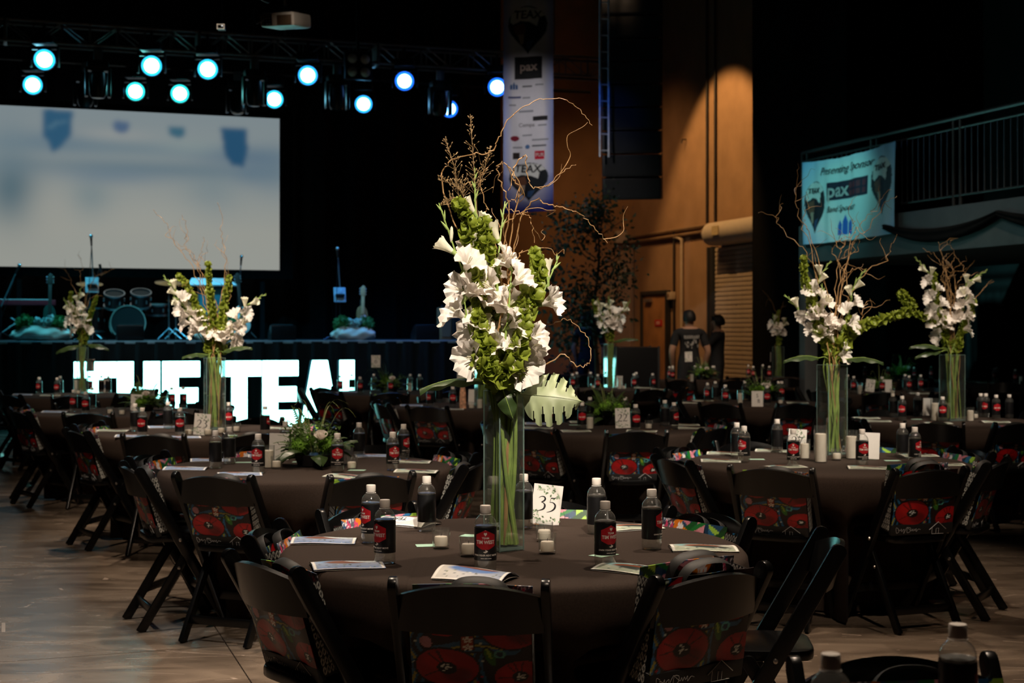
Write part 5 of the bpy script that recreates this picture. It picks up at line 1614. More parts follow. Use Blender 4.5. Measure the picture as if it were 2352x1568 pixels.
for k, (px, Y, desc, a0, nch, bags) in TB.items():
    c = CTR[k]
    r = random.Random(ord(k))
    order = [0, 1, 7, 2, 6, 3, 5, 4]
    idx = sorted(order[:nch])
    angs = []
    used = {}
    for i in idx:
        a = rad(a0 + 45 * i) + r.uniform(-.05, .05)
        angs.append(a)
        rd = .925 * pull_out.get((k, i), 1 + r.uniform(-.02, .03))
        yaw = a + PI / 2 + r.uniform(-.08, .08)
        ori = Vector((math.cos(a), math.sin(a), 0))
        # backrest top sits at distance rd; the chair faces the table
        pos = c + ori * (rd + TOPY)
        wd = where(a)
        if wd in used:
            wd = wd + ', second chair'
        used[wd] = 1
        mt = Matrix.Translation(pos) @ Matrix.Rotation(yaw, 4, 'Z')
        place(CHAIR, 'folding_chair', 'black folding chair at %s, %s' % (desc, wd), 'chair', mt, 'black folding chairs')
        if i in bags:
            bk = BAGS[(i + ord(k)) % 3]
            bm_ = mt @ Matrix.Translation((r.uniform(-.01, .01), -.098, .463)) @ Matrix.Rotation(rad(17), 4, 'X')
            if (k, i) in (('A', 1), ('C', 1)):
                bm_ = mt @ Matrix.Translation((-.01, -.135, .475)) @ Matrix.Rotation(rad(9), 4, 'X') @ Matrix.Scale(1.08, 4)
            place(bk, 'gift_bag', 'flower-print gift bag on the chair at %s, %s' % (desc, wd), 'gift bag', bm_, 'gift bags on the chairs')
    ANG[k] = angs
    t = thing('round_table', TLABEL[k], 'table', Matrix.Translation(c), 'round banquet tables')
    ob('tablecloth', cloth_mesh(angs, ord(k)), t)
    ob('tabletop', ttop, t)
    for s in range(4):
        ob('leg', tleg, t, Matrix.Translation((.28 * math.cos(s * PI / 2 + .7), .28 * math.sin(s * PI / 2 + .7), 0)))

# the corner chair at the lower right, seen over its table
mt = Matrix.Translation((.80, 2.66, 0)) @ Matrix.Rotation(PI + .10, 4, 'Z')
place(CHAIR, 'folding_chair', 'black folding chair in the lower right corner behind the bottles', 'chair', mt, 'black folding chairs')
place(BAGS[1], 'gift_bag', 'gift bag with raised handles in the lower right corner', 'gift bag', mt @ Matrix.Translation((-.03, -.095, .463)) @ Matrix.Rotation(rad(17), 4, 'X'), 'gift bags on the chairs')

def keep_on(k, p, m_=.70):
    c = CTR[k]
    d = Vector((p.x - c.x, p.y - c.y, 0))
    if d.length > m_:
        d *= m_ / d.length
    return Vector((c.x + d.x, c.y + d.y, p.z))

# ------------------------------------------------------------------ bottles: (px, py of the base, turn of the label in degrees)
BT = {
    'A': [(852, 1247, -55), (884, 1294, -48), (980, 1220, 180), (1115, 1312, 0), (1203, 1213, 180), (1370, 1226, 180), (1390, 1299, 32), (1497, 1261, 78)],
    'B': [(495, 1075, -150), (527, 1064, 180), (593, 1086, -18), (775, 1084, 0), (825, 1050, 180), (902, 1080, 22), (927, 1055, 52), (648, 1042, 180)],
    'C': [(1692, 1050, 180), (1709, 1061, -35), (1785, 1039, 180), (1822, 1071, 0), (1980, 1071, 25), (2073, 1052, 180), (2101, 1064, 62)],
    'D': [(310, 990, 180), (327, 1003, -22), (413, 1003, 0), (386, 984, 180), (525, 986, 0), (609, 998, 72)],
    'E': [(169, 946, -25), (197, 952, -15), (212, 939, 180), (316, 938, 0), (394, 938, 35), (430, 937, 50)],
    'F': [(90, 906, -40), (117, 900, 180), (131, 908, -20), (223, 897, 20), (300, 893, 180), (318, 895, 180)],
    'G': [(988, 935, -45), (1040, 936, 0), (963, 920, 180), (1165, 925, 180)],
    'H': [(781, 901, 0), (797, 896, 180), (827, 905, 0), (853, 894, 180), (897, 905, 0), (964, 897, 180), (981, 893, 180)],
    'I': [(1265, 982, -35), (1337, 986, 0), (1335, 963, 180), (1460, 992, 15), (1450, 964, 180), (1527, 979, 180), (1548, 986, 52)],
    'J': [(1302, 889, 180), (1315, 895, 0), (1341, 888, 180), (1373, 897, 0), (1456, 895, 0), (1480, 889, 180), (1499, 894, 40)],
    'K': [(1510, 868, 180), (1538, 872, -20), (1545, 875, 0), (1610, 872, 0), (1657, 869, 25), (1593, 866, 180), (1674, 867, 180)],
    'L': [(1625, 924, -25), (1643, 919, 180), (1666, 930, 0), (1706, 916, 180), (1762, 933, 0), (1842, 914, 0), (1851, 911, 180), (1781, 915, 180)],
    'M': [(1293, 858, 0), (1420, 858, 0)],
    'N': [(2051, 958, 180), (2072, 966, -10), (2085, 951, 180), (2165, 968, 0), (2272, 955, 180), (2288, 962, 20), (2337, 960, 180), (2331, 951, -30)],
    'O': [(1947, 898, 180), (1961, 903, -20), (2026, 905, 0), (2088, 901, 0), (2091, 896, 180), (2121, 898, 0)],
    'P': [(1987, 872, 0), (2040, 874, 0), (2100, 874, 0), (2139, 871, 0)],
    'Q': [(2284, 877, 0), (2287, 873, 180), (2332, 881, 0)],
    'S': [(1719, 867, 0), (1730, 871, 0), (1752, 866, 180), (1767, 871, 0)],
}
ORDN = ['first', 'second', 'third', 'fourth', 'fifth', 'sixth', 'seventh', 'eighth']
for k, lst in BT.items():
    xs = sorted(range(len(lst)), key=lambda i: lst[i][0])
    for i, (px, py, yaw) in enumerate(lst):
        p = keep_on(k, TP(px, py))
        face = math.atan2(p.x, p.y)
        mt = at(p.x, p.y, TZ, -face + rad(yaw))
        look = 'red badge in view' if abs(yaw) < 60 else 'plain black side'
        if 60 <= abs(yaw) < 120:
            look = 'badge at the edge'
        place(BOTTLE if k in 'ABC' else BOTTLE_FAR, 'water_bottle', '%s bottle from the left on %s, %s' % (ORDN[xs.index(i)], TB[k][2], look), 'bottle', mt, 'labelled water bottles')
for px, top, Y, yaw, l in ((2200, 1424, 2.50, 110, 'large blurred water bottle at the right of the lower right corner'), (1908, 1502, 2.27, 160, 'water bottle cut by the picture bottom edge before the corner chair')):
    p = Vector(((px - 1176) / F * Y, Y, TZ))
    place(BOTTLE, 'water_bottle', l, 'bottle', at(p.x, p.y, TZ, -math.atan2(p.x, p.y) + rad(yaw)), 'labelled water bottles')

# ------------------------------------------------------------------ candles
VT = {'A': [(1013, 1259), (1076, 1277), (1257, 1271), (1250, 1243)], 'B': [(635, 1076), (808, 1078)], 'C': [(1922, 1057), (1958, 1040)], 'D': [(433, 1000), (478, 1000), (543, 992), (508, 996)], 'E': [(253, 951), (280, 953)],
      'G': [(1083, 939)], 'I': [(1490, 986)], 'L': [(1793, 928)], 'J': [(1362, 893), (1433, 894)], 'N': [(2240, 962)], 'O': [(2050, 905)], 'F': [(180, 905)]}
for k, lst in VT.items():
    xs = sorted(range(len(lst)), key=lambda i: lst[i][0])
    for i, (px, py) in enumerate(lst):
        p = keep_on(k, TP(px, py))
        nm = ('%s votive candle from the left in clear glass on %s' % (ORDN[xs.index(i)], TB[k][2])) if len(lst) > 1 else 'votive candle in clear glass on %s' % TB[k][2]
        place(VOTIVE, 'votive_candle', nm, 'candle', at(p.x, p.y, TZ), 'votive candles')
PC = {'B': [(617, 1074, .092)], 'C': [(1885, 1061, .155), (1848, 1053, .085), (1956, 1053, .125)], 'G': [(1102, 938, .085)], 'H': [(941, 899, .1)], 'I': [(1355, 985, .085)], 'L': [(1700, 926, .1)],
      'N': [(2148, 966, .14), (2229, 967, .085)], 'O': [(1975, 905, .1)], 'J': [(1423, 893, .11)], 'F': [(176, 903, .15)], 'K': [(1588, 878, .11)], 'Q': [(2345, 882, .1)]}
for k, lst in PC.items():
    for i, (px, py, h) in enumerate(lst):
        p = keep_on(k, TP(px, py))
        ht = 'tall' if h > .12 else ('medium' if h > .1 else 'short')
        if k == 'C':
            ht = ('tallest', 'shortest', 'middle-height')[i]
        if k == 'N':
            ht = ('taller', 'shorter')[i]
        place(pillar(h, .024 if h < .12 else .029), 'pillar_candle', '%s white pillar candle in a glass cylinder on %s' % (ht, TB[k][2]), 'candle', at(p.x, p.y, TZ), 'pillar candles')

# ------------------------------------------------------------------ programmes: (px, py, turn in degrees, style)
PR = {
    'A': [(745, 1244, 2, 0), (797, 1301, 14, 0), (1092, 1329, -24, 2), (1455, 1310, -32, 1), (1615, 1261, 0, 1), (1447, 1213, 24, 1), (930, 1203, 150, 2)],
    'B': [(427, 1078, 3, 0), (550, 1091, 14, 0), (475, 1058, 12, 0), (945, 1062, -4, 1), (958, 1084, -6, 1), (800, 1096, -30, 1), (865, 1047, 14, 0), (590, 1043, 10, 0)],
    'C': [(1640, 1041, -12, 1), (1655, 1060, -6, 1), (1800, 1074, 30, 1), (1995, 1076, -8, 1), (2165, 1068, 0, 1), (2150, 1045, 10, 1), (1748, 1031, -14, 1)],
    'D': [(262, 990, 0, 1), (290, 1004, 4, 0), (415, 1008, 20, 0), (372, 982, 24, 0), (640, 984, 4, 1)],
    'E': [(128, 947, 0, 0), (175, 953, -8, 1)],
    'F': [(55, 907, 0, 0), (118, 909, 0, 1)],
    'G': [(945, 932, 4, 0), (1035, 941, 0, 1)],
    'I': [(1230, 974, 0, 0), (1236, 984, -4, 1), (1320, 991, 12, 1), (1475, 991, -10, 1), (1588, 984, 0, 1), (1312, 965, 10, 1), (1590, 976, 4, 1)],
    'L': [(1585, 926, 0, 1), (1612, 921, 10, 1), (1830, 926, 0, 1)],
    'J': [(1515, 895, 0, 1), (1500, 890, 0, 1)],
    'N': [(1985, 961, 6, 1), (2012, 968, 0, 1), (2150, 973, 14, 1), (2285, 970, 0, 1)],
    'H': [(765, 903, 5, 0), (800, 901, 0, 0)],
    'O': [(2110, 904, 0, 1)],
    'Q': [(2262, 880, 0, 1), (2300, 884, 0, 1)],
}
for k, lst in PR.items():
    xs = sorted(range(len(lst)), key=lambda i: lst[i][0])
    for i, (px, py, yaw, st) in enumerate(lst):
        p = keep_on(k, TP(px, py), .66)
        place(PROGS[st], 'programme', '%s printed programme from the left on %s' % (ORDN[xs.index(i)], TB[k][2]), 'programme', at(p.x, p.y, TZ + .0012, rad(yaw)), 'printed programmes')
small_me = MB().box((0, 0, .0006), (.085, .055, .0008)).mesh('mint_card', mint, False)
MC = {'A': [(985, 1253, 10), (1087, 1231, -20), (1387, 1275, 45)], 'B': [(690, 1061, 0), (820, 1080, -8), (560, 1062, 0)], 'C': [(1738, 1055, 0), (2050, 1058, 0)], 'D': [(430, 988, 0), (530, 1000, 0)], 'I': [(1320, 976, 0)], 'N': [(2105, 963, 0)]}
for k, lst in MC.items():
    xs = sorted(range(len(lst)), key=lambda i: lst[i][0])
    for i, (px, py, yaw) in enumerate(lst):
        p = keep_on(k, TP(px, py))
        o = ob('mint_card', small_me, None, at(p.x, p.y, TZ + .0008, rad(yaw)))
        tag(o, ('%s small mint green card from the left lying on %s' % (ORDN[xs.index(i)], TB[k][2])) if len(lst) > 1 else 'small mint green card lying on %s' % TB[k][2], 'card', 'mint green cards')

# ------------------------------------------------------------------ number cards: (px, py base, text, turn, tilt)
def card_at(k, px, py, s, yaw, roll, label, kind='easel', number=True, leaves=True, lift=0.0):
    p = keep_on(k, TP(px, py))
    mt = at(p.x, p.y, TZ + .004 + lift, rad(yaw)) @ Matrix.Rotation(rad(roll), 4, 'Y')
    kit = list(card_kit(s, number, leaves=leaves))
    if kind == 'easel':
        kit.append(('prop', MB().box((0, .03, .052), (.05, .0016, .11), Matrix.Rotation(rad(28), 3, 'X')).mesh('prop', paper, False)))
        kit.append(('holder_foot', MB().box((0, .012, -.001), (.09, .05, .003)).mesh('holder_foot', acr, True, .001)))
    else:
        kit.append(('rod', MB().tube([(0, .004, -lift), (0, .004, CHT * .6)], .003, 6).mesh('rod', glassy('clear_rod', (.7, .9, .9), .05, 2.5))))
        kit.append(('rod_base', MB().lathe([(.03, -lift), (.03, -lift + .006), (.001, -lift + .008)], 20).mesh('rod_base', acr)))
    place(kit, 'table_card', label, 'table card', mt, 'table number cards')
card_at('A', 1250, 1206, '35', 6, 7, 'white leaf-bordered card reading thirty-five')
card_at('D', 462, 1000, '23', 4, 5, 'white leaf-bordered card reading twenty-three')
card_at('I', 1431, 984, '22', 2, -2, 'white leaf-bordered card reading twenty-two')
card_at('C', 1829, 1045, '27', 8, 4, 'shaded leaf-bordered card reading twenty-seven')
card_at('H', 859, 894, '6', 3, 0, 'card reading six raised on a clear rod', 'rod', lift=.27)
card_at('G', 1062, 925, '15', 2, 3, 'card reading fifteen raised on a clear rod', 'rod', lift=.22)
card_at('K', 1582, 872, '1', 4, -2, 'card reading one raised on a clear rod before the man', 'rod', lift=.26)
card_at('L', 1740, 935, 'S\n  B', 0, 0, 'card reading SB beside the white bloom', number=False, leaves=False)
card_at('O', 1997, 900, '17', 6, 8, 'small tilted card reading seventeen')
for k, px, py, yaw, l, kind, lf in (('A', 1143, 1222, -42, 'plain back of a card behind the main vase', 'easel', 0), ('B', 640, 1057, 2, 'pale sponsor card left of the fern centrepiece', 'easel', 0), ('B', 690, 1050, 3, 'pale card standing behind the fern fronds', 'easel', .04),
                                ('C', 1996, 1055, -10, 'blank white card beside the bottle on table twenty-seven', 'easel', 0), ('F', 240, 893, 50, 'narrow-edged card on a rod above the glowing T', 'rod', .24),
                                ('E', 313, 944, -8, 'white card behind the front bottle among the greens', 'easel', 0), ('E', 353, 935, 75, 'card seen edge-on beside the greens', 'easel', .02), ('G', 1088, 930, 0, 'pale card beside the pillar candle on table fifteen', 'easel', 0),
                                ('N', 2130, 955, 30, 'pale card half behind the tall pillar candle', 'easel', 0), ('O', 2037, 901, 4, 'white card behind a bottle on table seventeen', 'easel', 0), ('P', 2047, 868, 40, 'narrow cream card on a rod behind table seventeen', 'rod', .22),
                                ('S', 1770, 867, 76, 'thin card edge on a rod far in the dark', 'rod', .24), ('J', 1420, 890, 10, 'small pale card beside the far vase', 'easel', 0)):
    card_at(k, px, py, '', yaw, 2, l, kind, leaves=(k in 'AF'), lift=lf)
# sponsor castle on the card at the left
p = keep_on('F', TP(268, 898))
t = thing('sponsor_card', 'white card with a blue castle emblem before the glowing letters', 'card', at(p.x, p.y, TZ + .002, rad(-6)))
cd = ob('card', MB().box((0, 0, .075), (.125, .002, .15)).mesh('card', paper, False), t)
mbc = MB()
for poly in CASTLE:
    mbc.prism([(x * .05, y * .05) for x, y in poly], .0006)
ob('emblem', mbc.mesh('emblem', M('navy_print', (.06, .16, .3), .5, noise=(30, .1)), False), cd, frame((0, -.0012, .075), (1, 0, 0), (0, 0, 1), (0, -1, 0)))
ob('prop', MB().box((0, .03, .055), (.05, .0016, .11), Matrix.Rotation(rad(28), 3, 'X')).mesh('prop', paper, False), t)
# patterned tube on table fifteen
p = keep_on('G', TP(1063, 938))
tag(ob('patterned_pouch', MB().grid(24, 14, lambda a, b: (.032 * (1 - .35 * b ** 3) * math.cos(2 * PI * a), .022 * (1 - .2 * b ** 3) * math.sin(2 * PI * a), .2 * b), close_u=True).mesh('patterned_pouch', M('marbled_orange_print', (.62, .33, .2), .5, noise=(40, .6))), None, at(p.x, p.y, TZ)), 'orange marbled pouch standing on table fifteen', 'pouch')
# ------------------------------------------------------------------ flower building blocks
petal = leafy('white_petal', (.90, .84, .78), .55, .30, (25, .05))
cream_petal = leafy('cream_petal', (.84, .82, .66), .55, .30, (25, .08))
stem_m = leafy('green_stem', (.22, .32, .07), .45, .1, (18, .25))
bud_m = leafy('green_bud', (.34, .46, .14), .5, .25, (20, .2))
bell_m = leafy('lime_bell', (.25, .31, .035), .45, .35, (45, .4))
leaf_d = leafy('dark_broad_leaf', (.035, .062, .018), .35, .15, (12, .25))
leaf_p = leafy('pale_monstera', (.36, .42, .24), .4, .25, (9, .2))
fern_m = leafy('fern_green', (.085, .16, .03), .5, .25, (20, .3))
moss_b = leafy('bright_moss', (.16, .34, .03), .9, .15, (60, .4))
willow_m = M('golden_willow_bark', (.33, .19, .08), .5, noise=(30, .3))
seed_m = M('brown_grass_seed', (.22, .14, .06), .7, noise=(40, .3))

def funnel(open_, ruff, seed, n=30, k=9):
    r = random.Random(seed)
    ph = r.uniform(0, 6.28)
    def fn(a, b):
        t = 2 * PI * a
        lobe = .5 + .5 * math.cos(3 * t + ph)
        lobe2 = .5 + .5 * math.cos(6 * t + ph * 2)
        rad_ = .07 + .10 * b + open_ * b ** 2.2 * (.62 + .30 * lobe + .22 * lobe2)
        z = .95 * b - open_ * .62 * max(0, b - .6) ** 1.4 * (1.6 + .8 * lobe) + ruff * b * b * math.sin(11 * t + 5 * b + ph) * .09
        bend = .22 * b * b
        return Vector((rad_ * math.cos(t), rad_ * math.sin(t) - bend * .2, z))
    return MB().grid(n, k, fn, close_u=True)
FL_OPEN = []
for sd, o_ in ((1, .50), (2, .58), (3, .44), (4, .54)):
    mb = funnel(o_, 1, sd)
    n0 = len(mb.f)
    mb.mi = [0] * n0
    FL_OPEN.append(mb.mesh('flower', petal))
inner = MB()
for i in range(3):
    a = 2 * PI * i / 3
    inner.tube([(0, 0, .1), (.05 * math.cos(a), .05 * math.sin(a), .75)], .018, 4)
STAM = inner.mesh('stamen', cream_petal)
CALYX = MB().lathe([(.001, -.28), (.045, -.22), (.075, -.05), (.095, .14), (.10, .24)], 12).mesh('calyx', bud_m)
FL_HALF = [funnel(.16, .5, s, 20, 7).mesh('flower', cream_petal) for s in (5, 6)]
BUD = MB().lathe([(.001, -.25), (.06, -.15), (.10, .1), (.085, .35), (.05, .6), (.001, .78)], 10).mesh('bud', bud_m)
BUDP = MB().lathe([(.001, -.2), (.07, -.1), (.11, .15), (.12, .4), (.08, .72), (.001, .85)], 10).mesh('bud', cream_petal)
def bell_mesh(seed):
    r = random.Random(seed)
    ph = r.uniform(0, 6.28)
    return MB().grid(12, 5, lambda a, b: Vector(((.12 + .88 * math.sin(PI / 2 * b)) * (1 + .14 * math.sin(5 * 2 * PI * a + ph) * b) * math.cos(2 * PI * a), (.12 + .88 * math.sin(PI / 2 * b)) * (1 + .14 * math.sin(5 * 2 * PI * a + ph) * b) * math.sin(2 * PI * a), 1.0 * (1 - math.cos(PI / 2 * b)) + .12 * math.sin(10 * PI * a + ph) * b)), close_u=True).mesh('bell', bell_m)
BELLS = [bell_mesh(s) for s in range(3)]

def aim(p, d, size, spin=0.0):
    return Matrix.Translation(p) @ d.to_track_quat('Z', 'Y').to_matrix().to_4x4() @ Matrix.Rotation(spin, 4, 'Z') @ Matrix.Scale(size, 4)

def stem_pts(foot, neck, pts):
    return smoothpath([foot, foot * .45 + neck * .55, neck] + pts, 8)

def gladiolus(foot, neck, pts, label, seed, size=.075, t0=.34, far=False, group=None, side0=1, open_to=.66, gap=.052):
    """flower spike: stem from foot through the vase neck along pts, blooms low, buds at the tip"""
    r = random.Random(seed)
    path = stem_pts(foot, neck, pts)
    t = thing('gladiolus', label, 'flower', None, group)
    N = len(path)
    ob('stem', MB().tube(path, [.0055 - .0035 * i / N for i in range(N)], 7).mesh('stem', stem_m), t)
    k0 = 16                                          # index of the neck in the path
    seg = path[k0:]
    cum = [0]
    for a, b in zip(seg, seg[1:]):
        cum.append(cum[-1] + (b - a).length)
    L = cum[-1]
    s = L * t0
    side = side0
    while s < L * .985:
        f = s / L
        i = max(j for j in range(len(seg)) if cum[j] <= s)
        i = min(i, len(seg) - 2)
        q = (s - cum[i]) / max(1e-6, cum[i + 1] - cum[i])
        p = seg[i].lerp(seg[i + 1], q)
        tan = (seg[i + 1] - seg[i]).normalized()
        sd = tan.cross(Vector((0, 1, 0)))
        sd = sd.normalized() if sd.length > .05 else Vector((1, 0, 0))
        front = Vector((0, -1, 0))
        ang = r.uniform(-.5, .5)
        d = (sd * side * .85 + front * (.65 + ang * .6) + tan * (.25 + .75 * f)).normalized()
        if f < open_to:
            z = size * r.uniform(.9, 1.2) * (1.15 - .35 * f)
            fo = ob('flower', r.choice(FL_OPEN), t, aim(p + d * .004, d, z, r.uniform(0, 6.28)))
            if not far:
                ob('stamen', STAM, fo)
            ob('calyx', CALYX, fo)
            s += gap * r.uniform(.8, 1.1)
        elif f < open_to + .14:
            fo = ob('flower', r.choice(FL_HALF), t, aim(p, (d + tan * .6).normalized(), size * .95, r.uniform(0, 6.28)))
            ob('calyx', CALYX, fo)
            s += gap * .7
        else:
            g = (f - open_to) / (1 - open_to)
            ob('bud', BUDP if (g < .45) else BUD, t, aim(p, (sd * side * .5 + front * .3 + tan * 1.3).normalized(), size * (.80 - .45 * g)))
            s += gap * (.55 - .2 * g)
        side = -side
    return t

def bells(foot, neck, pts, label, seed, far=False, group=None, s0=.02, size=.020):
    r = random.Random(seed)
    path = stem_pts(foot, neck, pts)
    t = thing('bells_of_ireland', label, 'flower', None, group)
    N = len(path)
    ob('stem', MB().tube(path, [.0045 - .0028 * i / N for i in range(N)], 6).mesh('stem', stem_m), t)
    seg = path[16:]
    cum = [0]
    for a, b in zip(seg, seg[1:]):
        cum.append(cum[-1] + (b - a).length)
    L = cum[-1]
    s = s0 if not far else .03
    joined = MB()
    bm_src = []
    while s < L:
        f = s / L
        i = min(max(j for j in range(len(seg)) if cum[j] <= s), len(seg) - 2)
        p = seg[i].lerp(seg[i + 1], (s - cum[i]) / max(1e-6, cum[i + 1] - cum[i]))
        tan = (seg[i + 1] - seg[i]).normalized()
        a1 = tan.orthogonal().normalized()
        a2 = tan.cross(a1)
        z = size * (1.18 - .55 * f ** 2) * r.uniform(.85, 1.15)
        m0 = r.uniform(0, 6.28)
        for k in range(4 if not far else 3):
            a = m0 + 2 * PI * k / (4 if not far else 3)
            d = (a1 * math.cos(a) + a2 * math.sin(a) + tan * r.uniform(.2, .8)).normalized()
            z = z * r.uniform(.85, 1.15)
            bm_src.append((p + d * .003, d, z, r.uniform(0, 6.28)))
        s += z * (1.15 if not far else 1.3)
    if far:
        base = BELLS[0]
        vv = [v.co.copy() for v in base.vertices]
        ff = [tuple(pl.vertices) for pl in base.polygons]
        for p, d, z, sp_ in bm_src:
            m_ = aim(p, d, z, sp_)
            joined.add([m_ @ c for c in vv], ff)
        o = ob('bells', joined.mesh('bells', bell_m), t)
        o['kind'] = 'stuff'
    else:
        for p, d, z, sp_ in bm_src:
            ob('bell', r.choice(BELLS), t, aim(p, d, z, sp_))
    return t

def willow(pts, label, seed, r0=.0032, twigs=4, group=None, jit=.012, foot=None, neck=None):
    r = random.Random(seed)
    base = [foot, foot * .45 + neck * .55, neck] if foot is not None else []
    q = smoothpath(base + [Vector(p) for p in pts], 7)
    q = [p + Vector((r.gauss(0, jit), r.gauss(0, jit), r.gauss(0, jit))) * (0 if i < 14 else .45) for i, p in enumerate(q)]
    N = len(q)
    t = thing('willow_branch', label, 'branch', None, group)
    ob('branch', MB().tube(q, [r0 * (1.25 - .85 * i / N) for i in range(N)], 6).mesh('branch', willow_m), t)
    for _ in range(twigs):
        i = r.randrange(int(N * .45), N - 2)
        d = (q[i + 1] - q[i]).normalized()
        tw = [q[i]]
        for _k in range(r.randint(4, 7)):
            d = (d + Vector((r.gauss(0, .55), r.gauss(0, .45), r.gauss(.1, .5)))).normalized()
            tw.append(tw[-1] + d * r.uniform(.02, .045))
        tw = smoothpath(tw, 4)
        ob('twig', MB().tube(tw, [r0 * .62 * (1 - .7 * j / len(tw)) for j in range(len(tw))], 5).mesh('twig', willow_m), t)
    return t

def grass(pts, label, seed, group=None):
    r = random.Random(seed)
    q = smoothpath(pts, 8)
    t = thing('grass_plume', label, 'grass', None, group)
    ob('stem', MB().tube(q, .0012, 5).mesh('stem', seed_m), t)
    mb = MB()
    N = len(q)
    for i in range(int(N * .55), N - 1):
        for _ in range(4):
            d = Vector((r.gauss(0, .7), r.gauss(0, .7), r.uniform(.5, 1.4))).normalized()
            l = r.uniform(.012, .06) * (1.15 - (i - N * .55) / (N * .45))
            mb.tube([q[i], q[i] + d * l], .0004, 3, caps=False)
            mb.ball(q[i] + d * l, .0022, 5, 4, scale=(1, 1, 2.0), mat=d.to_track_quat('Z', 'Y').to_matrix())
    o = ob('seed_head', mb.mesh('seed_head', seed_m), t)
    o['kind'] = 'stuff'
    return t

def broad_leaf(origin, d, up, length, width, mat_, label, slits=True, seed=1, stem_from=None, droop=.25, name='monstera_leaf', parent=None):
    """leaf lying along d with upper side up; deep slits between the fingers"""
    d = Vector(d).normalized()
    up = Vector(up)
    up = (up - d * up.dot(d)).normalized()
    sd = d.cross(up)
    nu, nv = 57, 17
    def fn(a, b):
        s, w_ = a, b * 2 - 1
        aw = abs(w_)
        if slits:
            prof = math.sin(PI * min(1, s ** .72 * .985 + .012)) ** .75
            along = s * length * (1 - .10 * aw) + .20 * length * aw ** 1.25 * (1 - s) ** .6 - .16 * length * aw ** 2 * (1 - s) ** 3
        else:
            prof = (math.sin(PI * min(1, s * .98 + .015)) ** .75) * (1.06 - .3 * s)
            along = s * length
        ww = width / 2 * prof * w_
        z = .05 * length * math.sin(PI * s) - droop * length * s * s - .16 * width * aw ** 1.6 + .004 * math.sin(17 * s) * aw
        if slits:
            z += .012 * math.cos(s * 2 * PI * 5.6) * max(0, aw - .25)
        return origin + d * along + sd * ww + up * z
    skip = (lambda i, j: (9 < i < 52 and ((i % 10 == 9 and (j < 5 or j > 10)) or (i % 10 in (0, 8) and (j < 3 or j > 12)) or (i % 10 in (1,) and (j < 1 or j > 14)))) if slits else False)
    g = MB().grid(nu, nv, fn, skip=skip)
    me = g.mesh('blade', mat_)
    t = parent or thing(name, label, 'leaf')
    ob('blade', me, t)
    ob('midrib', MB().tube([fn(s / 16, .5) + up * .0008 for s in range(17)], [.0026 * (1 - s / 18) for s in range(17)], 5).mesh('midrib', leaf_p if mat_ is leaf_p else stem_m), t)
    if stem_from is not None:
        ob('stalk', MB().tube(smoothpath([stem_from, (stem_from + origin) / 2 + Vector((0, 0, .02)), origin], 5), .003, 6).mesh('stalk', stem_m), t)
    return t

edge_g = hazy_glass('glass_edge_highlight', (.80, .90, .87), (.42, .58, .54), .38)  # pale scatter put in the colour to stand for bright glass edges
def vase(c, side, h, rot, label, water=.45, square=True, tint=None):
    t = thing('glass_vase', label, 'vase', at(c.x, c.y, TZ + .001, rot), 'tall glass vases')
    gm = clear
    if square:
        a = side / 2
        th = .0035
        mb = MB()
        out = [(-a, -a), (a, -a), (a, a), (-a, a)]
        inn = [(x * (1 - th * 2 / side), y * (1 - th * 2 / side)) for x, y in out]
        n = 4
        v = [(x, y, 0) for x, y in out] + [(x, y, h) for x, y in out] + [(x, y, h) for x, y in inn] + [(x, y, .012) for x, y in inn]
        f = [(3, 2, 1, 0), (12, 13, 14, 15)]
        for i in range(4):
            j = (i + 1) % 4
            f += [(i, j, j + 4, i + 4), (i + 4, j + 4, j + 8, i + 8), (i + 8, j + 8, j + 12, i + 12)]
        ob('glass', mb.add(v, f).mesh('glass', gm, False), t)
        for x, y in out:
            ob('corner_edge', MB().box((x * .985, y * .985, h / 2), (.0042, .0042, h)).mesh('corner_edge', edge_g, True, .001), t)
        for x, y, lx, ly in ((0, -a, side, .004), (0, a, side, .004), (-a, 0, .004, side), (a, 0, .004, side)):
            ob('rim', MB().box((x, y, h), (lx, ly, .003)).mesh('rim', edge_g, True, .001), t)
        ob('thick_base', MB().box((0, 0, .007), (side * .96, side * .96, .010)).mesh('thick_base', edge_g, True, .002), t)
        b_ = a - th - .0006
        ob('water', MB().box((0, 0, .012 + h * water / 2), (2 * b_, 2 * b_, h * water)).mesh('water', water_m, False), t)
    else:
        r_ = side / 2
        ob('glass', MB().lathe([(r_ * .98, 0), (r_, .004), (r_, h), (r_ - .003, h), (r_ - .0035, .014), (.001, .012)], 32, caps=(True, False)).mesh('glass', gm), t)
        ob('water', MB().lathe([(.001, .013), (r_ - .0045, .0135), (r_ - .0045, .013 + h * water), (.001, .013 + h * water)], 28).mesh('water', water_m), t)
    return t

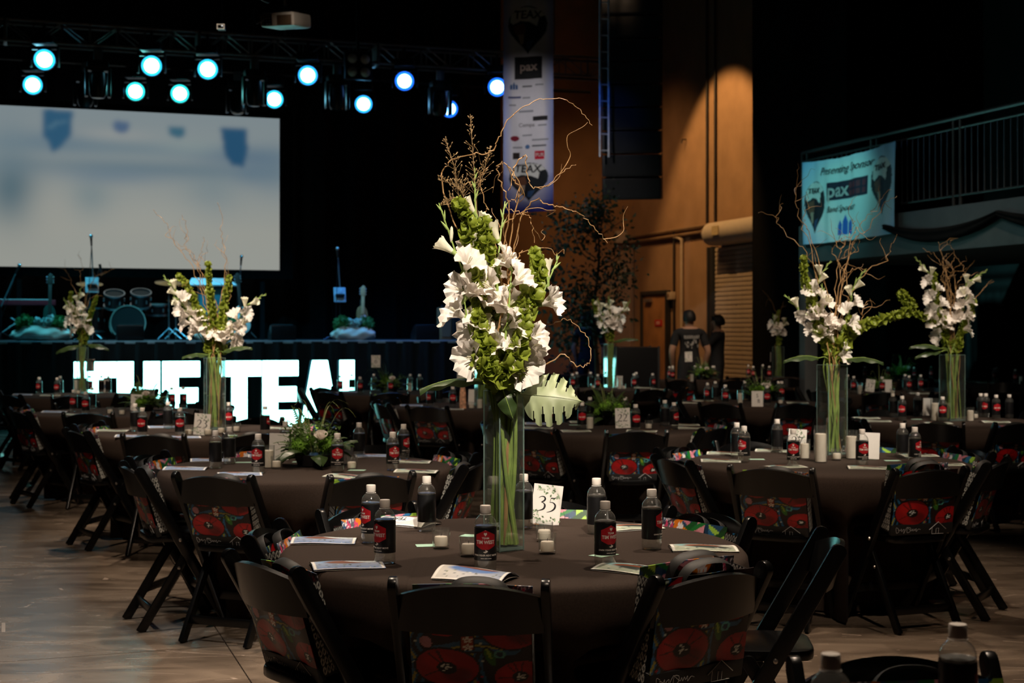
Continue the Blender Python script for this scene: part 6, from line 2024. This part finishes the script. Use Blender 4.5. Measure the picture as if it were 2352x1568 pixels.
# ------------------------------------------------------------------ the tall arrangement on table thirty-five
AY = 4.62
vb = TP(1157, 1262)
AY = vb.y
VH = .515
vase(vb, .094, VH, rad(34), 'tall square glass vase full of green stems on table thirty-five')
def A3(px, py, dy=0.0):
    return P(px, py, AY + dy)
def in_square(r, c, s, rot, z):
    a, b_ = r.uniform(-s, s), r.uniform(-s, s)
    return Vector((c.x + a * math.cos(rot) - b_ * math.sin(rot), c.y + a * math.sin(rot) + b_ * math.cos(rot), z))
def feet(r, c=vb, s=.036):
    return in_square(r, c, s, rad(34), TZ + .02)
def necks(r, c=vb, s=.032, h=VH):
    return in_square(r, c, s, rad(34), TZ + h + .01)
rf = random.Random(3)
g1 = [('leaning left', [(1118, 760, -.05), (1062, 620, -.07), (1040, 560, -.05), (1008, 466, -.03)], .086, 1),
      ('rising straight to the green tip', [(1110, 740, 0), (1098, 560, .0), (1092, 470, .01), (1090, 384, .02)], .078, 2),
      ('with the big blooms at the centre', [(1150, 760, -.07), (1142, 640, -.06), (1150, 540, -.03), (1160, 462, 0)], .086, 3),
      ('reaching right with open trumpets', [(1200, 790, -.05), (1240, 690, -.06), (1262, 640, -.04), (1284, 588, 0)], .088, 4),
      ('low on the left with drooping blooms', [(1115, 820, -.09), (1082, 770, -.10), (1068, 700, -.10), (1062, 650, -.08)], .090, 5),
      ('low on the right with one trumpet', [(1190, 820, -.09), (1210, 775, -.10), (1228, 742, -.10)], .086, 6),
      ('in the centre front', [(1160, 800, -.10), (1168, 720, -.11), (1172, 660, -.10), (1176, 610, -.06)], .086, 7)]
for l, pts, sz, sd in g1:
    gladiolus(feet(rf), necks(rf), [A3(*p) for p in pts], 'white gladiolus in the main vase %s' % l, sd, sz, far=False, group='flowers in the main vase', t0=.30 if sd < 5 else .38, open_to=.66 if sd not in (5, 6, 7) else .98, gap=.078 if sd < 5 else .07, side0=1 if sd % 2 else -1)
b1 = [('arching at upper left', [(1105, 700, .03), (1082, 560, .02), (1072, 500, 0), (1052, 466, -.02)]), ('upright behind the centre blooms', [(1130, 700, .02), (1122, 600, .0), (1118, 545, 0), (1112, 505, 0)]),
      ('curving at the right', [(1180, 780, -.02), (1215, 690, -.03), (1236, 630, -.02), (1228, 578, 0)]), ('low at the left neck', [(1120, 850, -.08), (1108, 790, -.09), (1098, 720, -.08)]),
      ('low at the right neck', [(1175, 850, -.08), (1192, 800, -.09), (1204, 740, -.07), (1206, 690, -.05)]), ('short at the vase mouth', [(1140, 870, -.08), (1128, 830, -.10), (1122, 790, -.10)]),
      ('between the two left spikes', [(1112, 760, -.02), (1100, 680, -.03), (1098, 620, -.03)])]
for i, (l, pts) in enumerate(b1):
    bells(feet(rf), necks(rf), [A3(p[0], p[1], p[2] - .05) for p in pts], 'green bells of ireland stem in the main vase, %s' % l, 20 + i, far=False, group='flowers in the main vase', s0=.12 if i < 3 else .03, size=.0245)
w1 = [('great arc over the hanging banner', [(1120, 720, .05), (1020, 440, .05), (1030, 375, .04), (1080, 355, .02), (1125, 350, 0), (1150, 310, -.02), (1175, 265, -.02), (1230, 232, 0), (1290, 227, 0), (1330, 250, .02), (1358, 288, .03)], 0),
      ('wavy upright twig above the blooms', [(1140, 600, .05), (1105, 505, .04), (1118, 480, .02), (1108, 440, 0), (1102, 405, -.01), (1118, 384, -.02)], 1),
      ('knotted coil before the blue banner foot', [(1150, 620, .06), (1170, 490, .03), (1150, 420, 0), (1142, 385, -.02), (1158, 375, -.03), (1180, 400, -.02), (1200, 440, 0), (1185, 455, .02), (1160, 470, .03), (1190, 490, 0), (1215, 485, -.02)], 4),
      ('long sprig reaching right past the banner', [(1170, 640, .05), (1200, 500, .03), (1230, 460, 0), (1255, 468, 0), (1290, 476, .02), (1330, 488, .03), (1362, 520, .04), (1395, 560, .05)], 1),
      ('hooked twig with a pale tip at the right', [(1165, 620, .05), (1190, 440, .02), (1175, 400, .0), (1205, 355, -.01), (1210, 400, 0), (1225, 430, 0), (1255, 425, 0), (1290, 395, 0), (1325, 378, .01)], 2),
      ('looping vine low at the right', [(1190, 840, -.02), (1230, 850, -.06), (1290, 815, -.07), (1325, 840, -.06), (1345, 838, -.06), (1358, 820, -.05), (1345, 770, -.04), (1305, 735, -.04), (1262, 745, -.05)], 0),
      ('dark twig crossing the blue banner', [(1150, 640, .06), (1140, 540, .05), (1180, 500, .02), (1205, 492, 0), (1222, 510, 0), (1226, 560, .02)], 2),
      ('thick brown branch through the middle', [(1155, 860, -.10), (1140, 800, -.11), (1148, 740, -.10), (1170, 690, -.09), (1180, 650, -.07)], 3),
      ('fine tangle among the central blooms', [(1165, 720, -.06), (1168, 640, -.07), (1175, 600, -.05), (1190, 590, -.04), (1200, 575, -.02)], 5)]
for i, (l, pts, tw) in enumerate(w1):
    willow([A3(*p) for p in pts], 'curly willow in the main vase, %s' % l, 40 + i, twigs=tw, group='willow in the main vase', foot=feet(rf), neck=necks(rf, s=.02), r0=.0025 if i != 7 else .0055, jit=.006)
for i, (l, pts) in enumerate((('tallest plume above the left blooms', [(1130, 700, .02), (1095, 480, .02), (1088, 380, .01), (1080, 262, 0)]), ('second plume left of the tallest', [(1120, 700, .02), (1060, 480, .02), (1045, 390, 0), (1022, 318, -.01)]),
                              ('side plume pointing left', [(1110, 640, .02), (1060, 500, .02), (1040, 470, 0), (1008, 472, -.02)]), ('thin side spray at upper left', [(1110, 640, .02), (1070, 470, .02), (1050, 430, 0), (1006, 412, -.01)]),
                              ('plume leaning to the right of the tallest', [(1130, 700, .02), (1095, 480, .02), (1110, 400, .03), (1128, 335, .03)]))):
    grass([A3(1150, 880)] + [A3(*p) for p in pts], 'brown seeded grass in the main vase, %s' % l, 60 + i, 'grass plumes in the main vase')
broad_leaf(A3(1195, 905, -.05), (1, -.12, -.10), (-.10, -1, .42), .205, .185, leaf_p, 'pale slit monstera leaf jutting right from the main vase', stem_from=A3(1165, 895, 0), droop=.03, seed=1)
broad_leaf(A3(1110, 872, -.05), (-1, -.35, -.04), (-.05, .25, 1), .215, .10, leaf_d, 'dark green leaf jutting left from the main vase', slits=False, stem_from=A3(1150, 895, 0), droop=.10, name='broad_leaf')
broad_leaf(A3(1150, 880, -.09), (.35, -.2, -1), (0, -1, .2), .12, .07, leaf_d, 'small dark leaf hanging over the main vase mouth', slits=False, stem_from=A3(1152, 870, -.02), droop=.05, name='broad_leaf')
broad_leaf(A3(1200, 850, -.03), (.45, .3, .9), (-.5, -.8, .3), .13, .08, leaf_d, 'upright dark leaf behind the looping vine', slits=False, stem_from=A3(1165, 900, 0), droop=.12, name='broad_leaf')
# a few thick cut stems inside the vase
for i in range(32):
    a = feet(rf, s=.039)
    b_ = necks(rf, s=.038)
    tag(ob('cut_stem', MB().tube(smoothpath([a, (a + b_) / 2 + Vector((rf.uniform(-.012, .012), rf.uniform(-.01, .01), 0)), b_], 5), [.0074, .0072, .0070, .0068, .0066, .0064, .0062, .006, .0058, .0056, .0055], 8).mesh('cut_stem', stem_m)), 'cut green stem standing in the main vase among others', 'stem', 'cut stems in the main vase')

# ------------------------------------------------------------------ further tall vases (px positions at their own distance)
def arrangement(key, vx, vtop, vbot, glads, bellz, wills, leaves, desc, vw, size=.075, square=True, seed=1):
    r = random.Random(seed)
    base = keep_on(key, TP(vx, vbot), .55)
    Y = base.y
    h = CZ - (vtop - HZ) / F * Y - TZ
    vase(base, vw, h, rad(20), 'tall glass vase of stems %s' % desc, square=square)
    def q(px, py, dy=0.0): return P(px, py, Y + dy)
    sp_ = vw * .33
    def nk(): return in_square(r, base, sp_ * .95, rad(20), TZ + h + .01)
    def ft(): return in_square(r, base, sp_ * 1.1, rad(20), TZ + .02)
    gl, bl, wl = 'white gladiolus in the vase ' + desc, 'green bells of ireland in the vase ' + desc, 'curly willow in the vase ' + desc
    def side(px): return 'leaning left' if px < vx - 25 else ('leaning right' if px > vx + 25 else 'upright')
    seen = {}
    def uniq(s):
        seen[s] = seen.get(s, 0) + 1
        return s if seen[s] == 1 else s + (', behind the first' if seen[s] == 2 else ', %s one' % ORDN[seen[s] - 1])
    for i, pts in enumerate(glads):
        gladiolus(ft(), nk(), [q(*p) for p in pts], uniq('%s, %s' % (gl, side(pts[-1][0]))), seed * 10 + i, size, far=True, group='flowers ' + desc, open_to=.68, gap=.06, side0=1 if i % 2 else -1)
    for i, pts in enumerate(bellz):
        bells(ft(), nk(), [q(*p) for p in pts], uniq('%s, %s' % (bl, side(pts[-1][0]))), seed * 10 + i, far=True, group='flowers ' + desc, size=.024)
    for i, pts in enumerate(wills):
        willow([q(*p) for p in pts], uniq('%s, %s' % (wl, side(pts[-1][0]))), seed * 10 + i, twigs=3, group='willow ' + desc, foot=ft(), neck=nk(), jit=.014, r0=.0030)
    for i, (px, py, dx, dz, ln, wd) in enumerate(leaves):
        broad_leaf(q(px, py, -.05), (dx, -.3, dz), (-.1 * dx, -.35, 1), ln, wd, leaf_d, uniq('dark leaf at the vase mouth %s, %s' % (desc, 'pointing left' if dx < 0 else 'pointing right')), slits=False, stem_from=q(vx, vtop - 4, 0), droop=.2, name='broad_leaf')
    for i in range(12):
        a, b_ = ft(), nk()
        tag(ob('cut_stem', MB().tube([a, (a + b_) / 2 + Vector((r.uniform(-.012, .012), 0, 0)), b_], .0065, 6).mesh('cut_stem', stem_m)), 'cut green stem in the vase ' + desc, 'stem', 'cut stems ' + desc)

arrangement('C', 1911, 838, 1043,
    [[(1895, 780), (1880, 720), (1878, 650), (1908, 598)], [(1925, 780), (1950, 720), (1960, 660), (1988, 618)], [(1890, 790), (1862, 730), (1835, 712), (1802, 676)], [(1905, 800), (1895, 740), (1892, 690), (1888, 650)], [(1920, 815), (1918, 790), (1916, 770)]],
    [[(1885, 760), (1862, 680), (1848, 640), (1846, 588)], [(1935, 790), (1975, 750), (2030, 732), (2098, 706), (2068, 668)], [(1925, 800), (1945, 760), (1950, 730)]],
    [[(1890, 700), (1862, 570), (1835, 500), (1828, 440), (1836, 376)], [(1890, 700), (1858, 590), (1800, 530), (1786, 500), (1798, 466)], [(1905, 700), (1870, 560), (1845, 510), (1858, 478), (1852, 440)], [(1925, 700), (1955, 560), (1975, 520), (2010, 480), (2046, 434)],
     [(1925, 720), (1960, 560), (1990, 530), (2030, 470), (2062, 448)], [(1935, 720), (1985, 630), (2030, 600), (2044, 570), (2060, 545)], [(1920, 700), (1925, 600), (1940, 560), (1962, 520), (1958, 500)], [(1920, 720), (1930, 620), (1910, 580), (1930, 550), (1955, 545)], [(1915, 740), (1945, 640), (1925, 600), (1960, 580), (1950, 550)], [(1915, 760), (1950, 700), (1930, 660), (1955, 620), (1990, 615)],
     [(1925, 790), (1965, 760), (1980, 720), (1990, 690)]],
    [(1880, 822, -1, .12, .21, .08), (1945, 825, 1, .1, .2, .08)], 'on table twenty-seven', .125, .082, seed=3)
arrangement('D', 493, 822, 986,
    [[(470, 790), (430, 720), (405, 670), (374, 632)], [(515, 790), (545, 740), (570, 700), (612, 674)], [(480, 790), (450, 740), (425, 705), (398, 678)], [(500, 800), (545, 765), (556, 730)], [(485, 805), (465, 770), (450, 735), (440, 700)], [(500, 805), (530, 785), (540, 740)]],
    [[(490, 760), (484, 690), (480, 640), (478, 602)], [(508, 760), (515, 700), (522, 665), (526, 636)], [(478, 760), (445, 690), (430, 655), (408, 632)]],
    [[(470, 700), (440, 610), (400, 560), (385, 520), (352, 482)], [(475, 700), (450, 610), (425, 560), (430, 530), (414, 492)], [(505, 700), (520, 600), (508, 550), (510, 510), (500, 462)], [(500, 720), (470, 640), (455, 600), (462, 580), (470, 545)], [(510, 720), (530, 680), (525, 640)], [(480, 700), (460, 620), (440, 580), (412, 560)]],
    [(512, 808, 1, .35, .22, .09), (478, 815, -1, .1, .18, .08)], 'on table twenty-three', .135, .095, seed=5)
arrangement('N', 2187, 815, 966,
    [[(2165, 760), (2148, 680), (2135, 630), (2100, 590)], [(2200, 760), (2218, 680), (2222, 650), (2268, 620)], [(2205, 760), (2215, 700), (2222, 640)], [(2165, 770), (2155, 740), (2150, 700)]],
    [[(2160, 760), (2130, 730), (2095, 715), (2062, 672)], [(2205, 770), (2225, 730), (2236, 692)], [(2165, 740), (2150, 680), (2145, 630)]],
    [[(2180, 700), (2175, 620), (2195, 590), (2180, 560), (2190, 550)], [(2185, 700), (2170, 620), (2150, 590), (2120, 570)], [(2190, 700), (2180, 640), (2165, 600), (2180, 580)], [(2195, 700), (2190, 620), (2170, 600), (2155, 556)], [(2190, 720), (2200, 650), (2215, 620), (2195, 590)], [(2180, 730), (2175, 660), (2160, 640), (2175, 610)], [(2195, 740), (2230, 700), (2260, 660), (2280, 645)], [(2180, 740), (2185, 680), (2170, 650), (2195, 630)]],
    [(2160, 800, -1, .25, .26, .10), (2160, 808, -1, .0, .22, .09)], 'behind table twenty-seven', .14, .095, seed=7)
arrangement('F', 192, 798, 901,
    [[(185, 760), (175, 720), (180, 690), (186, 660)], [(185, 770), (165, 735), (158, 705), (146, 685)], [(195, 770), (190, 740), (185, 700)]],
    [[(200, 750), (212, 710), (222, 680)], [(180, 740), (162, 690), (164, 668)]],
    [[(185, 700), (165, 650), (150, 620), (132, 614)], [(195, 700), (215, 640), (235, 630), (262, 618)], [(195, 690), (185, 640), (190, 610), (178, 585)], [(200, 700), (225, 670), (215, 640), (248, 622)]],
    [(202, 792, 1, .0, .26, .12), (182, 794, -1, -.1, .26, .14)], 'at the far left', .12, .105, seed=9)
arrangement('J', 1401, 790, 891,
    [[(1395, 750), (1380, 710), (1372, 685)], [(1403, 740), (1400, 710), (1398, 680)], [(1410, 750), (1430, 715), (1448, 690)], [(1403, 765), (1410, 745), (1408, 720)]],
    [[(1390, 750), (1372, 720), (1362, 690)], [(1405, 760), (1412, 745)]],
    [[(1400, 700), (1405, 650), (1412, 620), (1405, 600)], [(1405, 690), (1425, 640), (1420, 590)]],
    [(1410, 785, 1, .3, .3, .11)], 'beside the black case', .12, .105, seed=11)
arrangement('S', 1788, 796, 866,
    [[(1785, 760), (1778, 740), (1776, 720)], [(1792, 765), (1800, 745), (1806, 730)]], [[(1788, 755), (1784, 730), (1790, 712)]],
    [[(1785, 730), (1770, 690), (1750, 665)], [(1792, 720), (1800, 690)]], [], 'far by the roller door', .13, .11, seed=13)
arrangement('G', 1105, 792, 932, [[(1100, 770), (1085, 730)]], [], [], [], 'hidden behind the main flowers', .10, .085, seed=15)

# ------------------------------------------------------------------ low leafy centrepieces
def frond(L, n, seed):
    r = random.Random(seed)
    mb = MB()
    for i in range(n):
        s = (i + 1) / n
        w_ = L * .20 * math.sin(PI * min(1, s * .9 + .12)) + .004
        y = L * s
        z = L * (.55 * s - .55 * s * s)
        for sg in (-1, 1):
            mb.add([(0, y - .004, z), (sg * w_ * .55, y + .004 + w_ * .2, z - .004), (sg * w_, y + w_ * .42, z - w_ * .25), (sg * w_ * .5, y + .009 + w_ * .32, z - .004)], [(0, 1, 2, 3) if sg > 0 else (3, 2, 1, 0)])
    mb.tube([(0, L * k / 8, L * (.55 * k / 8 - .55 * (k / 8) ** 2)) for k in range(9)], [.0018 * (1 - k / 10) for k in range(9)], 4)
    return mb.mesh('frond', fern_m)
FRONDS = [frond(.17, 16, 1), frond(.13, 14, 2)]
def oval_leaf(L, W):
    return MB().grid(7, 5, lambda a, b: Vector(((b * 2 - 1) * W / 2 * math.sin(PI * (a * .96 + .02)) ** .8, L * a, L * .35 * a * (1 - a) * 2 - abs(b * 2 - 1) * W * .15))).mesh('leaf', leaf_d)
OVAL = [oval_leaf(.10, .05), oval_leaf(.14, .07)]
SPRIG = leaf_cloud(70, lambda r: (r.gauss(0, .02), r.uniform(0, .13), r.gauss(0, .018)), fern_m, .012, .024, 3, 'sprig')
BLADE = MB().grid(3, 12, lambda a, b: Vector(((a - .5) * .007 * (1 - b * .9), .34 * b * (1 - .35 * b), .30 * b - .22 * b * b * b))).mesh('blade', leafy('pale_grass_blade', (.34, .38, .14), .5, .3))
PODB = MB().ball((0, 0, 0), .026, 14, 9).mesh('moss_ball', moss_b)
def tuft(r_, seed):
    rr = random.Random(seed)
    mb = MB().ball((0, 0, 0), r_ * .8, 14, 9)
    for _ in range(170):
        d = Vector((rr.gauss(0, 1), rr.gauss(0, 1), rr.gauss(0, 1))).normalized()
        s = d.orthogonal().normalized() * r_ * .14
        q_ = d.cross(s)
        mb.add([d * r_ * .7 + s, d * r_ * .7 - s, d * r_ * .7 + q_, d * r_ * 1.08], [(0, 1, 3), (1, 2, 3), (2, 0, 3)])
    return mb.mesh('moss_ball', moss_b)
TUFTS = [tuft(.035, 1), tuft(.026, 2)]
ROSE = []
for sd in (21, 22):
    mb = MB()
    for ring, (r_, z_, n_) in enumerate(((.010, .030, 3), (.018, .026, 4), (.027, .018, 5))):
        for k in range(n_):
            a0_ = 2 * PI * k / n_ + ring * .6
            mb.grid(5, 5, lambda a, b, a0_=a0_, r_=r_, z_=z_: Vector(((r_ * (.35 + .75 * b)) * math.cos(a0_ + (a - .5) * 2.0), (r_ * (.35 + .75 * b)) * math.sin(a0_ + (a - .5) * 2.0), z_ * b * 1.2 + .003 * math.sin(PI * a))))
    ROSE.append(mb.mesh('rose', petal))
def centrepiece(key, px, py, desc, seed, scale=1.0, blades=5, roses=1, fronds=16, spread=1.0):
    r = random.Random(seed)
    p = keep_on(key, TP(px, py), .4)
    t = thing('fern_centrepiece', desc, 'floral centrepiece', at(p.x, p.y, TZ + .001, 0, scale), 'low leafy centrepieces')
    ob('bowl', MB().lathe([(.05, 0), (.07, .004), (.085, .05), (.08, .05), (.001, .045)], 20, caps=(True, False)).mesh('bowl', black_plastic), t)
    def rot(a, el, z, r0): return Matrix.Translation((math.cos(a) * r0, math.sin(a) * r0, z)) @ Matrix.Rotation(a - PI / 2, 4, 'Z') @ Matrix.Rotation(el, 4, 'X')
    for k in range(fronds):
        ob('frond', r.choice(FRONDS), t, rot(r.uniform(0, 6.28), r.uniform(-.1, 1.15), r.uniform(.03, .08), .03) @ Matrix.Scale(r.uniform(.8, 1.2) * spread, 4))
    for k in range(14):
        ob('leaf', r.choice(OVAL), t, rot(r.uniform(0, 6.28), r.uniform(-.35, .6), r.uniform(.03, .07), .06))
    for k in range(9):
        sp_o = ob('sprig', SPRIG, t, rot(r.uniform(0, 6.28), r.uniform(.1, 1.3), r.uniform(.04, .09), .04))
        sp_o['kind'] = 'stuff'
    for k in range(6):
        a = r.uniform(0, 6.28)
        ob('moss_ball', r.choice(TUFTS), t, Matrix.Translation((math.cos(a) * .07, math.sin(a) * .06 - .02, r.uniform(.06, .13))))
    for k in range(roses):
        a = rad(-60 + 130 * k)
        ob('rose', ROSE[k % 2], t, Matrix.Translation((math.cos(a) * .08, -.05 + math.sin(a) * .04, .12)) @ Matrix.Rotation(.5, 4, 'X'))
    for k in range(blades):
        ob('blade', BLADE, t, rot(r.uniform(0, 6.28), r.uniform(.1, .8), .06, .02))
    return t
centrepiece('B', 722, 1070, 'dense fern and moss centrepiece on the table before table twenty-three', 1, 1.25, 6, 1, 20)
centrepiece('E', 330, 943, 'spreading leafy centrepiece left behind table twenty-three', 2, 1.15, 4, 1, 14)
centrepiece('H', 893, 902, 'leafy centrepiece with a white bloom on table six', 3, 1.25, 6, 1, 16)
centrepiece('I', 1396, 970, 'leafy centrepiece with arching blades on table twenty-two', 4, 1.2, 8, 0, 14)
centrepiece('K', 1618, 871, 'far leafy centrepiece before the standing man', 5, 1.2, 5, 1, 12)
centrepiece('L', 1752, 920, 'leafy centrepiece with a white rose beside the SB card', 6, 1.2, 6, 2, 14)
centrepiece('O', 2020, 896, 'leafy centrepiece behind card seventeen', 7, 1.1, 5, 0, 12)
centrepiece('P', 2072, 872, 'trailing green centrepiece far behind table seventeen', 8, 1.3, 8, 2, 12)
# ------------------------------------------------------------------ people
skin_m = leafy('warm_skin', (.46, .25, .16), .5, .05, (30, .06))
shirt_m = M('black_tshirt', (.010, .010, .011), .85, noise=(30, .2))
jean_m = M('dark_trousers', (.012, .012, .015), .85, noise=(30, .2))
hair_m = M('dark_hair', (.010, .007, .006), .6, noise=(60, .4))
shoe_m = M('black_shoe', (.01, .01, .01), .5, noise=(30, .1))
def person(label, mat, joints, height, back_print=True, hand_pose=0.0, sleeve=.30):
    """joints: right/left elbow and hand offsets; the figure faces -y in its own frame"""
    k = height / 1.75
    V_ = {}
    vs_, es, rs = [], [], []
    def nd(name, p, r, to=None):
        V_[name] = len(vs_)
        vs_.append(Vector(p) * k)
        rs.append((r[0] * k, r[1] * k) if isinstance(r, tuple) else (r * k, r * k))
        if to is not None:
            es.append((V_[to], V_[name]))
    nd('pelvis', (0, 0, .95), (.165, .115))
    nd('waist', (0, 0, 1.08), (.160, .115), 'pelvis')
    nd('chest', (0, .005, 1.28), (.195, .13), 'waist')
    nd('upper', (0, .012, 1.42), (.165, .10), 'chest')
    nd('neck', (0, .01, 1.50), .060, 'upper')
    nd('jaw', (0, -.012, 1.555), .076, 'neck')
    nd('head', (0, -.005, 1.635), (.090, .104), 'jaw')
    nd('crown', (0, .01, 1.70), (.076, .086), 'head')
    for s, nm in ((1, 'r'), (-1, 'l')):
        nd(nm + 'sh', (s * .205, .01, 1.405), .072, 'upper')
        e, h = joints[nm]
        sh = Vector((s * .185, .01, 1.405))
        nd(nm + 'ua', tuple(sh.lerp(Vector(e), .5)), .066, nm + 'sh')
        nd(nm + 'el', e, .050, nm + 'ua')
        nd(nm + 'fa', tuple(Vector(e).lerp(Vector(h), .35)), .050, nm + 'el')
        nd(nm + 'wr', h, .033, nm + 'fa')
        d = (Vector(h) - Vector(e)).normalized()
        nd(nm + 'pm', tuple(Vector(h) + d * .07), (.040, .020), nm + 'wr')
        nd(nm + 'hip', (s * .10, 0, .88), .108, 'pelvis')
        nd(nm + 'th', (s * .105, -.005, .68), .094, nm + 'hip')
        nd(nm + 'kn', (s * .11, -.01, .48), .066, nm + 'th')
        nd(nm + 'cf', (s * .115, .01, .32), .064, nm + 'kn')
        nd(nm + 'an', (s * .12, .01, .09), .038, nm + 'cf')
        nd(nm + 'ft', (s * .13, -.10, .045), (.045, .035), nm + 'an')
        sd = d.cross(Vector((0, 1, 0))).normalized()
        base = Vector(h) + d * .085
        for f_ in range(4):
            off = sd * (.024 - .016 * f_)
            ln = (.055, .065, .06, .045)[f_]
            kn_ = base + off + d * ln * .55
            nd(nm + 'f%da' % f_, tuple(base + off * .9), .0085, nm + 'pm')
            nd(nm + 'f%db' % f_, tuple(kn_), .008, nm + 'f%da' % f_)
            nd(nm + 'f%dc' % f_, tuple(kn_ + (d + Vector((0, -.6, 0))).normalized() * ln * .55), .007, nm + 'f%db' % f_)
        tb = Vector(h) + d * .03
        nd(nm + 'ta', tuple(tb + sd * .035), .010, nm + 'pm')
        nd(nm + 'tb', tuple(tb + sd * .048 + d * .035), .0085, nm + 'ta')
    me = bpy.data.meshes.new('body')
    me.from_pydata([tuple(v) for v in vs_], es, [])
    tmp = bpy.data.objects.new('tmp_body', me)
    COL.objects.link(tmp)
    sk = tmp.modifiers.new('skin', 'SKIN')
    sk.use_smooth_shade = True
    for i, sv in enumerate(me.skin_vertices[0].data):
        sv.radius = rs[i]
        sv.use_root = (i == 0)
    sb = tmp.modifiers.new('sub', 'SUBSURF')
    sb.levels = sb.render_levels = 2
    bpy.context.view_layer.update()
    body = bpy.data.meshes.new_from_object(tmp.evaluated_get(bpy.context.evaluated_depsgraph_get()))
    bpy.data.objects.remove(tmp)
    body.materials.clear()
    for m_ in (skin_m, shirt_m, jean_m, shoe_m):
        body.materials.append(m_)
    for p in body.polygons:
        c = p.center / k
        mi = 0
        if c.z < .10 and abs(c.x) < .3: mi = 3
        elif c.z < .98 and abs(c.x) < .235 and not any((c - Vector(joints[n][1])).length < .16 for n in 'rl'): mi = 2
        elif c.z < 1.475 and abs(c.x) < .20: mi = 1
        else:
            for s, nm in ((1, 'r'), (-1, 'l')):
                e = Vector(joints[nm][0])
                sh = Vector((s * .185, .01, 1.405))
                tt = (c - sh).dot(e - sh) / (e - sh).length_squared
                if c.x * s > .15 and tt < .72 and c.z < 1.5 and (c - e).length > .06: mi = 1
        p.material_index = mi
    body.shade_smooth()
    t = thing('person', label, 'person', mat)
    bo_ = ob('body', body, t)
    # hair, ears, eyes, nose, mouth
    ob('hair', MB().grid(24, 10, lambda a, b: Vector((.098 * math.sin(PI * (b * .62 + .02)) * math.cos(2 * PI * a), .008 + .112 * math.sin(PI * (b * .62 + .02)) * math.sin(2 * PI * a) + (.01 if math.sin(2 * PI * a) > 0 else .0), 1.635 + .125 * math.cos(PI * (b * (.62 if math.sin(2 * PI * a) > -.3 else .40) + .02)))) * k, close_u=True).mesh('hair', hair_m), t)
    for s in (-1, 1):
        ob('ear', MB().ball(Vector((s * .084, .0, 1.61)) * k, .022 * k, 8, 6, scale=(.45, .8, 1.3)).mesh('ear', skin_m), t)
        ob('eye', MB().ball(Vector((s * .030, -.088, 1.63)) * k, .011 * k, 8, 6).mesh('eye', M('eye_white', (.7, .68, .65), .3, noise=(30, .02))), t)
    ob('nose', MB().ball(Vector((0, -.100, 1.60)) * k, .015 * k, 8, 6, scale=(.8, 1, 1.5)).mesh('nose', skin_m), t)
    ob('mouth', MB().ball(Vector((0, -.082, 1.555)) * k, .020 * k, 8, 6, scale=(1.2, .5, .35)).mesh('mouth', M('lip_tone', (.35, .12, .09), .5, noise=(30, .05))), t)
    if back_print:
        pr = MB()
        r = random.Random(2)
        for i in range(9):
            x = -.11 + i * .0275
            pr.box((x, 0, .075 + r.uniform(-.004, .004)), (.016, .001, .05))
        for i in range(16):
            pr.box((r.uniform(-.10, .10), 0, r.uniform(-.12, .03)), (r.uniform(.006, .03), .001, r.uniform(.01, .04)))
        pm_ = pr.mesh('shirt_print', M('faded_white_print', (.34, .33, .31), .8, noise=(40, .4)), False)
        o = ob('shirt_print', pm_, t, Matrix.Translation((0, (.155) * k, 1.27 * k)))
    return t
# man with his back to the camera beside the roller door
Y2 = 22.0
person('man in a black printed T-shirt seen from behind beside the roller door', Matrix.Translation((P(1583, 800, Y2).x, Y2, 0)) @ Matrix.Rotation(PI + .12, 4, 'Z'), {'r': ((.285, .05, 1.13), (.25, -.06, .90)), 'l': ((-.285, .05, 1.13), (-.25, -.07, .89))}, 1.78)
Y1 = 24.6
person('helper in a black T-shirt half hidden behind the central flowers', Matrix.Translation((P(1352, 800, Y1).x, Y1, 0)) @ Matrix.Rotation(PI - .2, 4, 'Z'), {'r': ((.25, .03, 1.14), (.20, -.02, .93)), 'l': ((-.27, .03, 1.13), (-.24, -.06, .90))}, 1.80, False)
Y3 = 23.4
person('person in dark clothes raising a hand before the roller door guide', Matrix.Translation((P(1648, 800, Y3).x, Y3, 0)) @ Matrix.Rotation(-PI / 2 - .3, 4, 'Z'), {'r': ((.22, -.16, 1.20), (.14, -.30, 1.40)), 'l': ((-.25, .03, 1.12), (-.2, -.1, .9))}, 1.72, False)
